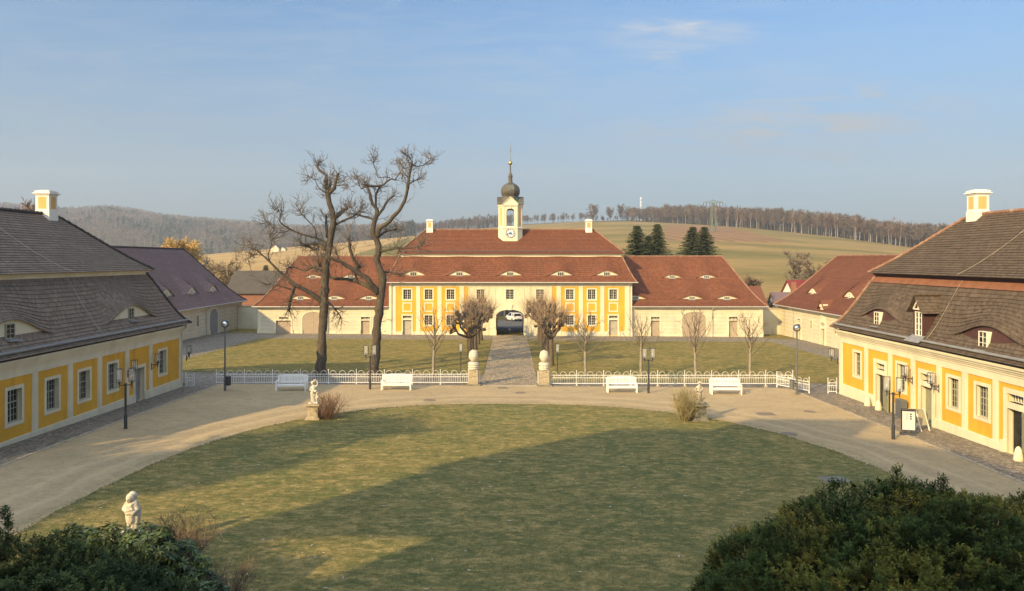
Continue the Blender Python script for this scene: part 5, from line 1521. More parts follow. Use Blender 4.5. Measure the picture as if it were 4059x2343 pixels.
TA = [
 ([(676, 1790, 76), (680, 1600, 68), (690, 1456, 60), (695, 1330, 60), (697, 1250, 64), (700, 1150, 58), (712, 1030, 52), (725, 920, 48), (745, 800, 46), (760, 690, 42), (745, 600, 38), (725, 520, 34), (722, 480, 34)], .3),
 ([(722, 484, 34), (705, 420, 28), (697, 350, 23), (650, 315, 19), (628, 280, 15), (636, 268, 8)], .8),
 ([(726, 474, 22), (735, 420, 17), (727, 380, 14)], .5),
 ([(735, 480, 28), (775, 450, 26), (785, 400, 22), (812, 348, 18)], 1.0),
 ([(800, 412, 7), (830, 405, 6), (860, 408, 5), (890, 440, 3)], 1.0),
 ([(712, 482, 8), (690, 470, 7), (660, 440, 6), (640, 390, 5), (600, 365, 3)], .8),
 ([(760, 672, 34), (800, 630, 28), (820, 600, 24), (848, 585, 20)], 1.0),
 ([(772, 716, 22), (830, 680, 17), (880, 655, 14), (930, 610, 8), (950, 580, 4)], 1.2),
 ([(722, 800, 24), (700, 700, 17), (692, 640, 18)], .7),
 ([(692, 1290, 46), (640, 1230, 36), (560, 1170, 32), (510, 1150, 32), (460, 1100, 21), (400, 1040, 17), (345, 980, 14), (300, 935, 11), (250, 890, 8), (215, 860, 4)], 2.4),
 ([(505, 1152, 26), (485, 1200, 26), (465, 1260, 25), (450, 1335, 21)], .5),
 ([(480, 1180, 12), (440, 1165, 10), (390, 1150, 8), (340, 1140, 4)], .8),
 ([(345, 980, 8), (330, 920, 7), (345, 860, 5), (330, 810, 3)], .5),
 ([(300, 935, 7), (230, 930, 6), (180, 960, 4)], .5),
 ([(705, 890, 32), (650, 855, 27), (600, 850, 22), (530, 860, 21), (480, 830, 13)], 1.8),
 ([(535, 862, 18), (580, 880, 18), (608, 888, 16)], .5),
 ([(722, 860, 20), (690, 830, 17), (640, 805, 14), (560, 785, 13), (480, 750, 12), (425, 710, 12), (414, 690, 10), (425, 645, 6), (400, 610, 3)], 2.2),
 ([(650, 805, 10), (650, 745, 8), (610, 690, 8), (575, 650, 5), (560, 620, 3)], 1.0),
 ([(480, 750, 8), (445, 770, 6), (400, 770, 5), (340, 700, 3)], .8),
 ([(712, 1015, 18), (665, 1008, 14), (610, 1015, 13), (545, 1045, 12), (450, 1020, 9), (400, 1030, 4)], 1.6),
 ([(640, 870, 14), (645, 960, 12), (660, 1040, 9)], .6),
 ([(700, 1240, 18), (760, 1320, 11), (800, 1380, 6)], 1.0),
]
TB = [
 ([(1057, 1790, 78), (1070, 1600, 66), (1085, 1456, 64), (1100, 1300, 62), (1105, 1200, 60), (1120, 1110, 54), (1100, 1030, 50), (1075, 960, 46), (1095, 890, 44), (1075, 820, 42), (1050, 770, 38), (1055, 710, 35), (1072, 650, 33), (1075, 600, 29), (1045, 560, 24), (1030, 500, 22), (1010, 450, 20), (988, 428, 17)], .4),
 ([(1080, 800, 34), (1095, 740, 33), (1150, 710, 31), (1200, 660, 29), (1250, 610, 27), (1290, 540, 24), (1310, 450, 22), (1325, 370, 18), (1348, 288, 14)], 1.8),
 ([(1345, 292, 10), (1390, 300, 8), (1440, 280, 6), (1475, 240, 3)], .8),
 ([(1350, 290, 8), (1340, 250, 6), (1310, 225, 3)], .8),
 ([(1320, 390, 9), (1290, 350, 6), (1260, 345, 3)], .6),
 ([(1312, 430, 10), (1360, 410, 8), (1400, 390, 4)], .8),
 ([(990, 430, 19), (1050, 430, 18), (1110, 420, 17), (1140, 390, 15), (1175, 370, 12), (1195, 380, 9), (1230, 320, 8), (1250, 290, 6), (1230, 250, 4)], 1.3),
 ([(1160, 362, 8), (1120, 360, 7), (1080, 365, 7), (1065, 310, 6), (1050, 260, 5), (1062, 230, 3)], 1.0),
 ([(990, 435, 9), (960, 450, 7), (930, 400, 4), (920, 360, 3)], .8),
 ([(1072, 600, 20), (1065, 540, 18), (1060, 490, 17), (1085, 430, 14)], .9),
 ([(1085, 640, 22), (1120, 590, 20), (1140, 540, 18), (1190, 495, 13)], 1.2),
 ([(1060, 672, 20), (1000, 655, 17), (940, 640, 16), (870, 625, 13)], 1.6),
 ([(1088, 800, 18), (1120, 770, 16), (1160, 750, 12), (1210, 740, 7)], .9),
 ([(1105, 905, 24), (1160, 892, 19), (1240, 880, 16), (1310, 882, 11), (1380, 876, 9), (1425, 850, 5)], 1.8),
 ([(1245, 880, 18), (1255, 910, 16)], .3),
 ([(1110, 1205, 46), (1060, 1170, 42), (1030, 1110, 37), (980, 1070, 31), (920, 1030, 28), (850, 980, 24), (800, 960, 20), (740, 935, 17)], 2.0),
 ([(975, 1020, 26), (935, 965, 22), (910, 880, 19), (912, 795, 17)], .9),
 ([(1090, 1205, 44), (1040, 1170, 36), (960, 1140, 27), (900, 1118, 26), (800, 1105, 24), (730, 1100, 22), (650, 1050, 19), (580, 1025, 16)], 2.2),
 ([(935, 1135, 22), (905, 1080, 18), (915, 1035, 14)], .5),
 ([(1118, 1050, 16), (1170, 1060, 12), (1225, 1070, 7)], .8),
 ([(850, 985, 14), (815, 930, 11), (795, 880, 6)], .8),
]
old_tree(11, 56.5, (790, 918), TA, 'straight trunked old bare tree with a low limb ending in a hanging stub', 1)
old_tree(12, 57.5, (921, 918), TB, 'old bare tree with a kinked trunk, the one closer to the clock tower', 1)

def pollard(seed):
    rng = random.Random(seed)
    root = thing('pollard_tree', 'x', 'tree', (0, 0, 0), 'pollarded lime trees along the cobbled path')
    tr = MB(); sh = MB(); kn = MB()
    H = 2.7
    tr.tube([(0, 0, -.2), (.0, 0, .3), (.03, .02, 1.2), (.0, -.02, 2.1), (.04, 0, H + .2)], [.30, .24, .20, .19, .21], 10)
    knobs = []
    for k in range(7):
        a = 2 * PI * k / 7 + rng.uniform(-.3, .3); rad = rng.uniform(1.0, 1.6); zt = H + rng.uniform(.9, 2.3)
        if k == 6: rad = .3; zt = H + 2.3
        p = [V((0, 0, H - .1 - .3 * rng.random()))]
        tip = V((rad * math.cos(a), rad * math.sin(a), zt))
        mid = p[0].lerp(tip, .5) + V((rad * .22 * math.cos(a), rad * .22 * math.sin(a), -.25))
        tr.tube([p[0], p[0].lerp(mid, .5) + rvec(rng) * .06, mid, mid.lerp(tip, .5) + rvec(rng) * .08, tip], [.14, .12, .10, .09, .10], 7)
        knobs.append((tip, .16))
        for j in range(3):
            q = mid.lerp(tip, rng.uniform(.2, .9)) ; e = q + (rvec(rng) + V((math.cos(a), math.sin(a), .3)) * .5).normalized() * rng.uniform(.35, .6)
            tr.tube([q, e], [.07, .07], 6); knobs.append((e, .12))
    for c, r in knobs:
        for _ in range(4): tr.ball(c + rvec(rng) * r * .7, r * rng.uniform(.7, 1.15), 7, 5, .25, rng)
        for _ in range(10 if r > .15 else 7):
            d = rvec(rng); d = (d * .8 + (c - V((0, 0, H + .6))).normalized() * .9 + V((0, 0, .75))).normalized()
            twig(sh, c + d * r * .6, d, rng.uniform(.8, 1.7), .013, rng, .08, 4, 1, 3, .06, 1 if rng.random() < .4 else 0)
    tr.build('trunk', M['bark_lime'], root, smooth=True); sh.build('shoots', M['twig_lime'], root)
    return root
pa, pb = pollard(3), pollard(8)
spots = [(-3.72, 65, 'first'), (-3.8, 71.3, 'second'), (-3.75, 76.6, 'third'), (-3.65, 81.4, 'fourth'), (-3.5, 86.2, 'fifth'),
         (3.75, 64.2, 'first'), (3.75, 70.8, 'second'), (3.75, 76.8, 'third'), (3.6, 81.2, 'fourth'), (3.5, 86.2, 'fifth')]
for i, (x, y, w) in enumerate(spots):
    lab = f'{w} pollarded lime from its egg topped pillar, ' + ('in the row toward the old trees' if x < 0 else 'in the row away from the old trees')
    src = (pa, pb)[i % 2 if x < 0 else (i + 1) % 2]
    loc = V((x, y, gz(x, y)))
    if i == 0: o = pa; o.location = loc; o['label'] = lab
    elif i == 1: o = pb; o.location = loc; o['label'] = lab
    else: o = dup(src, loc, i * 2.1, lab)
    if i < 2: o.rotation_euler.z = i * 1.3

def young_tree(seed, H, label, lean=0):
    rng = random.Random(seed)
    root = thing('young_tree', label, 'tree', (0, 0, 0), 'young bare trees behind the iron fence')
    tr = MB(); br = MB()
    zf = 1.75
    P = [V((0, 0, -.1)), V((.02, 0, .5)), V((lean * .4, .02, 1.1)), V((lean, 0, zf))]
    top = [V((lean + rng.uniform(-.1, .1), rng.uniform(-.1, .1), zf + (H - zf) * t)) for t in (.25, .5, .75, .98)]
    tr.tube(P + top, [.15, .125, .115, .11, .075, .055, .03, .012], 8)
    n = 13
    for k in range(n):
        t = (k + .3) / n; z = zf - .05 + (H - zf) * .62 * t; a = k * 2.4 + rng.uniform(-.4, .4)
        L = (H - zf) * (.78 - .38 * t) * rng.uniform(.8, 1.1)
        d = V((math.cos(a) * 1.0, math.sin(a) * 1.0, .75 + .55 * rng.random()))
        p = V((lean, 0, z)); r = .052 * (1 - .45 * t)
        pts = [p]; dd = d.normalized()
        for j in range(6):
            dd = (dd + V((0, 0, .10)) + rvec(rng) * .16).normalized(); pts.append(pts[-1] + dd * L / 6)
        br.tube(pts, [r * (1 - .82 * j / 6) for j in range(7)], 5, cap=False)
        for j in range(1, 7):
            for _ in range(1 if j < 6 else 3):
                b = (pts[j] - pts[j - 1]).normalized()
                twig(br, pts[j], b + rvec(rng) * .85, rng.uniform(.4, 1.0) * (1 - .05 * j), .017, rng, .12, 4, 2, 3, .2, 1)
    tr.build('trunk', M['bark_young'], root, smooth=True); br.build('branches', M['twig_young'], root)
    return root
yt = [(1067, 5.7, 5, 'young bare tree between the second old tree and the pollarded limes', .05), (1442, 5.4, 6, 'young bare tree nearest the pollarded limes, before the ochre wall corner', -.03),
      (1578, 5.2, 7, 'young bare tree behind the twin lantern post, before a narrow plank door', .04), (1713, 5.6, 8, 'young bare tree in front of the arched plank gate', -.02), (1847, 5.4, 9, 'young bare tree before the last plank door of the red roofed wing', .03)]
for u, H, sd, lab, ln in yt:
    o = young_tree(sd, H, lab, ln); p = at(u, y=57.2); o.location = on(p.x, 57.2)

def bare_shrub(name, seed, h, w, n, mat, label, loc, spread=.8, r=.014, group=None):
    rng = random.Random(seed); root = thing(name, label, 'shrub', loc, group)
    mb = MB()
    for k in range(n):
        a = rng.uniform(0, 2 * PI); q = math.sqrt(rng.random())
        d = V((math.cos(a) * q * spread, math.sin(a) * q * spread, 1.0)).normalized()
        L = h * rng.uniform(.75, 1.12) / max(.55, d.z)
        p = V((math.cos(a) * q * .16 * w, math.sin(a) * q * .16 * w, -.05))
        pts = [p]; dd = d
        for j in range(5):
            dd = (dd + rvec(rng) * .24 + V((0, 0, .05))).normalized(); pts.append(pts[-1] + dd * L / 5)
        mb.tube(pts, [r * (1 - .7 * j / 5) for j in range(6)], 4, cap=False)
        for j in range(2, 6):
            for _ in range(4): twig(mb, pts[j].lerp(pts[j - 1], rng.random()), (pts[j] - pts[j - 1]).normalized() + rvec(rng) * 1.0, h * rng.uniform(.16, .34), r * .5, rng, .08, 3, 2, 3, .22, 1)
    mb.v = [(x + loc[0], y + loc[1], z + loc[2]) for x, y, z in mb.v]
    mb.build('branches', M[mat], root)
    return root
M['twig_tan'] = plain('tan_twigs', (.34, .245, .13), .85, var=.25, scale=3)
p = at(806, 1033); bare_shrub('shrub', 21, 1.2, 1.4, 60, 'twig_rust', 'leafless brown shrub beside the statue with the raised arm', p, 1.0)
p = at(1683, 1037); bare_shrub('shrub', 22, 1.5, 1.5, 52, 'twig_olive', 'straw coloured leafless shrub half hiding the blotched statue', p, .85, .018)
SHR = 'leafless shrubs at the lawn edge near the rhododendron'
p = on(-9.2, 19.6); bare_shrub('shrub', 23, 1.35, 1.2, 60, 'twig_brown', 'leafless brown shrub right behind the rhododendron, in front of the sunlit grass', p, .75, group=SHR)
p = on(-7.1, 17.4); bare_shrub('shrub', 24, 1.0, 1.0, 40, 'twig_brown', 'small leafless shrub between the two rhododendron bushes', p, .7, group=SHR)
p = on(-6.05, 16.0); bare_shrub('shrub', 25, .9, .9, 45, 'twig_brown', 'leafless shrub at the lower tip of the dark yew, nearest the viewer', p, .7, group=SHR)

# ------------------------------------------------------------------ evergreen shrubs in front
def leaf_cloud(name, pts, nrm, rng, mat, root, shoot, needles, nl, nw, colf, droop=0., splay=.9):
    """shoots (each a spray of narrow leaves) set on given points"""
    n = len(pts); N = n * needles
    P = np.repeat(np.array(pts), needles, 0); A = np.repeat(np.array(nrm), needles, 0)
    r = np.random.RandomState(rng)
    t = np.tile((np.arange(needles) + .5) / needles, n)[:, None]
    rd = r.normal(size=(N, 3)); rd -= A * (rd * A).sum(1, keepdims=True); rd /= np.linalg.norm(rd, axis=1, keepdims=True) + 1e-9
    L = np.repeat(r.uniform(.7, 1.25, n), needles)[:, None] * shoot
    base = P + A * L * t
    d = A * (1 - splay * .6) + rd * splay; d[:, 2] -= droop; d /= np.linalg.norm(d, axis=1, keepdims=True)
    ln = nl * r.uniform(.75, 1.2, (N, 1)) * (1.1 - .35 * t)
    side = np.cross(d, A); side /= np.linalg.norm(side, axis=1, keepdims=True) + 1e-9
    w = nw * r.uniform(.8, 1.2, (N, 1))
    v = np.stack([base, base + d * ln * .5 + side * w, base + d * ln, base + d * ln * .5 - side * w], 1)
    c = np.repeat(np.array([colf(q, r) for q in pts]), needles, 0) * r.uniform(.8, 1.2, (N, 1))
    # young tips are a little paler
    c = c * (0.85 + .4 * t)
    tri = np.arange(N * 4).reshape(N, 4)
    return np_mesh(name, v.reshape(-1, 3), tri, mat, root, cols=np.repeat(c, 4, 0))

def yew(label, c, rad, seed, n, leaders, pal, group):
    root = thing('yew_shrub', label, 'shrub', (c[0], c[1], gz(c[0], c[1])), group)
    rng = random.Random(seed); pts, nrm = [], []
    stem = MB()
    def surf(d):
        k = 1 + .10 * noise.noise(d * 2.3 + V((seed, 0, 0))) + .10 * noise.noise(d * 5.5 + V((0, seed, 0))) + .045 * noise.noise(d * 12)
        return V((d.x * rad[0] * k, d.y * rad[1] * k, d.z * rad[2] * k))
    while len(pts) < n:
        d = rvec(rng)
        if d.z < -.35 or (d.y > .55 and d.z < .2): continue
        s_ = surf(d); dep = rng.random() ** 2.2 * .16
        p = V(c) + s_ * (1 - dep)
        # gaps between the sprays
        if noise.noise(p * 2.1 + V((3, seed, 1))) < -.22 and dep < .09: continue
        nn = (V((d.x / rad[0], d.y / rad[1], d.z / rad[2])).normalized() * .75 + V((0, 0, .55)) + rvec(rng) * .55).normalized()
        pts.append(tuple(p)); nrm.append(tuple(nn))
    for _ in range(60):
        d = rvec(rng); d.z = abs(d.z) * .8 + .1
        tip = V(c) + surf(d.normalized()) * .93; b = V((c[0] + rng.uniform(-.5, .5), c[1] + rng.uniform(-.4, .4), gz(c[0], c[1])))
        m = b.lerp(tip, .5) + V((0, 0, -.3)) + rvec(rng) * .3
        stem.tube([b, m, tip], [.07, .045, .012], 5, cap=False)
    for (dx, dy, h) in leaders:
        d = V((dx / rad[0], dy / rad[1], 0)); d.z = math.sqrt(max(.05, 1 - d.length_squared)); b = V(c) + surf(d.normalized()) * .97
        stem.tube([b, b + V((0, 0, h))], [.012, .005], 4, cap=False)
        for k in range(int(h / .035)):
            z = h * (k + 1) / int(h / .035 + 1)
            for _ in range(2):
                a = rng.uniform(0, 2 * PI); sl = .16 * (1 - z / h) + .02
                pts.append(tuple(b + V((math.cos(a) * sl * .3, math.sin(a) * sl * .3, z)))); nrm.append(tuple(V((math.cos(a), math.sin(a), .9 + z / h)).normalized()))
    def colf(q, r):
        k = noise.noise(V(q) * .9 + V((seed, 2, 0))); k2 = noise.noise(V(q) * 2.8)
        g = pal[0] if k + .5 * k2 < -.05 else (pal[1] if k + .5 * k2 < .32 else pal[2])
        return np.array(g) * r.uniform(.7, 1.25)
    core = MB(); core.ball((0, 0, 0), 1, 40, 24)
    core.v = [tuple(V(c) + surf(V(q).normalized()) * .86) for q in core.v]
    core.build('shade_core', M['yewcore'], root)  # solid core, coloured dark in place of the shade between shoots
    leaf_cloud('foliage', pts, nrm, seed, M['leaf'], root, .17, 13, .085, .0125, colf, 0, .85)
    stem.build('stems', M['bark_lime'], root)
    return root
M['yewcore'] = plain('yew_core_shade', (.030, .040, .016), .9, .05, var=.5, scale=6, bump=1., bscale=12)  # dark tone stands in for shade inside the crown
YP = [(.052, .076, .020), (.118, .124, .026), (.195, .158, .030)]
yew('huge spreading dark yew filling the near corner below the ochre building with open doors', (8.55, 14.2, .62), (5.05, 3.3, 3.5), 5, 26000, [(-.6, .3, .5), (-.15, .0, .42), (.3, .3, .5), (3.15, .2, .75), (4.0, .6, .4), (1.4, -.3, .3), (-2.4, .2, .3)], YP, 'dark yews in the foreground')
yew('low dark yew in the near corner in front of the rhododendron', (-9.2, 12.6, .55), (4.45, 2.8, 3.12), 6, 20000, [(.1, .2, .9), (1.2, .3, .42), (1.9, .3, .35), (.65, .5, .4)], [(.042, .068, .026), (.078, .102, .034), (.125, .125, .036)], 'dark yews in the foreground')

def rhodo(label, c, rad, seed, n, lobes=((0, 0, 0, 1),)):
    root = thing('rhododendron', label, 'shrub', (c[0], c[1], gz(c[0], c[1])), 'rhododendrons by the near statue')
    rng = random.Random(seed); r = np.random.RandomState(seed)
    V_, C_, st = [], [], MB()
    for k in range(n):
        d = rvec(rng)
        if d.z < -.2: d.z = -d.z
        lb = lobes[k % len(lobes)]
        p = V(c) + V(lb[:3]) + V((d.x * rad[0], d.y * rad[1], d.z * rad[2])) * lb[3] * (1 - .25 * rng.random() ** 2) * (1 + .16 * noise.noise(d * 3 + V((seed, 0, 0))))
        up = (d * .6 + V((0, 0, .8)) + rvec(rng) * .25).normalized(); a0 = rng.random() * 6.28
        if k % 4 == 0: st.tube([V((c[0], c[1], gz(c[0], c[1]))).lerp(p, .35) + rvec(rng) * .1, p], [.018, .008], 4, cap=False)
        x = up.orthogonal().normalized(); y = up.cross(x)
        base = np.array((.072, .105, .034)) * rng.uniform(.6, 1.5) * (np.array((1.35, 1.2, .8)) if rng.random() < .25 else 1)
        for j in range(9):
            a = a0 + j * 2 * PI / 9 + rng.uniform(-.2, .2); out = x * math.cos(a) + y * math.sin(a)
            L = rng.uniform(.13, .20); w = L * .17; dr = rng.uniform(.1, .9)
            ax = (out + up * (.45 - dr)).normalized(); sd = ax.cross(up).normalized(); b = p + out * .012
            tip = b + ax * L + V((0, 0, -.03 * dr)); m = b + ax * L * .5 + up * .012
            V_.append([b, m + sd * w, tip, m - sd * w]); C_ += [base * rng.uniform(.85, 1.15)] * 4
    v = np.array([[tuple(q) for q in f] for f in V_]).reshape(-1, 3)
    np_mesh('foliage', v, np.arange(len(v)).reshape(-1, 4), M['leafgloss'], root, cols=np.array(C_))
    st.build('stems', M['bark_lime'], root)
    return root
rhodo('large leaved rhododendron in front of the near statue, hiding its legs', (-9.0, 17.3, 1.25), (1.0, .9, 1.15), 3, 760, ((0, 0, 0, 1), (.75, .1, -.05, .85), (-.85, .1, .3, .8), (.35, -.3, .55, .72), (1.15, 0, -.5, .8), (-1.75, .2, .45, .62)))
rhodo('small rhododendron sprig reaching over the grass beside the low yew', (-6.85, 16.0, .8), (.85, .7, .85), 4, 240)
rhodo('third rhododendron bush low down at the tip of the dark yew', (-5.95, 14.6, .85), (.75, .6, .85), 7, 210)

# ------------------------------------------------------------------ spruces and trees beyond the roofs
def spruce(seed, H, W):
    rng = random.Random(seed); r = np.random.RandomState(seed)
    root = thing('spruce', 'x', 'tree', (0, 0, 0), 'dark spruces behind the gatehouse wing')
    tr = MB(); tr.tube([(0, 0, -.3), (0, 0, H * .6), (0, 0, H)], [.28, .16, .02], 7)
    Vv, Cc = [], []
    z = H * .06; k = 0
    while z < H * .985:
        f = 1 - z / H; nb = 9 if f > .2 else 6
        for j in range(nb):
            a = k * .7 + j * 2 * PI / nb + rng.uniform(-.25, .25); L = 1.1 * W * (f ** .85) * rng.uniform(.50, 1.18) + .15
            out = V((math.cos(a), math.sin(a), 0)); p0 = V((0, 0, z)); m = 9
            for q in range(1, m + 1):
                t = q / m; pos = p0 + out * L * t + V((0, 0, -.32 * L * t * t * (1.1 if f > .4 else .6) + .12 * L * t ** 3 + .05))
                side = V((-out.y, out.x, 0))
                for s_ in (-1, 1, 0):
                    ln = (.30 + .42 * L * (1 - t) * .5) * rng.uniform(.7, 1.2)
                    d = (out * .55 + side * s_ * .8 + V((0, 0, -.30 + rng.uniform(-.25, .15)))).normalized() * ln
                    w = V((0, 0, 1)).cross(d).normalized() * .16 + V((0, 0, rng.uniform(-.06, .06)))
                    Vv.append([pos, pos + d * .5 + w, pos + d, pos + d * .5 - w])
                    g = np.array((.062, .080, .030)) * rng.uniform(.6, 1.35) * (1.25 if t > .75 else 1)
                    Cc += [g] * 4
        z += .34 * (1 - .35 * z / H); k += 1
    v = np.array([[tuple(q) for q in f] for f in Vv]).reshape(-1, 3)
    np_mesh('crown', v, np.arange(len(v)).reshape(-1, 4), M['leaf'], root, cols=np.array(Cc)); tr.build('trunk', M['bark_lime'], root)
    return root
sa, sb = spruce(31, 20, 6.4), spruce(32, 20, 5.2)
specs = [(1569, 553, 150, sa, 'dark spruce, nearest to the hip of the gatehouse roof'), (1597, 578, 154, sb, 'shorter slim spruce squeezed between two taller ones'), (1619, 549, 149, sb, 'slender pointed spruce at the far side of the group of three'),
         (1706, 556, 150, sa, 'broad spruce, left half of the dense pair above the red roof ridge'), (1735, 556, 148, sa, 'broad spruce, right half of the dense pair above the red roof ridge')]
for i, (u, v, y, src, lab) in enumerate(specs):
    x = (u - 1256) / F * y; zb = gz(x, y); h = ray_z(v, y) - zb; o = src if (src is sa and i == 0) or (src is sb and i == 1) else dup(src, (0, 0, 0))
    o.location = (x, y, zb); o.rotation_euler = (0, 0, i * 1.1); k = h / 20; o.scale = (k * 1.28, k * 1.28, k); o['label'] = lab

def tree_arrays(seed, H, cw, cz, limbs, twigs, ntw, tcol, bcol, twl=(1.2, 2.4), tww=.07, up=.5, trunk_r=.22, lean=.0):
    """bare broadleaf tree as plain arrays: trunk, limbs and a haze of twigs"""
    rng = random.Random(seed); vs_, fs, cs = [], [], []
    def strip(pts, r0, r1, col, n=4):
        mb = MB(); mb.tube(pts, [r0 + (r1 - r0) * k / (len(pts) - 1) for k in range(len(pts))], n, cap=False)
        b = len(vs_); vs_.extend(mb.v); cs.extend([np.array(col) * rng.uniform(.85, 1.15)] * len(mb.v)); fs.extend([[b + i for i in f] for f in mb.f])
    lx = lean * H
    strip([(0, 0, -.5), (lx * .3, 0, H * .35), (lx * .7, 0, H * .7), (lx, 0, H * .97)], trunk_r, .03, tcol, 5)
    for k in range(limbs):
        z = H * rng.uniform(cz, .85); a = rng.uniform(0, 2 * PI); L = cw * (1.1 - .55 * (z / H)) * rng.uniform(.7, 1.2)
        b = V((lx * z / H, 0, z)); d = V((math.cos(a), math.sin(a), up + rng.random() * .6)).normalized()
        m = b + d * L * .5; t = m + (d + V((0, 0, .35)) + rvec(rng) * .3).normalized() * L * .55
        strip([b, m, t], trunk_r * .42, .025, bcol if rng.random() < .7 else tcol, 3)
        for _ in range(twigs):
            s_ = rng.random(); p = b.lerp(m, s_ * 2) if s_ < .5 else m.lerp(t, s_ * 2 - 1)
            for __ in range(ntw):
                q = (rvec(rng) + d * .5 + V((0, 0, .45))).normalized() * rng.uniform(*twl); w = q.cross(rvec(rng)).normalized() * tww
                i0 = len(vs_); vs_.extend([tuple(p - w), tuple(p + w), tuple(p + q * .6 + w * .5 + rvec(rng) * .15), tuple(p + q)])
                cs.extend([np.array(bcol) * rng.uniform(.8, 1.25)] * 4); fs.append([i0, i0 + 1, i0 + 2, i0 + 3])
    return np.array(vs_), np.array(fs), np.array(cs)
GB_, RB_ = (.150, .118, .092), (.185, .125, .098)
T_dec = [tree_arrays(s, 17, 5.0, .30, 20, 7, 4, (.12, .10, .08), (GB_, RB_, (.165, .135, .10))[s % 3], tww=.055) for s in range(4)]
T_birch = [tree_arrays(40 + s, 17, 3.0, .40, 13, 6, 4, (.46, .41, .36), (.20, .135, .105), tww=.045, up=.9, trunk_r=.20, lean=(-.06, .05, .10)[s]) for s in range(3)]
def spruce_arrays(seed, H, W, col):
    rng = random.Random(seed); vs_, fs, cs = [], [], []
    z = H * .08
    while z < H:
        f = 1 - z / H
        for j in range(8):
            a = rng.uniform(0, 6.28); L = W * f * rng.uniform(.75, 1.15) + .2; o = V((math.cos(a), math.sin(a), 0)); s_ = V((-o.y, o.x, 0)) * L * .32
            p = V((0, 0, z + .5)); q = V((0, 0, z)) + o * L + V((0, 0, -.35 * L)); i0 = len(vs_)
            vs_.extend([tuple(p), tuple(p.lerp(q, .6) + s_), tuple(q), tuple(p.lerp(q, .6) - s_)]); fs.append([i0, i0 + 1, i0 + 2, i0 + 3]); cs.extend([np.array(col) * rng.uniform(.6, 1.3)] * 4)
        z += .8
    return np.array(vs_), np.array(fs), np.array(cs)
T_spr = [spruce_arrays(60 + s, 17, 3.0, (.045, .058, .030)) for s in range(2)]
def scatter(name, items, label, kind='stuff'):
    """items: (template, x, y, scale, colour factor) -> one mesh"""
    Vs, Fs, Cs = [], [], []; n = 0; r = np.random.RandomState(5)
    for T, x, y, s_, cf in items:
        v, f, c = T; a = r.uniform(0, 6.28); R_ = np.array([[math.cos(a), -math.sin(a), 0], [math.sin(a), math.cos(a), 0], [0, 0, 1]])
        w = (v * s_) @ R_.T + np.array([x, y, gz(x, y) - .3]); Vs.append(w); Fs.append(f + n); Cs.append(c * cf); n += len(v)
    o = np_mesh(name, np.concatenate(Vs), np.concatenate(Fs), M['twigcol'], None, cols=np.concatenate(Cs))
    return tag(o, label=label, kind=kind)
rg = random.Random(77)
# the wood along the crest of the field: individual trees in front, the mass behind
def place_on(u, y): x = (u - 1256) / F * y; return x, y
meshes = {}
def arr_thing(key, T, name, label, u, y, sc, group, rz=0, cat='tree'):
    x, y = place_on(u, y)
    if key not in meshes:
        o = np_mesh(name, T[0], T[1], M['twigcol'], None, cols=T[2]); meshes[key] = o
    else:
        o = meshes[key].copy(); COL.objects.link(o)
    o.name = name
    o.location = (x, y, gz(x, y) - .3); o.scale = (sc,) * 3; o.rotation_euler = (0, 0, rz)
    return tag(o, label, cat, group)
BG_ = 'white stemmed birches at the edge of the wood'
for u in [1868, 1905, 1921, 1948, 1958, 1976, 1990, 2011, 2027, 2043, 2050, 2062, 2078, 2096, 2103, 2119, 2137, 2146, 2161, 2178, 2192, 2206, 2216, 2231, 1660, 1671, 1745, 1790, 1815, 1838]:
    ve, Ye = tab3(EDGE, u); k = rg.randrange(3)
    arr_thing(('b', k), T_birch[k], 'birch_tree', 'slender white stemmed birch at the edge of the bare wood on the hill', u + rg.uniform(-3, 3), Ye + rg.uniform(2, 14), rg.uniform(.95, 1.25), BG_, rg.uniform(0, 6))
big = [(1462, 'wide bare tree standing apart at the near end of the hilltop row', 1.10), (1503, 'bare hilltop tree, second along the row from its free standing end', .86), (1530, 'dense bare hilltop tree beside the slim white mast', 1.0)]
for i, (u, lab, s_) in enumerate(big):
    k = i % 4; T = tree_arrays(90 + i, 19, 8.5, .22, 46, 11, 5, (.10, .085, .07), (.155, .115, .088), tww=.085, up=.4, trunk_r=.35)
    arr_thing(('h', i), T, 'hilltop_tree', lab, u, 812, s_, 'bare trees along the hilltop', 0)
items = []
for row in range(7):
    u = 1545.
    while u < 2560:
        ve, Ye = tab3(EDGE, u); y = Ye + 6 + row * 16 + rg.uniform(-6, 6); dense = 1.0 if u > 1600 else .55
        if rg.random() < dense:
            q = rg.random(); pr = .10 if u < 1750 else (.20 if u < 1900 else .08)
            hs = (1.10 if 1640 < u < 2120 else .95) * rg.uniform(.80, 1.14)
            if q < pr and row > 0: items.append((T_spr[rg.randrange(2)], *place_on(u, y), hs * 1.08, rg.uniform(.8, 1.2)))
            elif q < pr + .10: items.append((T_birch[rg.randrange(3)], *place_on(u, y), hs, 1))
            else: items.append((T_dec[rg.randrange(4)], *place_on(u, y), hs, rg.uniform(.8, 1.15)))
        u += rg.uniform(4, 10) * 700 / Ye
for k in range(420):
    u = rg.uniform(1560, 2330); ve, Ye = tab3(EDGE, u); items.append((T_dec[k % 4], *place_on(u, Ye + rg.uniform(10, 60)), rg.uniform(.30, .55), rg.uniform(.7, .95)))
scatter('bare_wood', items, 'bare wood on the crest of the hill')
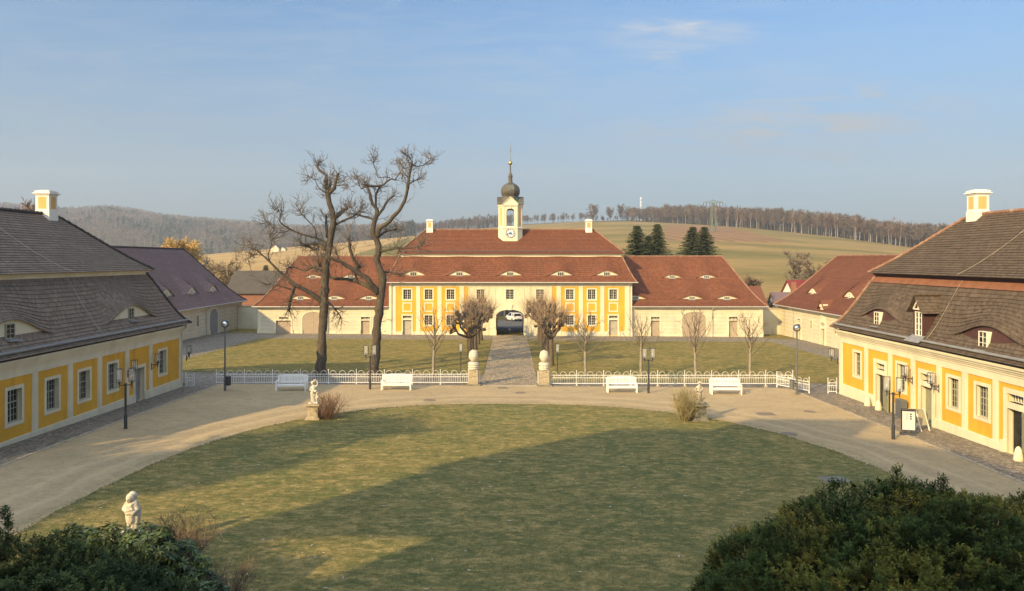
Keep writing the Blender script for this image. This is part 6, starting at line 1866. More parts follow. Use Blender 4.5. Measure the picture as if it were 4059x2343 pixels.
# bushes under the hilltop row, and the thin row along the middle skyline
items = []
for k in range(26): items.append((T_dec[k % 4], *place_on(1440 + rg.uniform(0, 125), 815 + rg.uniform(0, 14)), rg.uniform(.22, .5), .9))
for k in range(60):
    u = rg.uniform(1255, 1470); items.append((T_dec[k % 4], *place_on(u, 1010 + rg.uniform(0, 120)), rg.uniform(.6, .95), .9))
for row in range(8):
    u = 690.
    while u < 1260:
        y = 1010 + row * 70 + rg.uniform(-20, 20); q = rg.random()
        items.append(((T_spr[k % 2] if q < .22 else T_dec[rg.randrange(4)]), *place_on(u, y), rg.uniform(.9, 1.25), rg.uniform(.75, 1.1))); u += rg.uniform(5, 13)
scatter('skyline_wood', items, 'bare trees along the middle skyline')
# the far wooded hill
def tiny(seed, con):
    rng = random.Random(seed); vs_, fs, cs = [], [], []
    n = 26
    for k in range(n):
        if con: z = rng.uniform(.1, 1) * 17; r_ = 3.4 * (1 - z / 17.5) + .2; col = np.array((.026, .044, .032))
        else: z = 17 * rng.uniform(.35, 1); r_ = 4.6 * math.sqrt(max(.05, 1 - ((z / 17 - .66) / .36) ** 2)); col = np.array((.155, .120, .098))
        a = rng.uniform(0, 6.28); p = V((math.cos(a) * r_ * rng.random() ** .5, math.sin(a) * r_ * rng.random() ** .5, z)); d = (rvec(rng) + V((0, 0, -.4 if con else .9))).normalized() * 3.0; w = d.cross(rvec(rng)).normalized() * (.9 if con else .42)
        i0 = len(vs_); vs_.extend([tuple(p - w), tuple(p + w), tuple(p + d * .7 + w * .4), tuple(p + d)]); fs.append([i0, i0 + 1, i0 + 2, i0 + 3]); cs.extend([col * rng.uniform(.7, 1.3)] * 4)
    i0 = len(vs_); vs_.extend([(-.25, 0, -.5), (.25, 0, -.5), (.1, 0, 12), (-.1, 0, 12)]); fs.append([i0, i0 + 1, i0 + 2, i0 + 3]); cs.extend([np.array((.13, .11, .09)) * 1.3] * 4)
    return np.array(vs_), np.array(fs), np.array(cs)
Tt = [tiny(s, False) for s in range(4)]; Tc = [tiny(10 + s, True) for s in range(2)]
items = []
for k in range(7500):
    u = rg.uniform(-260, 1020); ve, Ye = tab3(EDGE, u); vf, Yf = tab3(FAR, u)
    y = Ye + (Yf - Ye) * (rg.random() ** .8 * .74 + .28)
    x = (u - 1256) / F * y
    con = noise.noise(V((x * .0085, y * .007, 4))) + .35 * noise.noise(V((x * .03, y * .02, 7))) > .06
    items.append(((Tc[rg.randrange(2)] if con and rg.random() < .75 else Tt[rg.randrange(4)]), x, y, rg.uniform(.75, 1.3), rg.uniform(.65, 1.45)))
scatter('far_wood', items, 'wooded hill far behind the plum roofed barn')

# golden willow, hedge trees and shrubs near the roofs
def mid_tree(name, label, u, y, H, W, col, seed, dens, group=None, cat='tree', cz=.3, tww=.06):
    T = tree_arrays(seed, H, W, cz, dens, 9, 5, (.15, .12, .09), col, twl=(.6, 1.6), tww=tww, up=.55, trunk_r=.2)
    return arr_thing(('m', seed), T, name, label, u, y, 1.0, group, 0, cat)
def willow():
    T = tree_arrays(201, 16.4, 6.6, .5, 120, 14, 9, (.25, .17, .08), (.56, .37, .125), twl=(.6, 1.7), tww=.05, up=.28, trunk_r=.3)
    arr_thing(('w', 0), T, 'willow', 'golden orange leafless willow above the end of the plum grey roof', 440, 165, 1.05, None)
willow()
for i, (u, y, H, W, lab) in enumerate([(522, 150, 12.0, 5.0, 'bushy grey brown tree right below the golden willow'), (562, 142, 12.6, 5.2, 'bushy grey brown tree at the foot of the straw field, above the shed roof'), (497, 170, 13.2, 5, 'bushy grey brown tree between the willow and the straw field'), (602, 165, 9.5, 4.4, 'low bushy grey brown tree farthest from the willow')]):
    mid_tree('bare_tree', lab, u, y, H, W, (.33, .255, .155), 210 + i, 46, 'bare trees by the willow', tww=.035)
mid_tree('bare_tree', 'leafless tree behind the small white house with the red roof', 1962, 172, 15.0, 6.5, (.20, .155, .11), 220, 26, None)
mid_tree('bare_tree', 'thin leafless tree just above the ridge of the rust roofed barn', 2003, 168, 14.5, 4.2, (.20, .155, .11), 221, 16, None)
mid_tree('bare_tree', 'leafless reddish tree between the two spruce groups', 1660, 152, 14.5, 3.0, (.25, .165, .115), 222, 26, None, tww=.05)
mid_tree('bare_tree', 'small leafless tree behind the hip of the red roofed wing', 1850, 135, 9.0, 3.0, (.21, .15, .105), 223, 24, None, tww=.05)
mid_tree('bare_tree', 'leafless shrubby tree beyond the rust barn ridge, farthest toward its chimney end', 2040, 160, 12.5, 4.5, (.21, .16, .11), 224, 20, None)
o = dup(sb, (0, 0, 0), 1.0, 'dark evergreen bush behind the shed, framed by the lower limbs of the old tree'); o.scale = (.75, .75, .60); x, y = place_on(655, 150); o.location = (x, y, gz(x, y) - .5); o['group'] = 'evergreens by the shed'
for i, (u, y, h) in enumerate([(8, 110, 19.0), (55, 112, 20.5), (84, 110, 21.0), (150, 118, 18.5)]):
    T = tree_arrays(240 + i, h, 4.0, .45, 20, 7, 4, (.16, .12, .10), (.26, .185, .15), twl=(.7, 1.6), tww=.05, up=.9, trunk_r=.2)
    labs = ['leafless tree top peeping over the dark ridge farthest from the chimney', 'thin leafless tree top just left of the dark roof chimney', 'leafless tree top directly behind the dark roof chimney', 'leafless reddish tree top between the chimney and the wooded hill']
    arr_thing(('l', i), T, 'bare_tree', labs[i], u, y, 1.0, 'tree tops over the dark roof')
items = []
for k in range(160):
    u = rg.uniform(1880, 2260); y = rg.uniform(125, 165); items.append((T_dec[k % 4], *place_on(u, y), rg.uniform(.12, .34), rg.uniform(.9, 1.5)))
for k in range(60):
    u = rg.uniform(430, 700); y = rg.uniform(132, 170); items.append((T_dec[k % 4], *place_on(u, y), rg.uniform(.12, .26), rg.uniform(1.1, 1.7)))
scatter('scrub', items, 'low scrub beyond the garden walls')
# trees left of the castle that shade the near drive
for i, (x, y, H) in enumerate([(-34.0, 8.0, 20.0), (-37.6, 9.5, 14.0), (-35.5, 4.5, 18.0)]):
    T = tree_arrays(260 + i, H, 4.4, .15, 70, 11, 5, (.1, .08, .06), (.15, .12, .09), tww=.11, up=.4, trunk_r=.4)
    o = np_mesh('bare_tree', T[0], T[1], M['twigcol'], None, cols=T[2]); o.location = (x, y, gz(x, y)); tag(o, ['bare tree beside the castle outside the view, closest to its wall', 'bare tree beside the castle outside the view, farthest from its wall', 'tallest bare tree beside the castle, outside the view'][i], 'tree', 'trees beside the castle')
# ------------------------------------------------------------------ iron fence
def fence(name, label, x0, x1, y, zrail, n, group, stone=False, y1=None):
    """white hooped railing between x0 and x1; zrail is the level of the bottom rail"""
    y1 = y if y1 is None else y1
    L = math.hypot(x1 - x0, y1 - y); ang = math.atan2(y1 - y, x1 - x0)
    root = thing(name, label, 'fence', (x0, y, gz(x0, y)), group)
    W = lambda a, z, d=0: V((x0 + math.cos(ang) * a - math.sin(ang) * d, y + math.sin(ang) * a + math.cos(ang) * d, z))
    for r, t in ((0, .03), (.42, .022), (.62, .028)):
        mb = MB(); mb.bar(W(0, zrail + r), W(L, zrail + r), .03, t + .012); mb.build('rail', M['white'], root)
    bay = L / n
    for k in range(n + 1):
        p = W(bay * k, 0); g = gz(p.x, p.y)
        mb = MB(); mb.tube([V((p.x, p.y, min(g, zrail - .1) + (.14 if stone else 0))), V((p.x, p.y, zrail + .92))], .022, 6)
        mb.lathe([(.022, zrail + .90), (.034, zrail + .93), (.01, zrail + 1.0)], p.x, p.y, 6)
        mb.tube([V((p.x, p.y, zrail - .16)), V((p.x, p.y, zrail - .02))], [.05, .022], 6)
        q = mb.build('post', M['white'], root)
        if stone and k < n + 1:
            mb = MB(); mb.box(p.x - .10, p.x + .10, p.y - .1, p.y + .1, g - .2, zrail - .13); mb.build('footing', M['concrete'], q)
    mb = MB(); m = max(1, round(bay / .62)); w = bay / m
    for k in range(n):
        for j in range(m):
            c = bay * k + w * (j + .5); h = w * .33
            def hoop(cc, r, zt, rad):
                pts = [W(cc - r, zrail)] + [W(cc - r * math.cos(PI * q / 8), zrail + zt + r * math.sin(PI * q / 8)) for q in range(9)] + [W(cc + r, zrail)]
                mb.tube(pts, rad, 4, cap=False)
            hoop(c, h, .66, .0115); hoop(c, w * .115, .44, .010)
            mb.tube([W(c + w * .5, zrail), W(c + w * .5, zrail + .62)], .009, 4, cap=False)
    mb.build('hoop_panel', M['white'], root)
    return root
FG = 'white hooped iron fences across the court'
fence('iron_fence', 'white hooped iron fence running past the two old trees to the egg topped pillar', -22.0, -3.12, 53.2, -.20, 9, FG)
fence('iron_fence', 'white hooped iron fence on stone footings in front of the young bare trees', 2.98, 21.2, 53.2, -.28, 9, FG, True)
fence('iron_gate', 'white iron gate leaf swung back beside the tall lamp post and grey bin', 19.9, 21.25, 52.9, -.3, 1, FG, y1=50.4)
fence('iron_gate', 'short white iron fence piece against the sunlit ochre building corner', 22.72, 23.35, 50.7, -.42, 1, FG)
fence('iron_gate', 'short white iron fence piece against the shaded ochre building corner', -23.6, -23.0, 51.7, -.22, 1, FG)
for s_, lab in ((-1, 'narrow white gate leaf folded back against the pillar near the old trees'), (1, 'narrow white gate leaf folded back against the pillar near the young trees')):
    x = -2.3 if s_ < 0 else 2.12
    root = thing('gate_leaf', lab, 'gate', (x, 53, gz(0, 53)), 'gate leaves at the egg topped pillars')
    mb = MB(); g = gz(0, 53)
    for k in range(5): mb.tube([(x, 53.1 + k * .2, g + .06), (x, 53.1 + k * .2, g + (1.0 if k else 1.12))], .014, 5)
    mb.build('bars', M['white'], root)
    mb = MB()
    for z in (.12, .55, .95): mb.bar((x, 53.05, g + z), (x, 53.95, g + z), .025)
    mb.build('rail', M['white'], root)

# ------------------------------------------------------------------ gate pillars with stone eggs
def pillar(x, y, label):
    g = gz(x, y); root = thing('gate_pillar', label, 'pillar', (x, y, g), 'stone pillars topped by eggs')
    mb = MB(); mb.box(x - .56, x + .56, y - .5, y + .5, g - .2, g + .12); mb.build('plinth', M['greystone'], root, bevel=.02)
    mb = MB(); mb.box(x - .40, x + .40, y - .38, y + .38, g + .12, g + .20); mb.box(x - .365, x + .365, y - .345, y + .345, g + .2, g + .68); mb.box(x - .36, x + .36, y - .34, y + .34, g + .685, g + 1.16); mb.box(x - .33, x + .33, y - .31, y + .31, g + 1.16, g + 1.2)
    mb.build('shaft', M['sandstone'], root, bevel=.015)
    mb = MB(); mb.lathe([(.30, g + 1.18), (.385, g + 1.21), (.395, g + 1.27), (.36, g + 1.31), (.375, g + 1.36), (.39, g + 1.44), (.36, g + 1.49), (.375, g + 1.53), (.385, g + 1.62), (.37, g + 1.72), (.31, g + 1.75)], x, y, 28)
    for k in range(24):
        a = 2 * PI * k / 24
        for z in (1.40, 1.58): mb.ball((x + .375 * math.cos(a), y + .375 * math.sin(a), g + z), .045, 6, 4)
    mb.build('drum', M['marble'], root, smooth=True)
    mb = MB(); prof = []
    for k in range(17):
        t = k / 16; th = PI * t; r = .345 * math.sin(th) * (1 - .12 * (t - .5)); prof.append((max(r, .02), g + 1.76 + .90 * (1 - math.cos(th)) / 2))
    mb.lathe(prof, x, y, 28); 
    mb.tube([(x + .352 * math.cos(2 * PI * k / 24), y + .352 * math.sin(2 * PI * k / 24), g + 2.15) for k in range(25)], .012, 5)
    for k in range(14):
        a = 2 * PI * k / 14; mb.tube([(x + .17 * math.cos(a), y + .17 * math.sin(a), g + 2.60), (x + .27 * math.cos(a), y + .27 * math.sin(a), g + 2.50), (x + .30 * math.cos(a + .12), y + .30 * math.sin(a + .12), g + 2.42)], [.012, .022, .008], 4)
    mb.build('egg', M['marble'], root, smooth=True)
pillar(-2.74, 53.2, 'square stone pillar topped by an egg, on the side of the old trees')
pillar(2.56, 53.2, 'square stone pillar topped by an egg, on the side of the young trees')

# ------------------------------------------------------------------ benches
def bench():
    root = thing('park_bench', 'x', 'bench', (0, 0, 0), 'white wooden benches along the fence')
    L = 2.12; h = L / 2
    mb = MB()
    for k in range(5): mb.box(-h + .05, h - .05, -.26 + k * .105, -.17 + k * .105, .43 - .006 * k, .455 - .006 * k)
    mb.build('seat', M['white'], root)
    for x, t in ((-h + .035, 'leg'), (h - .035, 'leg')):
        mb = MB(); mb.box(x - .04, x + .04, -.29, -.21, 0, .66); mb.build('leg', M['white'], root)
        mb = MB(); mb.hexa([(x - .04, .20, 0), (x + .04, .20, 0), (x + .04, .28, 0), (x - .04, .28, 0), (x - .04, .30, 1.02), (x + .04, .30, 1.02), (x + .04, .37, 1.02), (x - .04, .37, 1.02)]); mb.build('leg', M['white'], root)
        mb = MB(); mb.box(x - .05, x + .05, -.31, .31, .66, .70); mb.box(x - .025, x + .025, -.20, .22, .14, .20); mb.build('armrest', M['white'], root)
    mb = MB()
    mb.box(-h + .08, h - .08, -.27, -.23, .33, .42); mb.box(-h + .08, h - .08, .235, .275, .34, .42); mb.build('apron', M['white'], root)
    mb = MB()
    lean = lambda z: .24 + .085 * z
    for z, hh in ((.52, .07), (.96, .10)): mb.box(-h + .075, h - .075, lean(z) - .02, lean(z) + .02, z, z + hh)
    mb.hexa([(-h + .3, lean(1.06) - .02, 1.061), (h - .3, lean(1.06) - .02, 1.061), (h - .3, lean(1.06) + .02, 1.061), (-h + .3, lean(1.06) + .02, 1.061), (-.5, lean(1.1) - .02, 1.09), (.5, lean(1.1) - .02, 1.09), (.5, lean(1.1) + .02, 1.09), (-.5, lean(1.1) + .02, 1.09)])
    n = 19
    for k in range(n):
        x = -h + .14 + (L - .28) * k / (n - 1); mb.hexa([(x - .032, lean(.58) - .012, .585), (x + .032, lean(.58) - .012, .585), (x + .032, lean(.58) + .012, .585), (x - .032, lean(.58) + .012, .585), (x - .032, lean(.96) - .012, .965), (x + .032, lean(.96) - .012, .965), (x + .032, lean(.96) + .012, .965), (x - .032, lean(.96) + .012, .965)])
    mb.build('backrest', M['white'], root)
    return root
b0 = bench()
for i, (u, y, lab) in enumerate([(718.5, 50.2, 'white slatted bench standing in the shade before the first old tree'), (976.5, 50.9, 'white slatted bench in the sun just right of the second old tree'), (1531.5, 50.5, 'white slatted bench beside the twin lantern post, before the young trees'), (1787.5, 50.0, 'white slatted bench farthest along the fence toward the grey bin and tall lamp')]):
    x = (u - 1256) / F * y; o = b0 if i == 0 else dup(b0, (0, 0, 0)); o.location = on(x, y) + V((0, 0, .015)); o['label'] = lab; o.rotation_euler = (0, 0, (.02, 0, 0, -.03)[i])

# ------------------------------------------------------------------ lamps
def glass_box(root, x, y, z, h=.68, w=.29, par=None):
    mb = MB(); w2 = w / 2
    for sx in (-1, 1):
        for sy in (-1, 1): mb.bar((x + sx * w2, y + sy * w2, z), (x + sx * w2, y + sy * w2, z + h), .02)
    for zz_ in (z, z + h):
        for s_ in (-1, 1): mb.bar((x - w2, y + s_ * w2, zz_), (x + w2, y + s_ * w2, zz_), .02); mb.bar((x + s_ * w2, y - w2, zz_), (x + s_ * w2, y + w2, zz_), .02)
    mb.box(x - .05, x + .05, y - .05, y + .05, z - .12, z + .14)
    l = mb.build('lantern', M['darkmetal'], root)
    mb = MB()
    for s_ in (-1, 1):
        q = w2 - .012
        mb.face([(x - q, y + s_ * q, z + .012), (x + q, y + s_ * q, z + .012), (x + q, y + s_ * q, z + h - .012), (x - q, y + s_ * q, z + h - .012)]); mb.face([(x + s_ * q, y - q, z + .012), (x + s_ * q, y + q, z + .012), (x + s_ * q, y + q, z + h - .012), (x + s_ * q, y - q, z + h - .012)])
    mb.build('glass', M['lampglass'], l)
    mb = MB(); mb.tube([(x, y, z + .14), (x, y, z + .32)], .025, 8); mb.build('bulb', M['white'], l)
def twin_lamp():
    root = thing('lamp_post', 'x', 'lamp', (0, 0, 0), 'dark posts with two glass lanterns')
    mb = MB(); mb.lathe([(.085, -.1), (.085, .72), (.06, .76), (.055, 2.28), (.075, 2.3), (.075, 2.38), (.02, 2.40)], 0, 0, 14); mb.build('pole', M['darkmetal'], root, smooth=False)
    mb = MB(); mb.bar((-.30, 0, 2.30), (.30, 0, 2.30), .04)
    for s_ in (-1, 1): mb.tube([(s_ * .29, 0, 2.16), (s_ * .29, 0, 2.42)], .026, 8)
    mb.build('arm', M['darkmetal'], root)
    for s_ in (-1, 1): glass_box(root, s_ * .29, 0, 2.48)
    return root
lt = twin_lamp()
for i, (x, y, rz, lab) in enumerate([(-20.2, 37.3, .5, 'dark post with two glass lanterns standing before the shaded ochre building'), (19.55, 36.2, -.6, 'dark post with two glass lanterns beside the poster stand at the sunlit ochre building'),
        (9.8, 50.2, 0, 'dark post with two glass lanterns right of a white bench, before the young trees'), (-10.05, 51.0, .1, 'dark post with two glass lanterns standing in front of the second old tree')]):
    o = lt if i == 0 else dup(lt, (0, 0, 0)); o.location = on(x, y) + V((0, 0, .015)); o.rotation_euler = (0, 0, rz); o['label'] = lab
def small_lamp():
    root = thing('path_lamp', 'x', 'lamp', (0, 0, 0), 'single lantern posts behind the fence')
    mb = MB(); mb.lathe([(.05, -.1), (.045, .6), (.035, .62), (.035, 2.05), (.05, 2.08), (.02, 2.12)], 0, 0, 10); mb.build('pole', M['darkmetal'], root)
    glass_box(root, 0, 0, 2.18, .66, .27); return root
sl = small_lamp(); sl.location = on((1135 - 1256) / F * 56, 56); sl['label'] = 'slim post with one glass lantern behind the fence, beside the old tree side pillar'
dup(sl, on((1373 - 1256) / F * 56, 56), 0, 'slim post with one glass lantern behind the fence, beside the young tree side pillar')
def tall_lamp():
    root = thing('tall_lamp', 'x', 'lamp', (0, 0, 0), 'tall grey posts with a round lamp head')
    mb = MB(); mb.lathe([(.085, -.1), (.08, .9), (.065, .95), (.05, 4.45), (.07, 4.47), (.07, 4.58), (.03, 4.6)], 0, 0, 14); mb.build('pole', M['greymetal'], root)
    mb = MB(); mb.tube([(.225 * math.cos(2 * PI * k / 24), 0, 4.80 + .225 * math.sin(2 * PI * k / 24)) for k in range(25)], .045, 8, cap=False); mb.ball((0, .05, 4.8), (.22, .14, .22), 16, 10); h = mb.build('lamp_head', M['darkmetal'], root, smooth=True)
    mb = MB(); mb.ball((0, -.03, 4.8), (.195, .13, .195), 18, 12); mb.build('lens', M['disc'], h, smooth=True)
    return root
tl = tall_lamp(); tl.location = on(-20.0, 49.8); tl['label'] = 'tall grey post with round head holding a dark bin, near the shaded ochre building'; tl.scale = (1, 1, .98)
dup(tl, on(20.25, 50.1), 0, 'tall grey post with round head by the open white gate, near the sunlit ochre building')
def bin_(loc, label, m, h=.62):
    root = thing('litter_bin', label, 'bin', loc, 'litter bins on the tall lamp posts')
    mb = MB(); x, y, z = loc; mb.lathe([(.15, z + .42), (.17, z + .44), (.18, z + .42 + h), (.19, z + .43 + h)], x, y, 16); mb.build('bin_body', M[m], root)
    mb = MB(); mb.lathe([(.165, z + .435 + h), (.165, z + .36 + h)], x, y, 16); mb.bar((x, y, z + .8), (x + (.2 if x < 0 else .28) * (-1 if x < 0 else 1), y, z + .8), .05); mb.build('bin_rim', M['darkmetal'], root)
bin_(on(-19.72, 49.7), 'dark blue grey litter bin hung on the tall post near the shaded building', 'darkmetal'); bin_(on(19.88, 50.0), 'light grey litter bin hung on the tall post near the open gate', 'greymetal')

def wall_lantern(x, y, z, n, label):
    root = thing('wall_lantern', label, 'lamp', (x, y, z), 'glass lanterns on the ochre walls')
    mb = MB(); n = V(n); p = V((x, y, z))
    mb.bar(p, p + n * .45, .045); mb.tube([p + V((0, 0, -.32)), p + n * .28 + V((0, 0, -.02))], .018, 5); mb.bar(p + V((0, 0, -.36)), p + V((0, 0, .1)), .06, .03); mb.tube([p + n * .42 + V((0, 0, -.16)), p + n * .42 + V((0, 0, .1))], .035, 8)
    mb.build('bracket', M['darkmetal'], root)
    q = p + n * .42; glass_box(root, q.x, q.y, q.z + .14, .58, .26)
LF, RF = -23.8 + .07, 23.5 - .07
wall_lantern(LF, 44.05, 2.05, (1, 0, 0), 'glass wall lantern on the near side of the grey door, shaded ochre wall')
wall_lantern(LF, 46.98, 2.05, (1, 0, 0), 'glass wall lantern on the far side of the grey door, shaded ochre wall')
wall_lantern(-23.45, 51.45, 2.0, (0, 1, 0), 'glass wall lantern at the far corner of the shaded ochre building')
wall_lantern(RF, 41.3, 2.1, (-1, 0, 0), 'glass wall lantern on the far side of the olive double door, sunlit ochre wall')
wall_lantern(RF, 38.75, 2.1, (-1, 0, 0), 'glass wall lantern on the near side of the olive double door, sunlit ochre wall')
wall_lantern(23.35, 50.55, 1.9, (-.8, .6, 0), 'glass wall lantern at the far corner of the sunlit ochre building')

# ------------------------------------------------------------------ signs by the doors
def poster_stand(x, y, rz):
    root = thing('poster_stand', 'dark framed poster stand showing a white sheet with a small menu, by the open doors', 'sign', on(x, y) + V((0, 0, .02))); root.rotation_euler = (0, 0, rz); root.scale = (.88, .88, .92)
    def put(mb, nm, m, par=root):
        o = mb.build(nm, M[m], None); o.parent = par; return o
    mb = MB(); mb.box(-.42, .42, -.28, .28, 0, .10, .03, .05); put(mb, 'base', 'darkmetal')
    mb = MB(); w, z0, z1 = .40, .22, 1.48
    for x0, x1, a, b in ((-w, -w + .05, z0, z1), (w - .05, w, z0, z1), (-w + .05, w - .05, z0, z0 + .05), (-w + .05, w - .05, z1 - .05, z1)): mb.box(x0, x1, -.03, .03, a, b)
    mb.box(-.2, -.15, -.02, .02, .08, z0); mb.box(.15, .2, -.02, .02, .08, z0); fr = put(mb, 'frame', 'darkmetal')
    mb = MB(); mb.box(-w + .05, w - .05, -.018, .018, z0 + .05, z1 - .05); s_ = put(mb, 'sheet', 'paper', fr)
    mb = MB(); mb.box(-w + .06, w - .06, -.022, -.0185, z1 - .15, z1 - .06); put(mb, 'banner', 'ink', s_)
    mb = MB()
    for k in range(8): mb.box(-.17, .02 - .03 * (k % 3), -.022, -.0185, 1.20 - k * .05, 1.215 - k * .05)
    put(mb, 'text', 'inkred', s_)
    mb = MB()
    for k in range(3): mb.lathe([(.05, 0), (.05, .003)], 0, 0, 14); mb.v = mb.v[:-28] + [(a + .12, -.019 - c, b + 1.17 - k * .13) for a, b, c in mb.v[-28:]]
    put(mb, 'picture', 'ink', s_)
poster_stand(20.95, 37.3, -.25)
def a_board(x, y, rz):
    root = thing('easel_board', 'pale wooden folding easel board seen edge on beside the olive double door', 'sign', on(x, y) + V((0, 0, .02))); root.rotation_euler = (0, 0, rz)
    def put(mb, nm, m):
        o = mb.build(nm, M[m], None); o.parent = root; return o
    for s_ in (-1, 1):
        for x0 in (-.28, .28):
            mb = MB(); mb.bar((x0, s_ * .42, 0), (x0, s_ * .03, 1.12), .045); put(mb, 'leg', 'frame')
        mb = MB(); q = lambda z: s_ * (.42 - .39 * z / 1.12)
        mb.hexa([(-.25, q(.3) - .01, .3), (.25, q(.3) - .01, .3), (.25, q(.3) + .01, .3), (-.25, q(.3) + .01, .3), (-.25, q(1.08) - .01, 1.08), (.25, q(1.08) - .01, 1.08), (.25, q(1.08) + .01, 1.08), (-.25, q(1.08) + .01, 1.08)]); put(mb, 'board', 'greyframe')
    mb = MB(); mb.bar((-.28, -.3, .33), (-.28, .3, .33), .03); mb.bar((.28, -.3, .33), (.28, .3, .33), .03); put(mb, 'brace', 'frame')
a_board(22.25, 38.6, .3)
def guard_stone(x, y, label):
    mb = MB(); g = gz(x, y); mb.lathe([(.22, g - .1), (.20, g + .15), (.14, g + .5), (.08, g + .62), (.03, g + .66)], x, y, 10)
    o = mb.build('guard_stone', M['trim'], None, smooth=True); tag(o, label, 'stone', 'guard stones by the doors')
guard_stone(23.0, 44.3, 'pale guard stone at the foot of the folded olive door leaf'); guard_stone(23.0, 32.1, 'pale guard stone beside the nearest glazed door')
guard_stone(23.05, 45.75, 'pale guard stone on the far side of the first glazed door')
mb = MB(); mb.box(22.95, 23.3, 41.6, 42.3, gz(23, 42) - .05, gz(23, 42) + 1.1); o = mb.build('meter_box', M['greymetal'], None, bevel=.02); tag(o, 'grey box against the ochre wall behind the poster stand', 'box')

# ------------------------------------------------------------------ manhole covers
def manhole(u, v, r, label, square=False, grp='iron covers in the gravel'):
    p = at(u, v); mb = MB(); z = p.z + .018
    if square:
        mb.box(p.x - r, p.x + r, p.y - r * .8, p.y + r * .8, z - .05, z + .012); o = mb.build('drain_cover', M['iron'], None)
    else:
        mb.lathe([(r, z - .05), (r, z + .010), (r * .86, z + .012), (r * .84, z + .004), (r * .4, z + .006), (r * .38, z + .012), (.01, z + .012)], p.x, p.y, 24); o = mb.build('manhole_cover', M['iron'], None)
    tag(o, label, 'cover', grp)
manhole(1058, 987, .42, 'round iron cover in the gravel below the second sunlit bench'); manhole(1238, 956.5, .40, 'round iron cover in front of the cobbled path, nearest the fence'); manhole(1281, 968.5, .38, 'round iron cover before the cobbled path, nearer the lawn')
manhole(1943, 1070.5, .42, 'round iron cover in shade near the lawn edge below the sunlit drive'); manhole(1994, 1030 - 15, .36, 'reddish round cover in the gravel beyond the blotched statue'); manhole(1886, 1021, .52, 'square iron drain cover in the gravel right of the blotched statue', True)
manhole(795, 1018, .40, 'round iron cover in the gravel beside the statue pedestal'); 
p = at(2055, 1184); mb = MB(); mb.box(p.x - .55, p.x + .55, p.y - .4, p.y + .4, p.z - .1, p.z + .055); tag(mb.build('drain_slab', M['greystone'], None), 'grey concrete slab sunk in the lawn above the huge yew', 'slab')

# ------------------------------------------------------------------ statues
def lump(mb, pts):                      # chain of joints with radii
    mb.tube([q[:3] for q in pts], [q[3] for q in pts], 12)
    for q in pts: mb.ball(q[:3], q[3], 10, 7)
def body(name, mat, root, build, voxel=.014):
    mb = MB(); build(mb)
    o = mb.build(name, M[mat], root)
    r = o.modifiers.new('remesh', 'REMESH'); r.mode = 'VOXEL'; r.voxel_size = voxel; r.use_smooth_shade = True
    s = o.modifiers.new('smooth', 'SMOOTH'); s.factor = .5; s.iterations = 2
    return o
def head(mb, c, r, f, tilt=0):
    """skull, jaw, nose, brow, ears; f: unit direction the face looks"""
    c, f = V(c), V(f).normalized(); s_ = V((-f.y, f.x, 0))
    mb.ball(c, (r * .86, r * .90, r * 1.08), 14, 10); mb.ball(c + f * r * .25 + V((0, 0, -r * .55)), (r * .56, r * .56, r * .55), 10, 8)
    mb.tube([c + f * r * .85 + V((0, 0, r * .12)), c + f * r * 1.10 + V((0, 0, -r * .22))], [r * .10, r * .17], 6)
    mb.tube([c + f * r * .80 + s_ * r * .45 + V((0, 0, r * .2)), c + f * r * .90 + V((0, 0, r * .18)), c + f * r * .80 - s_ * r * .45 + V((0, 0, r * .2))], r * .13, 6)
    mb.ball(c + f * r * .72 + V((0, 0, -r * .55)), (r * .22, r * .22, r * .09), 8, 6)
    for k in (-1, 1): mb.ball(c + s_ * k * r * .88, (r * .14, r * .16, r * .24), 8, 6); mb.ball(c + f * r * .74 + s_ * k * r * .34 + V((0, 0, r * .02)), r * .11, 6, 5)
def hand(mb, w, d, r=.016, side=(1, 0, 0)):
    """palm with four fingers and a thumb, pointing along d"""
    w, d = V(w), V(d).normalized(); s_ = V(side); s_ = (s_ - d * s_.dot(d)).normalized(); n = d.cross(s_)
    mb.ball(w + d * .035, (.036, .036, .034), 8, 6)
    for k, L in enumerate((.050, .062, .058, .042)):
        b = w + d * .06 + s_ * (-.027 + .018 * k); mb.tube([b, b + d * L * .55 + n * .006, b + d * L * .9 + n * .026], [.011, .010, .008], 6)
    b = w + d * .02 + s_ * -.032; mb.tube([b, b - s_ * .022 + d * .025, b - s_ * .024 + d * .052 + n * .012], [.013, .011, .009], 6)
def folds(mb, c, r0, r1, z0, z1, n, lean=(0, 0), tw=.5, rad=.02, a0=0, a1=2 * PI):
    for k in range(n):
        a = a0 + (a1 - a0) * k / n; pts = []
        for j in range(6):
            t = j / 5; aa = a + tw * t; r = r0 + (r1 - r0) * t
            pts.append((c[0] + lean[0] * t + r * math.cos(aa), c[1] + lean[1] * t + r * .85 * math.sin(aa), z0 + (z1 - z0) * t))
        mb.tube(pts, [rad * (.6 + .5 * math.sin(k * 2.3 + j)**2) for j in range(6)], 6)
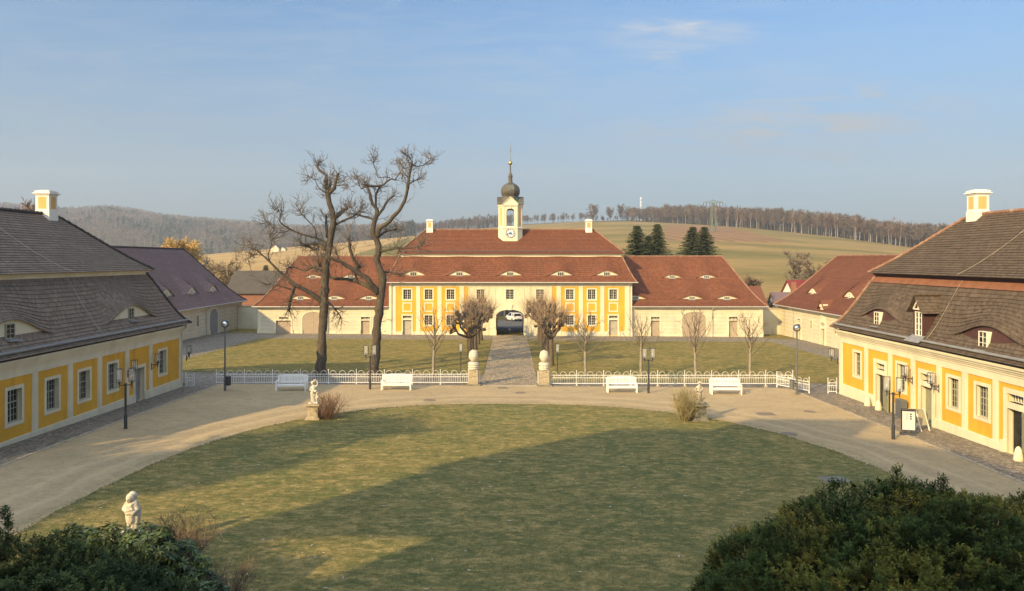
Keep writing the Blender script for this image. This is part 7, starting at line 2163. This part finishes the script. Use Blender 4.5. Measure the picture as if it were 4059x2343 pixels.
def pedestal(root, x, y, h, w, mat, rz=0):
    g = gz(x, y); mb = MB()
    mb.box(x - w * .66, x + w * .66, y - w * .66, y + w * .66, g - .15, g + .12); mb.box(x - w * .56, x + w * .56, y - w * .56, y + w * .56, g + .12, g + .2, .02, .02)
    mb.box(x - w * .48, x + w * .48, y - w * .48, y + w * .48, g + .2, g + h - .16)
    for s_ in (-1, 1):
        mb.box(x - w * .36, x + w * .36, y + s_ * w * .485 - .012, y + s_ * w * .485 + .012, g + .28, g + h - .24); mb.box(x + s_ * w * .485 - .012, x + s_ * w * .485 + .012, y - w * .36, y + w * .36, g + .28, g + h - .24)
    mb.box(x - w * .54, x + w * .54, y - w * .54, y + w * .54, g + h - .16, g + h - .09); mb.box(x - w * .68, x + w * .68, y - w * .68, y + w * .68, g + h - .09, g + h)
    mb.build('pedestal', M[mat], root, bevel=.015)
    return g + h
SG = 'pale stone statues around the lawn'
def statue_a():
    p = at(773, 1033); x, y = p.x, p.y
    root = thing('statue', 'pale stone woman with one arm raised over her head, small child beside her', 'statue', p, SG)
    zt = pedestal(root, x, y, .90, .62, 'sandstone')
    mb = MB(); mb.box(x - .27, x + .27, y - .22, y + .22, zt + .002, zt + .07); mb.build('base', M['marble'], root, bevel=.02)
    z = zt + .06
    def b(mb):
        P = lambda a, bb, c: (x + a, y + bb, z + c)
        lump(mb, [(*P(.04, -.04, .03), .05), (*P(.02, -.05, .28), .07), (*P(-.05, -.04, .55), .105)]); lump(mb, [(*P(-.06, .03, .03), .05), (*P(-.10, .02, .30), .075), (*P(-.04, .02, .55), .105)])
        lump(mb, [(*P(-.05, 0, .55), .135), (*P(-.02, 0, .66), .115), (*P(.0, .0, .80), .125), (*P(-.02, 0, .90), .11)])
        lump(mb, [(*P(-.02, 0, .93), .055), (*P(-.04, -.01, 1.02), .05)])
        head(mb, P(-.07, -.02, 1.10), .095, (-.85, -.5, 0)); mb.ball(P(-.03, .03, 1.13), (.11, .11, .10), 10, 8); mb.ball(P(.05, .05, 1.09), .06, 8, 6)
        for q in range(7): mb.ball(P(-.06 + .09 * math.cos(q), -.01 + .09 * math.sin(q), 1.17), .035, 6, 5)
        lump(mb, [(*P(.10, 0, .90), .055), (*P(.22, .0, .99), .045), (*P(.20, -.02, 1.17), .037), (*P(.11, -.03, 1.26), .032)]); hand(mb, P(.11, -.03, 1.26), (-.8, -.1, .2))
        lump(mb, [(*P(-.13, -.02, .88), .052), (*P(-.19, -.08, .72), .044), (*P(-.09, -.15, .66), .035)]); hand(mb, P(-.08, -.15, .66), (.8, -.1, -.2))
        # drapery wound about hips and legs
        lump(mb, [(*P(-.14, -.04, .50), .07), (*P(.0, -.12, .60), .06), (*P(.13, -.06, .64), .07), (*P(.17, .02, .50), .07), (*P(.15, .03, .34), .05)])
        folds(mb, P(-.04, 0, 0), .13, .17, .04, .56, 12, (0.0, 0), .7, .035); lump(mb, [(*P(-.02, 0, .03), .12), (*P(-.04, 0, .3), .13), (*P(-.05, 0, .5), .14)])
        # the child, close against her
        lump(mb, [(*P(.17, -.03, .02), .035), (*P(.17, -.03, .18), .05), (*P(.17, -.02, .30), .07), (*P(.17, -.02, .40), .06)]); lump(mb, [(*P(.23, .02, .02), .03), (*P(.21, .0, .20), .045)])
        head(mb, P(.19, -.03, .52), .068, (.5, -.8, .1)); lump(mb, [(*P(.12, -.04, .40), .03), (*P(.06, -.10, .46), .025)]); lump(mb, [(*P(.22, -.03, .40), .03), (*P(.26, -.08, .28), .024)])
        for q in range(6): mb.ball(P(.19 + .05 * math.cos(q), -.02 + .05 * math.sin(q), .57), .03, 6, 5)
        mb.box(*[c for a in ((x - .2, x + .24), (y - .14, y + .14), (z - .03, z + .03)) for c in a])
    body('figure', 'marble', root, b)
def statue_b():
    p = at(1722, 1036); x, y = p.x, p.y
    root = thing('statue', 'dark blotched stone figure in a hat, half behind a straw coloured shrub', 'statue', p, SG)
    zt = pedestal(root, x, y, .98, .70, 'greystone')
    mb = MB(); mb.box(x - .28, x + .28, y - .22, y + .22, zt + .002, zt + .08); mb.build('base', M['greystone'], root, bevel=.02)
    z = zt + .06
    def b(mb):
        P = lambda a, bb, c: (x + a, y + bb, z + c)
        lump(mb, [(*P(-.07, -.03, .03), .055), (*P(-.07, -.03, .3), .075), (*P(-.06, -.01, .56), .10)]); lump(mb, [(*P(.09, .02, .03), .055), (*P(.08, .0, .3), .075), (*P(.05, .0, .56), .10)])
        lump(mb, [(*P(0, 0, .54), .14), (*P(.0, 0, .68), .12), (*P(-.01, 0, .84), .135), (*P(0, 0, .92), .11)]); lump(mb, [(*P(0, 0, .94), .055), (*P(.02, -.01, 1.02), .05)])
        head(mb, P(.04, -.03, 1.09), .092, (.35, -.9, 0)); mb.lathe([(.01, z + 1.21), (.10, z + 1.20), (.115, z + 1.15), (.17, z + 1.14), (.175, z + 1.12), (.10, z + 1.11)], x + .05, y - .02, 16)
        lump(mb, [(*P(-.14, 0, .88), .055), (*P(-.24, -.03, .74), .045), (*P(-.20, -.14, .66), .036)]); hand(mb, P(-.19, -.15, .66), (.5, -.6, .2)); lump(mb, [(*P(.14, 0, .88), .055), (*P(.19, -.05, .74), .045), (*P(.07, -.16, .70), .036)]); hand(mb, P(.06, -.16, .70), (-.8, -.2, .1))
        folds(mb, P(0, 0, 0), .16, .17, .10, .60, 13, (0, 0), .25, .035); lump(mb, [(*P(0, 0, .14), .13), (*P(0, 0, .55), .14)]); folds(mb, P(0, 0, 0), .12, .14, .6, .86, 8, (0, 0), .5, .03)
        lump(mb, [(*P(-.12, -.1, .66), .045), (*P(.0, -.15, .62), .05), (*P(.13, -.1, .66), .045)]); mb.box(x - .22, x + .22, y - .15, y + .15, z - .03, z + .03)
    body('figure', 'lichen', root, b)
def statue_c():
    x, y = -11.3, 21.2; p = on(x, y)
    root = thing('statue', 'white stone figure in a hood hugging a cloak around itself, rising above the rhododendron', 'statue', p, SG)
    zt = pedestal(root, x, y, .50, .60, 'sandstone')
    mb = MB(); mb.box(x - .27, x + .27, y - .22, y + .22, zt + .002, zt + .08); mb.build('base', M['marble'], root, bevel=.02)
    z = zt + .06
    def b(mb):
        P = lambda a, bb, c: (x + a * .72, y + bb * .76, z + c * .88)
        lump(mb, [(*P(-.08, -.02, .03), .055), (*P(-.08, -.03, .3), .075), (*P(-.06, 0, .56), .11)]); lump(mb, [(*P(.09, .0, .03), .055), (*P(.08, -.01, .3), .075), (*P(.06, 0, .56), .11)])
        lump(mb, [(*P(0, 0, .54), .17), (*P(.0, 0, .70), .165), (*P(.0, .0, .86), .175), (*P(0, .01, .97), .15)]); lump(mb, [(*P(-.10, .0, .96), .11), (*P(.11, .0, .96), .11)]); lump(mb, [(*P(.0, 0, 1.0), .10), (*P(-.01, -.03, 1.08), .085)])
        head(mb, P(-.015, -.095, 1.16), .12, (-.25, -.93, -.2))
        # hood with a folded rim
        mb.ball(P(.015, .05, 1.19), (.135, .13, .15), 16, 12); mb.ball(P(-.03, -.20, 1.13), (.035, .03, .03), 8, 6); mb.tube([P(-.145 * math.cos(t) - .015, -.10 - .02 * math.sin(t), 1.14 + .17 * math.sin(t)) for t in np.linspace(-.7, PI + .7, 14)], .020, 8)
        lump(mb, [(*P(-.15, 0, .95), .095), (*P(-.27, -.05, .79), .078), (*P(-.12, -.19, .74), .06), (*P(.02, -.20, .79), .045)]); hand(mb, P(.03, -.21, .80), (.9, -.1, .15), side=(0, 0, 1))
        lump(mb, [(*P(.16, 0, .95), .10), (*P(.25, -.03, .77), .095), (*P(.16, -.17, .68), .07), (*P(-.0, -.22, .68), .045)]); hand(mb, P(-.01, -.23, .68), (-.9, -.1, .1), side=(0, 0, 1))
        for k in range(5): lump(mb, [(*P(.19, -.02, 1.04 - k * .055), .045), (*P(.06, -.17, .93 - k * .05), .045), (*P(-.15, -.13, .83 - k * .045), .035)])
        lump(mb, [(*P(.25, .0, .80), .09), (*P(.24, .02, .6), .10), (*P(.20, .03, .35), .09), (*P(.16, .03, .1), .07)])
        folds(mb, P(0, 0, 0), .19, .22, .34, .78, 14, (0, 0), .3, .045); lump(mb, [(*P(0, 0, .42), .16), (*P(0, 0, .7), .17)]); folds(mb, P(.12, .03, 0), .10, .12, .06, .6, 7, (.03, 0), .3, .035)
        mb.box(x - .22, x + .22, y - .15, y + .15, z - .03, z + .03)
    body('figure', 'marble', root, b)
statue_a(); statue_b(); statue_c()

# ------------------------------------------------------------------ white car beyond the arch
def car(loc, rz):
    root = thing('parked_car', 'white estate car seen from behind through the carriage arch', 'car', (0, 0, 0))
    W, L = .90, 2.2                       # half width, half length, nose to +y
    sec = [(-2.18, .42, .86, .80), (-2.12, .34, 1.0, .86), (-1.6, .26, 1.02, .90), (-.4, .22, 1.0, .90), (.6, .22, .98, .90), (1.35, .26, .92, .88), (1.95, .32, .78, .80), (2.2, .42, .62, .68)]
    mb = MB(); rings = []
    for y, zb, zt, w in sec: rings.append([(-w * .94, y, zb), (-w, y, zb + .18), (-w * .98, y, zt - .12), (-w * .88, y, zt), (w * .88, y, zt), (w * .98, y, zt - .12), (w, y, zb + .18), (w * .94, y, zb)])
    def loft(mb, rings):
        for a, b in zip(rings, rings[1:]):
            for k in range(8): mb.face([a[k], a[(k + 1) % 8], b[(k + 1) % 8], b[k]])
        mb.face(rings[0][::-1]); mb.face(rings[-1])
    loft(mb, rings); mb.build('body', M['carpaint'], root, smooth=True, bevel=.03, merge=True)
    mb = MB()
    def cab(y0, y1, y2, y3, w0, w1, z0, z1, m): m.hexa([(-w0, y0, z0), (w0, y0, z0), (w0, y3, z0), (-w0, y3, z0), (-w1, y1, z1), (w1, y1, z1), (w1, y2, z1), (-w1, y2, z1)])
    cab(-2.05, -1.72, .05, .95, .84, .68, .96, 1.50, mb); mb.build('cabin', M['glass'], root, bevel=.04)
    mb = MB(); mb.box(-.69, .69, -1.86, .12, 1.49, 1.56, .05, .06)
    for s_ in (-1, 1):
        for ya, yb in ((-2.06, -1.78), (-.95, -.85), (.92, .06)): mb.bar((s_ * .845, ya, .96), (s_ * .69, yb, 1.5), .09, .05)
        mb.bar((s_ * .845, -1.55, .98), (s_ * .69, -1.45, 1.5), .10, .04)
    mb.bar((-.7, -1.8, 1.47), (.7, -1.8, 1.47), .1, .06); mb.build('roof', M['carpaint'], root, bevel=.015)
    for sx in (-1, 1):
        for y in (-1.35, 1.35):
            mb = MB(); mb.tube([(sx * .70, y, .33), (sx * .91, y, .33)], .33, 20); w = mb.build('wheel', M['rubber'], root)
            mb = MB(); mb.tube([(sx * .90, y, .33), (sx * .92, y, .33)], .21, 14); mb.build('rim', M['greymetal'], w)
        mb = MB(); mb.box(min(sx * .48, sx * .87), max(sx * .48, sx * .87), -2.20, -2.10, .86, .98); mb.build('tail_light', M['taillamp'], root, bevel=.02)
        mb = MB(); mb.box(min(sx * .9, sx * 1.06), max(sx * .9, sx * 1.06), .55, .72, .98, 1.12); mb.build('wing_mirror', M['carpaint'], root, bevel=.02)
    mb = MB(); mb.box(-.80, .80, -2.23, -2.02, .30, .50); mb.build('bumper', M['darkmetal'], root, bevel=.02)
    mb = MB(); mb.box(-.26, .26, -2.225, -2.17, .66, .77); mb.build('number_plate', M['paper'], root)
    root.location = loc; root.rotation_euler = (0, 0, rz); root.scale = (1.06, 1.06, 1.06)
x = (1264.5 - 1256) / F * 141
car(V((x, 141, gz(x, 141) + .03)), R(24))
# chain barrier in the passage with a small plate
root = thing('chain_barrier', 'sagging chain with a small pale plate hung across the carriage arch', 'barrier', (0, 97, gz(0, 97)))
mb = MB(); mb.tube([(-1.84 + 3.68 * k / 16, 97.0, gz(0, 97) + .95 - .34 * (1 - ((k - 8) / 8) ** 2)) for k in range(17)], .022, 6); mb.build('chain', M['iron'], root)
mb = MB(); mb.box(-.17, .11, 96.96, 96.98, gz(0, 97) + .36, gz(0, 97) + .58); mb.build('plate', M['paper'], root)

# ------------------------------------------------------------------ pylon, mast, poles and wires
def lattice(mb, x, y, z0, z1, w0, w1, n, t):
    cor = lambda k: [(x + sx * (w0 + (w1 - w0) * k / n), y + sy * (w0 + (w1 - w0) * k / n), z0 + (z1 - z0) * k / n) for sx, sy in ((-1, -1), (1, -1), (1, 1), (-1, 1))]
    for k in range(n):
        a, b = cor(k), cor(k + 1)
        for j in range(4): mb.bar(a[j], b[j], t); mb.bar(a[j], b[(j + 1) % 4], t * .6); mb.bar(a[(j + 1) % 4], b[j], t * .6)
def pylon():
    y = 520.; x = (1756.5 - 1256) / F * y; g = gz(x, y); zt = ray_z(493, y)
    root = thing('power_pylon', 'green lattice pylon with one wide crossarm rising from the field', 'pylon', (x, y, g))
    mb = MB(); lattice(mb, x, y, g - .5, zt - 2, 2.6, .75, 9, .30); mb.build('mast', M['pylon'], root)
    mb = MB(); hw = 24 * y / F
    for s_ in (-1, 1):
        mb.bar((x, y - .6, zt - 2.2), (x + s_ * hw, y, zt - 1.8), .24); mb.bar((x, y + .6, zt), (x + s_ * hw, y, zt - 1.6), .20)
        for k in range(1, 7): 
            q = k / 7; mb.bar((x + s_ * hw * q, y, zt - 2.2 + .4 * q), (x + s_ * hw * (q - .07), y, zt - 1.6 * q), .14); mb.bar((x + s_ * hw * q, y, zt - 2.2 + .4 * q), (x + s_ * hw * (q + .07), y, zt - 1.6 * q), .14)
    mb.bar((x, y, zt - 2), (x, y, zt + .6), .3); mb.build('crossarm', M['pylon'], root)
    for q in (-1, -.68, -.36, .36, .68, 1):
        mb = MB(); mb.tube([(x + hw * q, y, zt - 1.9), (x + hw * q, y, zt - 4.6)], .16, 6); mb.build('insulator', M['ink'], root)
pylon()
y = 905.; x = (1578 - 1256) / F * y; g = gz(x, y)
root = thing('radio_mast', 'slim white lattice mast behind the hilltop trees', 'mast', (x, y, g))
mb = MB(); lattice(mb, x, y, g, ray_z(485, y), .6, .4, 14, .13); mb.build('mast', M['white'], root)
for z in (.62, .74, .9):
    mb = MB(); zz_ = g + (ray_z(485, y) - g) * z; mb.box(x - .9, x + .9, y - .9, y + .9, zz_, zz_ + 1.6, .1, .1); mb.build('antenna', M['white'], root)
def wire(label, u0, v0, y0, u1, v1, y1, sag):
    a, b = at(u0, v0, y0), at(u1, v1, y1); mb = MB(); n = 20
    mb.tube([a.lerp(b, k / n) - V((0, 0, sag * 4 * (k / n) * (1 - k / n))) for k in range(n + 1)], .05, 4, cap=False)
    tag(mb.build('overhead_wire', M['wire'], None), label, 'wire', 'overhead wires across the far field')
wire('thin overhead wire crossing in front of the wooded hill, upper of two', 415, 608, 300, 760, 588, 340, 1.0)
wire('thin overhead wire crossing in front of the wooded hill, lower of two', 415, 611, 302, 760, 591, 342, 1.2)
x, y = place_on(1870, 132); root = thing('satellite_dish', 'pale round dish beside the garden wall beyond the red roofed wing', 'dish', (x, y, gz(x, y)))
mb = MB(); mb.lathe([(.03, 0), (.38, .06), (.42, .12)], 0, 0, 18, cap=False); mb.v = [(x + a, y - c, ray_z(711, y) + b) for a, b, c in mb.v]; mb.build('dish', M['zinc'], root)
mb = MB(); mb.tube([(x, y, gz(x, y)), (x, y, ray_z(711, y))], .04, 6); mb.build('pole', M['greymetal'], root)

# ------------------------------------------------------------------ fallen leaves on the lawn
rl = random.Random(12); mb = MB()
for k in range(420):
    x, y = lawn_f(rl.random(), rl.random() ** .5)
    if y < 15: continue
    if rl.random() < .35 and y > 32: continue
    z = gz(x, y) + .05; s_ = rl.uniform(.03, .085); a = rl.random() * 6.28; c, q = math.cos(a) * s_, math.sin(a) * s_
    mb.face([(x - c, y - q, z), (x + q * .5, y - c * .5, z + .015), (x + c, y + q, z + rl.uniform(0, .03)), (x - q * .5, y + c * .5, z + .012)])
M['dryleaf'] = plain('pale_dry_leaf', (.50, .44, .34), .8, var=.25, scale=1)
tag(mb.build('fallen_leaves', M['dryleaf'], None), 'scattered pale dry leaves on the lawn', kind='stuff')
mb = MB()
for k in range(520):
    q = rl.random()
    if q < .55: x, y = lawn_f(rl.random(), rl.gauss(1.0, .025))
    elif q < .8: x, y = (-21.4 if rl.random() < .5 else 20.6) + rl.gauss(0, .35), rl.uniform(24, 52)
    else: x, y = rl.uniform(-20, 20), 52.4 + rl.gauss(0, .5)
    if y < 16: continue
    z = gz(x, y) + .05; s_ = rl.uniform(.025, .07); t = rl.random() * 6.28; c_, q_ = math.cos(t) * s_, math.sin(t) * s_
    mb.face([(x - c_, y - q_, z), (x + q_ * .5, y - c_ * .5, z + .015), (x + c_, y + q_, z + rl.uniform(0, .03)), (x - q_ * .5, y + c_ * .5, z + .012)])
M['brownleaf'] = plain('brown_leaf', (.20, .125, .065), .85, var=.4, scale=1)
tag(mb.build('fallen_leaves', M['brownleaf'], None), 'brown leaf litter along the edges of lawn and drive', kind='stuff')
# short grass blades give the lawn its nap
r = np.random.RandomState(3)
def blades(name, n, region, hmin, hmax, w, cols, dz):
    P = []
    while len(P) < n:
        s_ = r.rand(n * 2, 2); q = region(s_); P.extend(q.tolist())
    P = np.array(P[:n]); z = np.array([gz(a, b) for a, b in P]) + dz
    B = np.stack([P[:, 0], P[:, 1], z], 1); a = r.uniform(0, 6.28, n); L = r.uniform(hmin, hmax, n)
    sd = np.stack([np.cos(a), np.sin(a), 0 * a], 1) * (w * r.uniform(.7, 1.4, n))[:, None]; ln = np.stack([r.normal(0, .6, n) * L, r.normal(0, .6, n) * L, L], 1)
    v = np.stack([B - sd, B + sd, B + ln], 1).reshape(-1, 3); kc = r.randint(0, len(cols), n); c = np.array(cols)[kc] * r.uniform(.7, 1.3, (n, 1))
    o = np_mesh(name, v, np.arange(n * 3).reshape(n, 3), M['leaf'], None, cols=np.repeat(c, 3, 0)); tag(o, kind='stuff')
def reg_lawn(s_):
    out = []
    for a, b in s_:
        y = 14 + (45.2 - 14) * a ** 1.5; x = -15.6 + 31.2 * b
        if abs(x / 15.6) ** 2.45 + abs((y - 24.4) / 20.9) ** 2.45 < 1: out.append((x, y))
    return np.array(out)
blades('grass', 110000, reg_lawn, .015, .042, .012, [(.110, .135, .052), (.165, .152, .060), (.30, .24, .11), (.10, .122, .05), (.22, .19, .085)], .03)
def reg_edge(s_):
    out = []
    for a, b in s_:
        x, y = lawn_f(a, .985 + .02 * b); out.append((x, y))
    return np.array(out)
blades('grass', 9000, reg_edge, .03, .09, .012, [(.105, .125, .044), (.15, .13, .05), (.235, .178, .085)], .02)

# ------------------------------------------------------------------ haze: one even body of air round the whole place
mb = MB(); mb.box(-3650, 3650, -230, 2320, -14, 300)
hm = bpy.data.materials.new('haze_air'); hm.use_nodes = True; ht = hm.node_tree; ht.nodes.clear()
ho = ht.nodes.new('ShaderNodeOutputMaterial'); hv = ht.nodes.new('ShaderNodeVolumePrincipled')
hv.inputs['Color'].default_value = (.76, .86, 1.0, 1); hv.inputs['Density'].default_value = .00026; hv.inputs['Anisotropy'].default_value = 0.0
ht.links.new(hv.outputs[0], ho.inputs['Volume'])
tag(mb.build('haze', hm, None), kind='stuff')
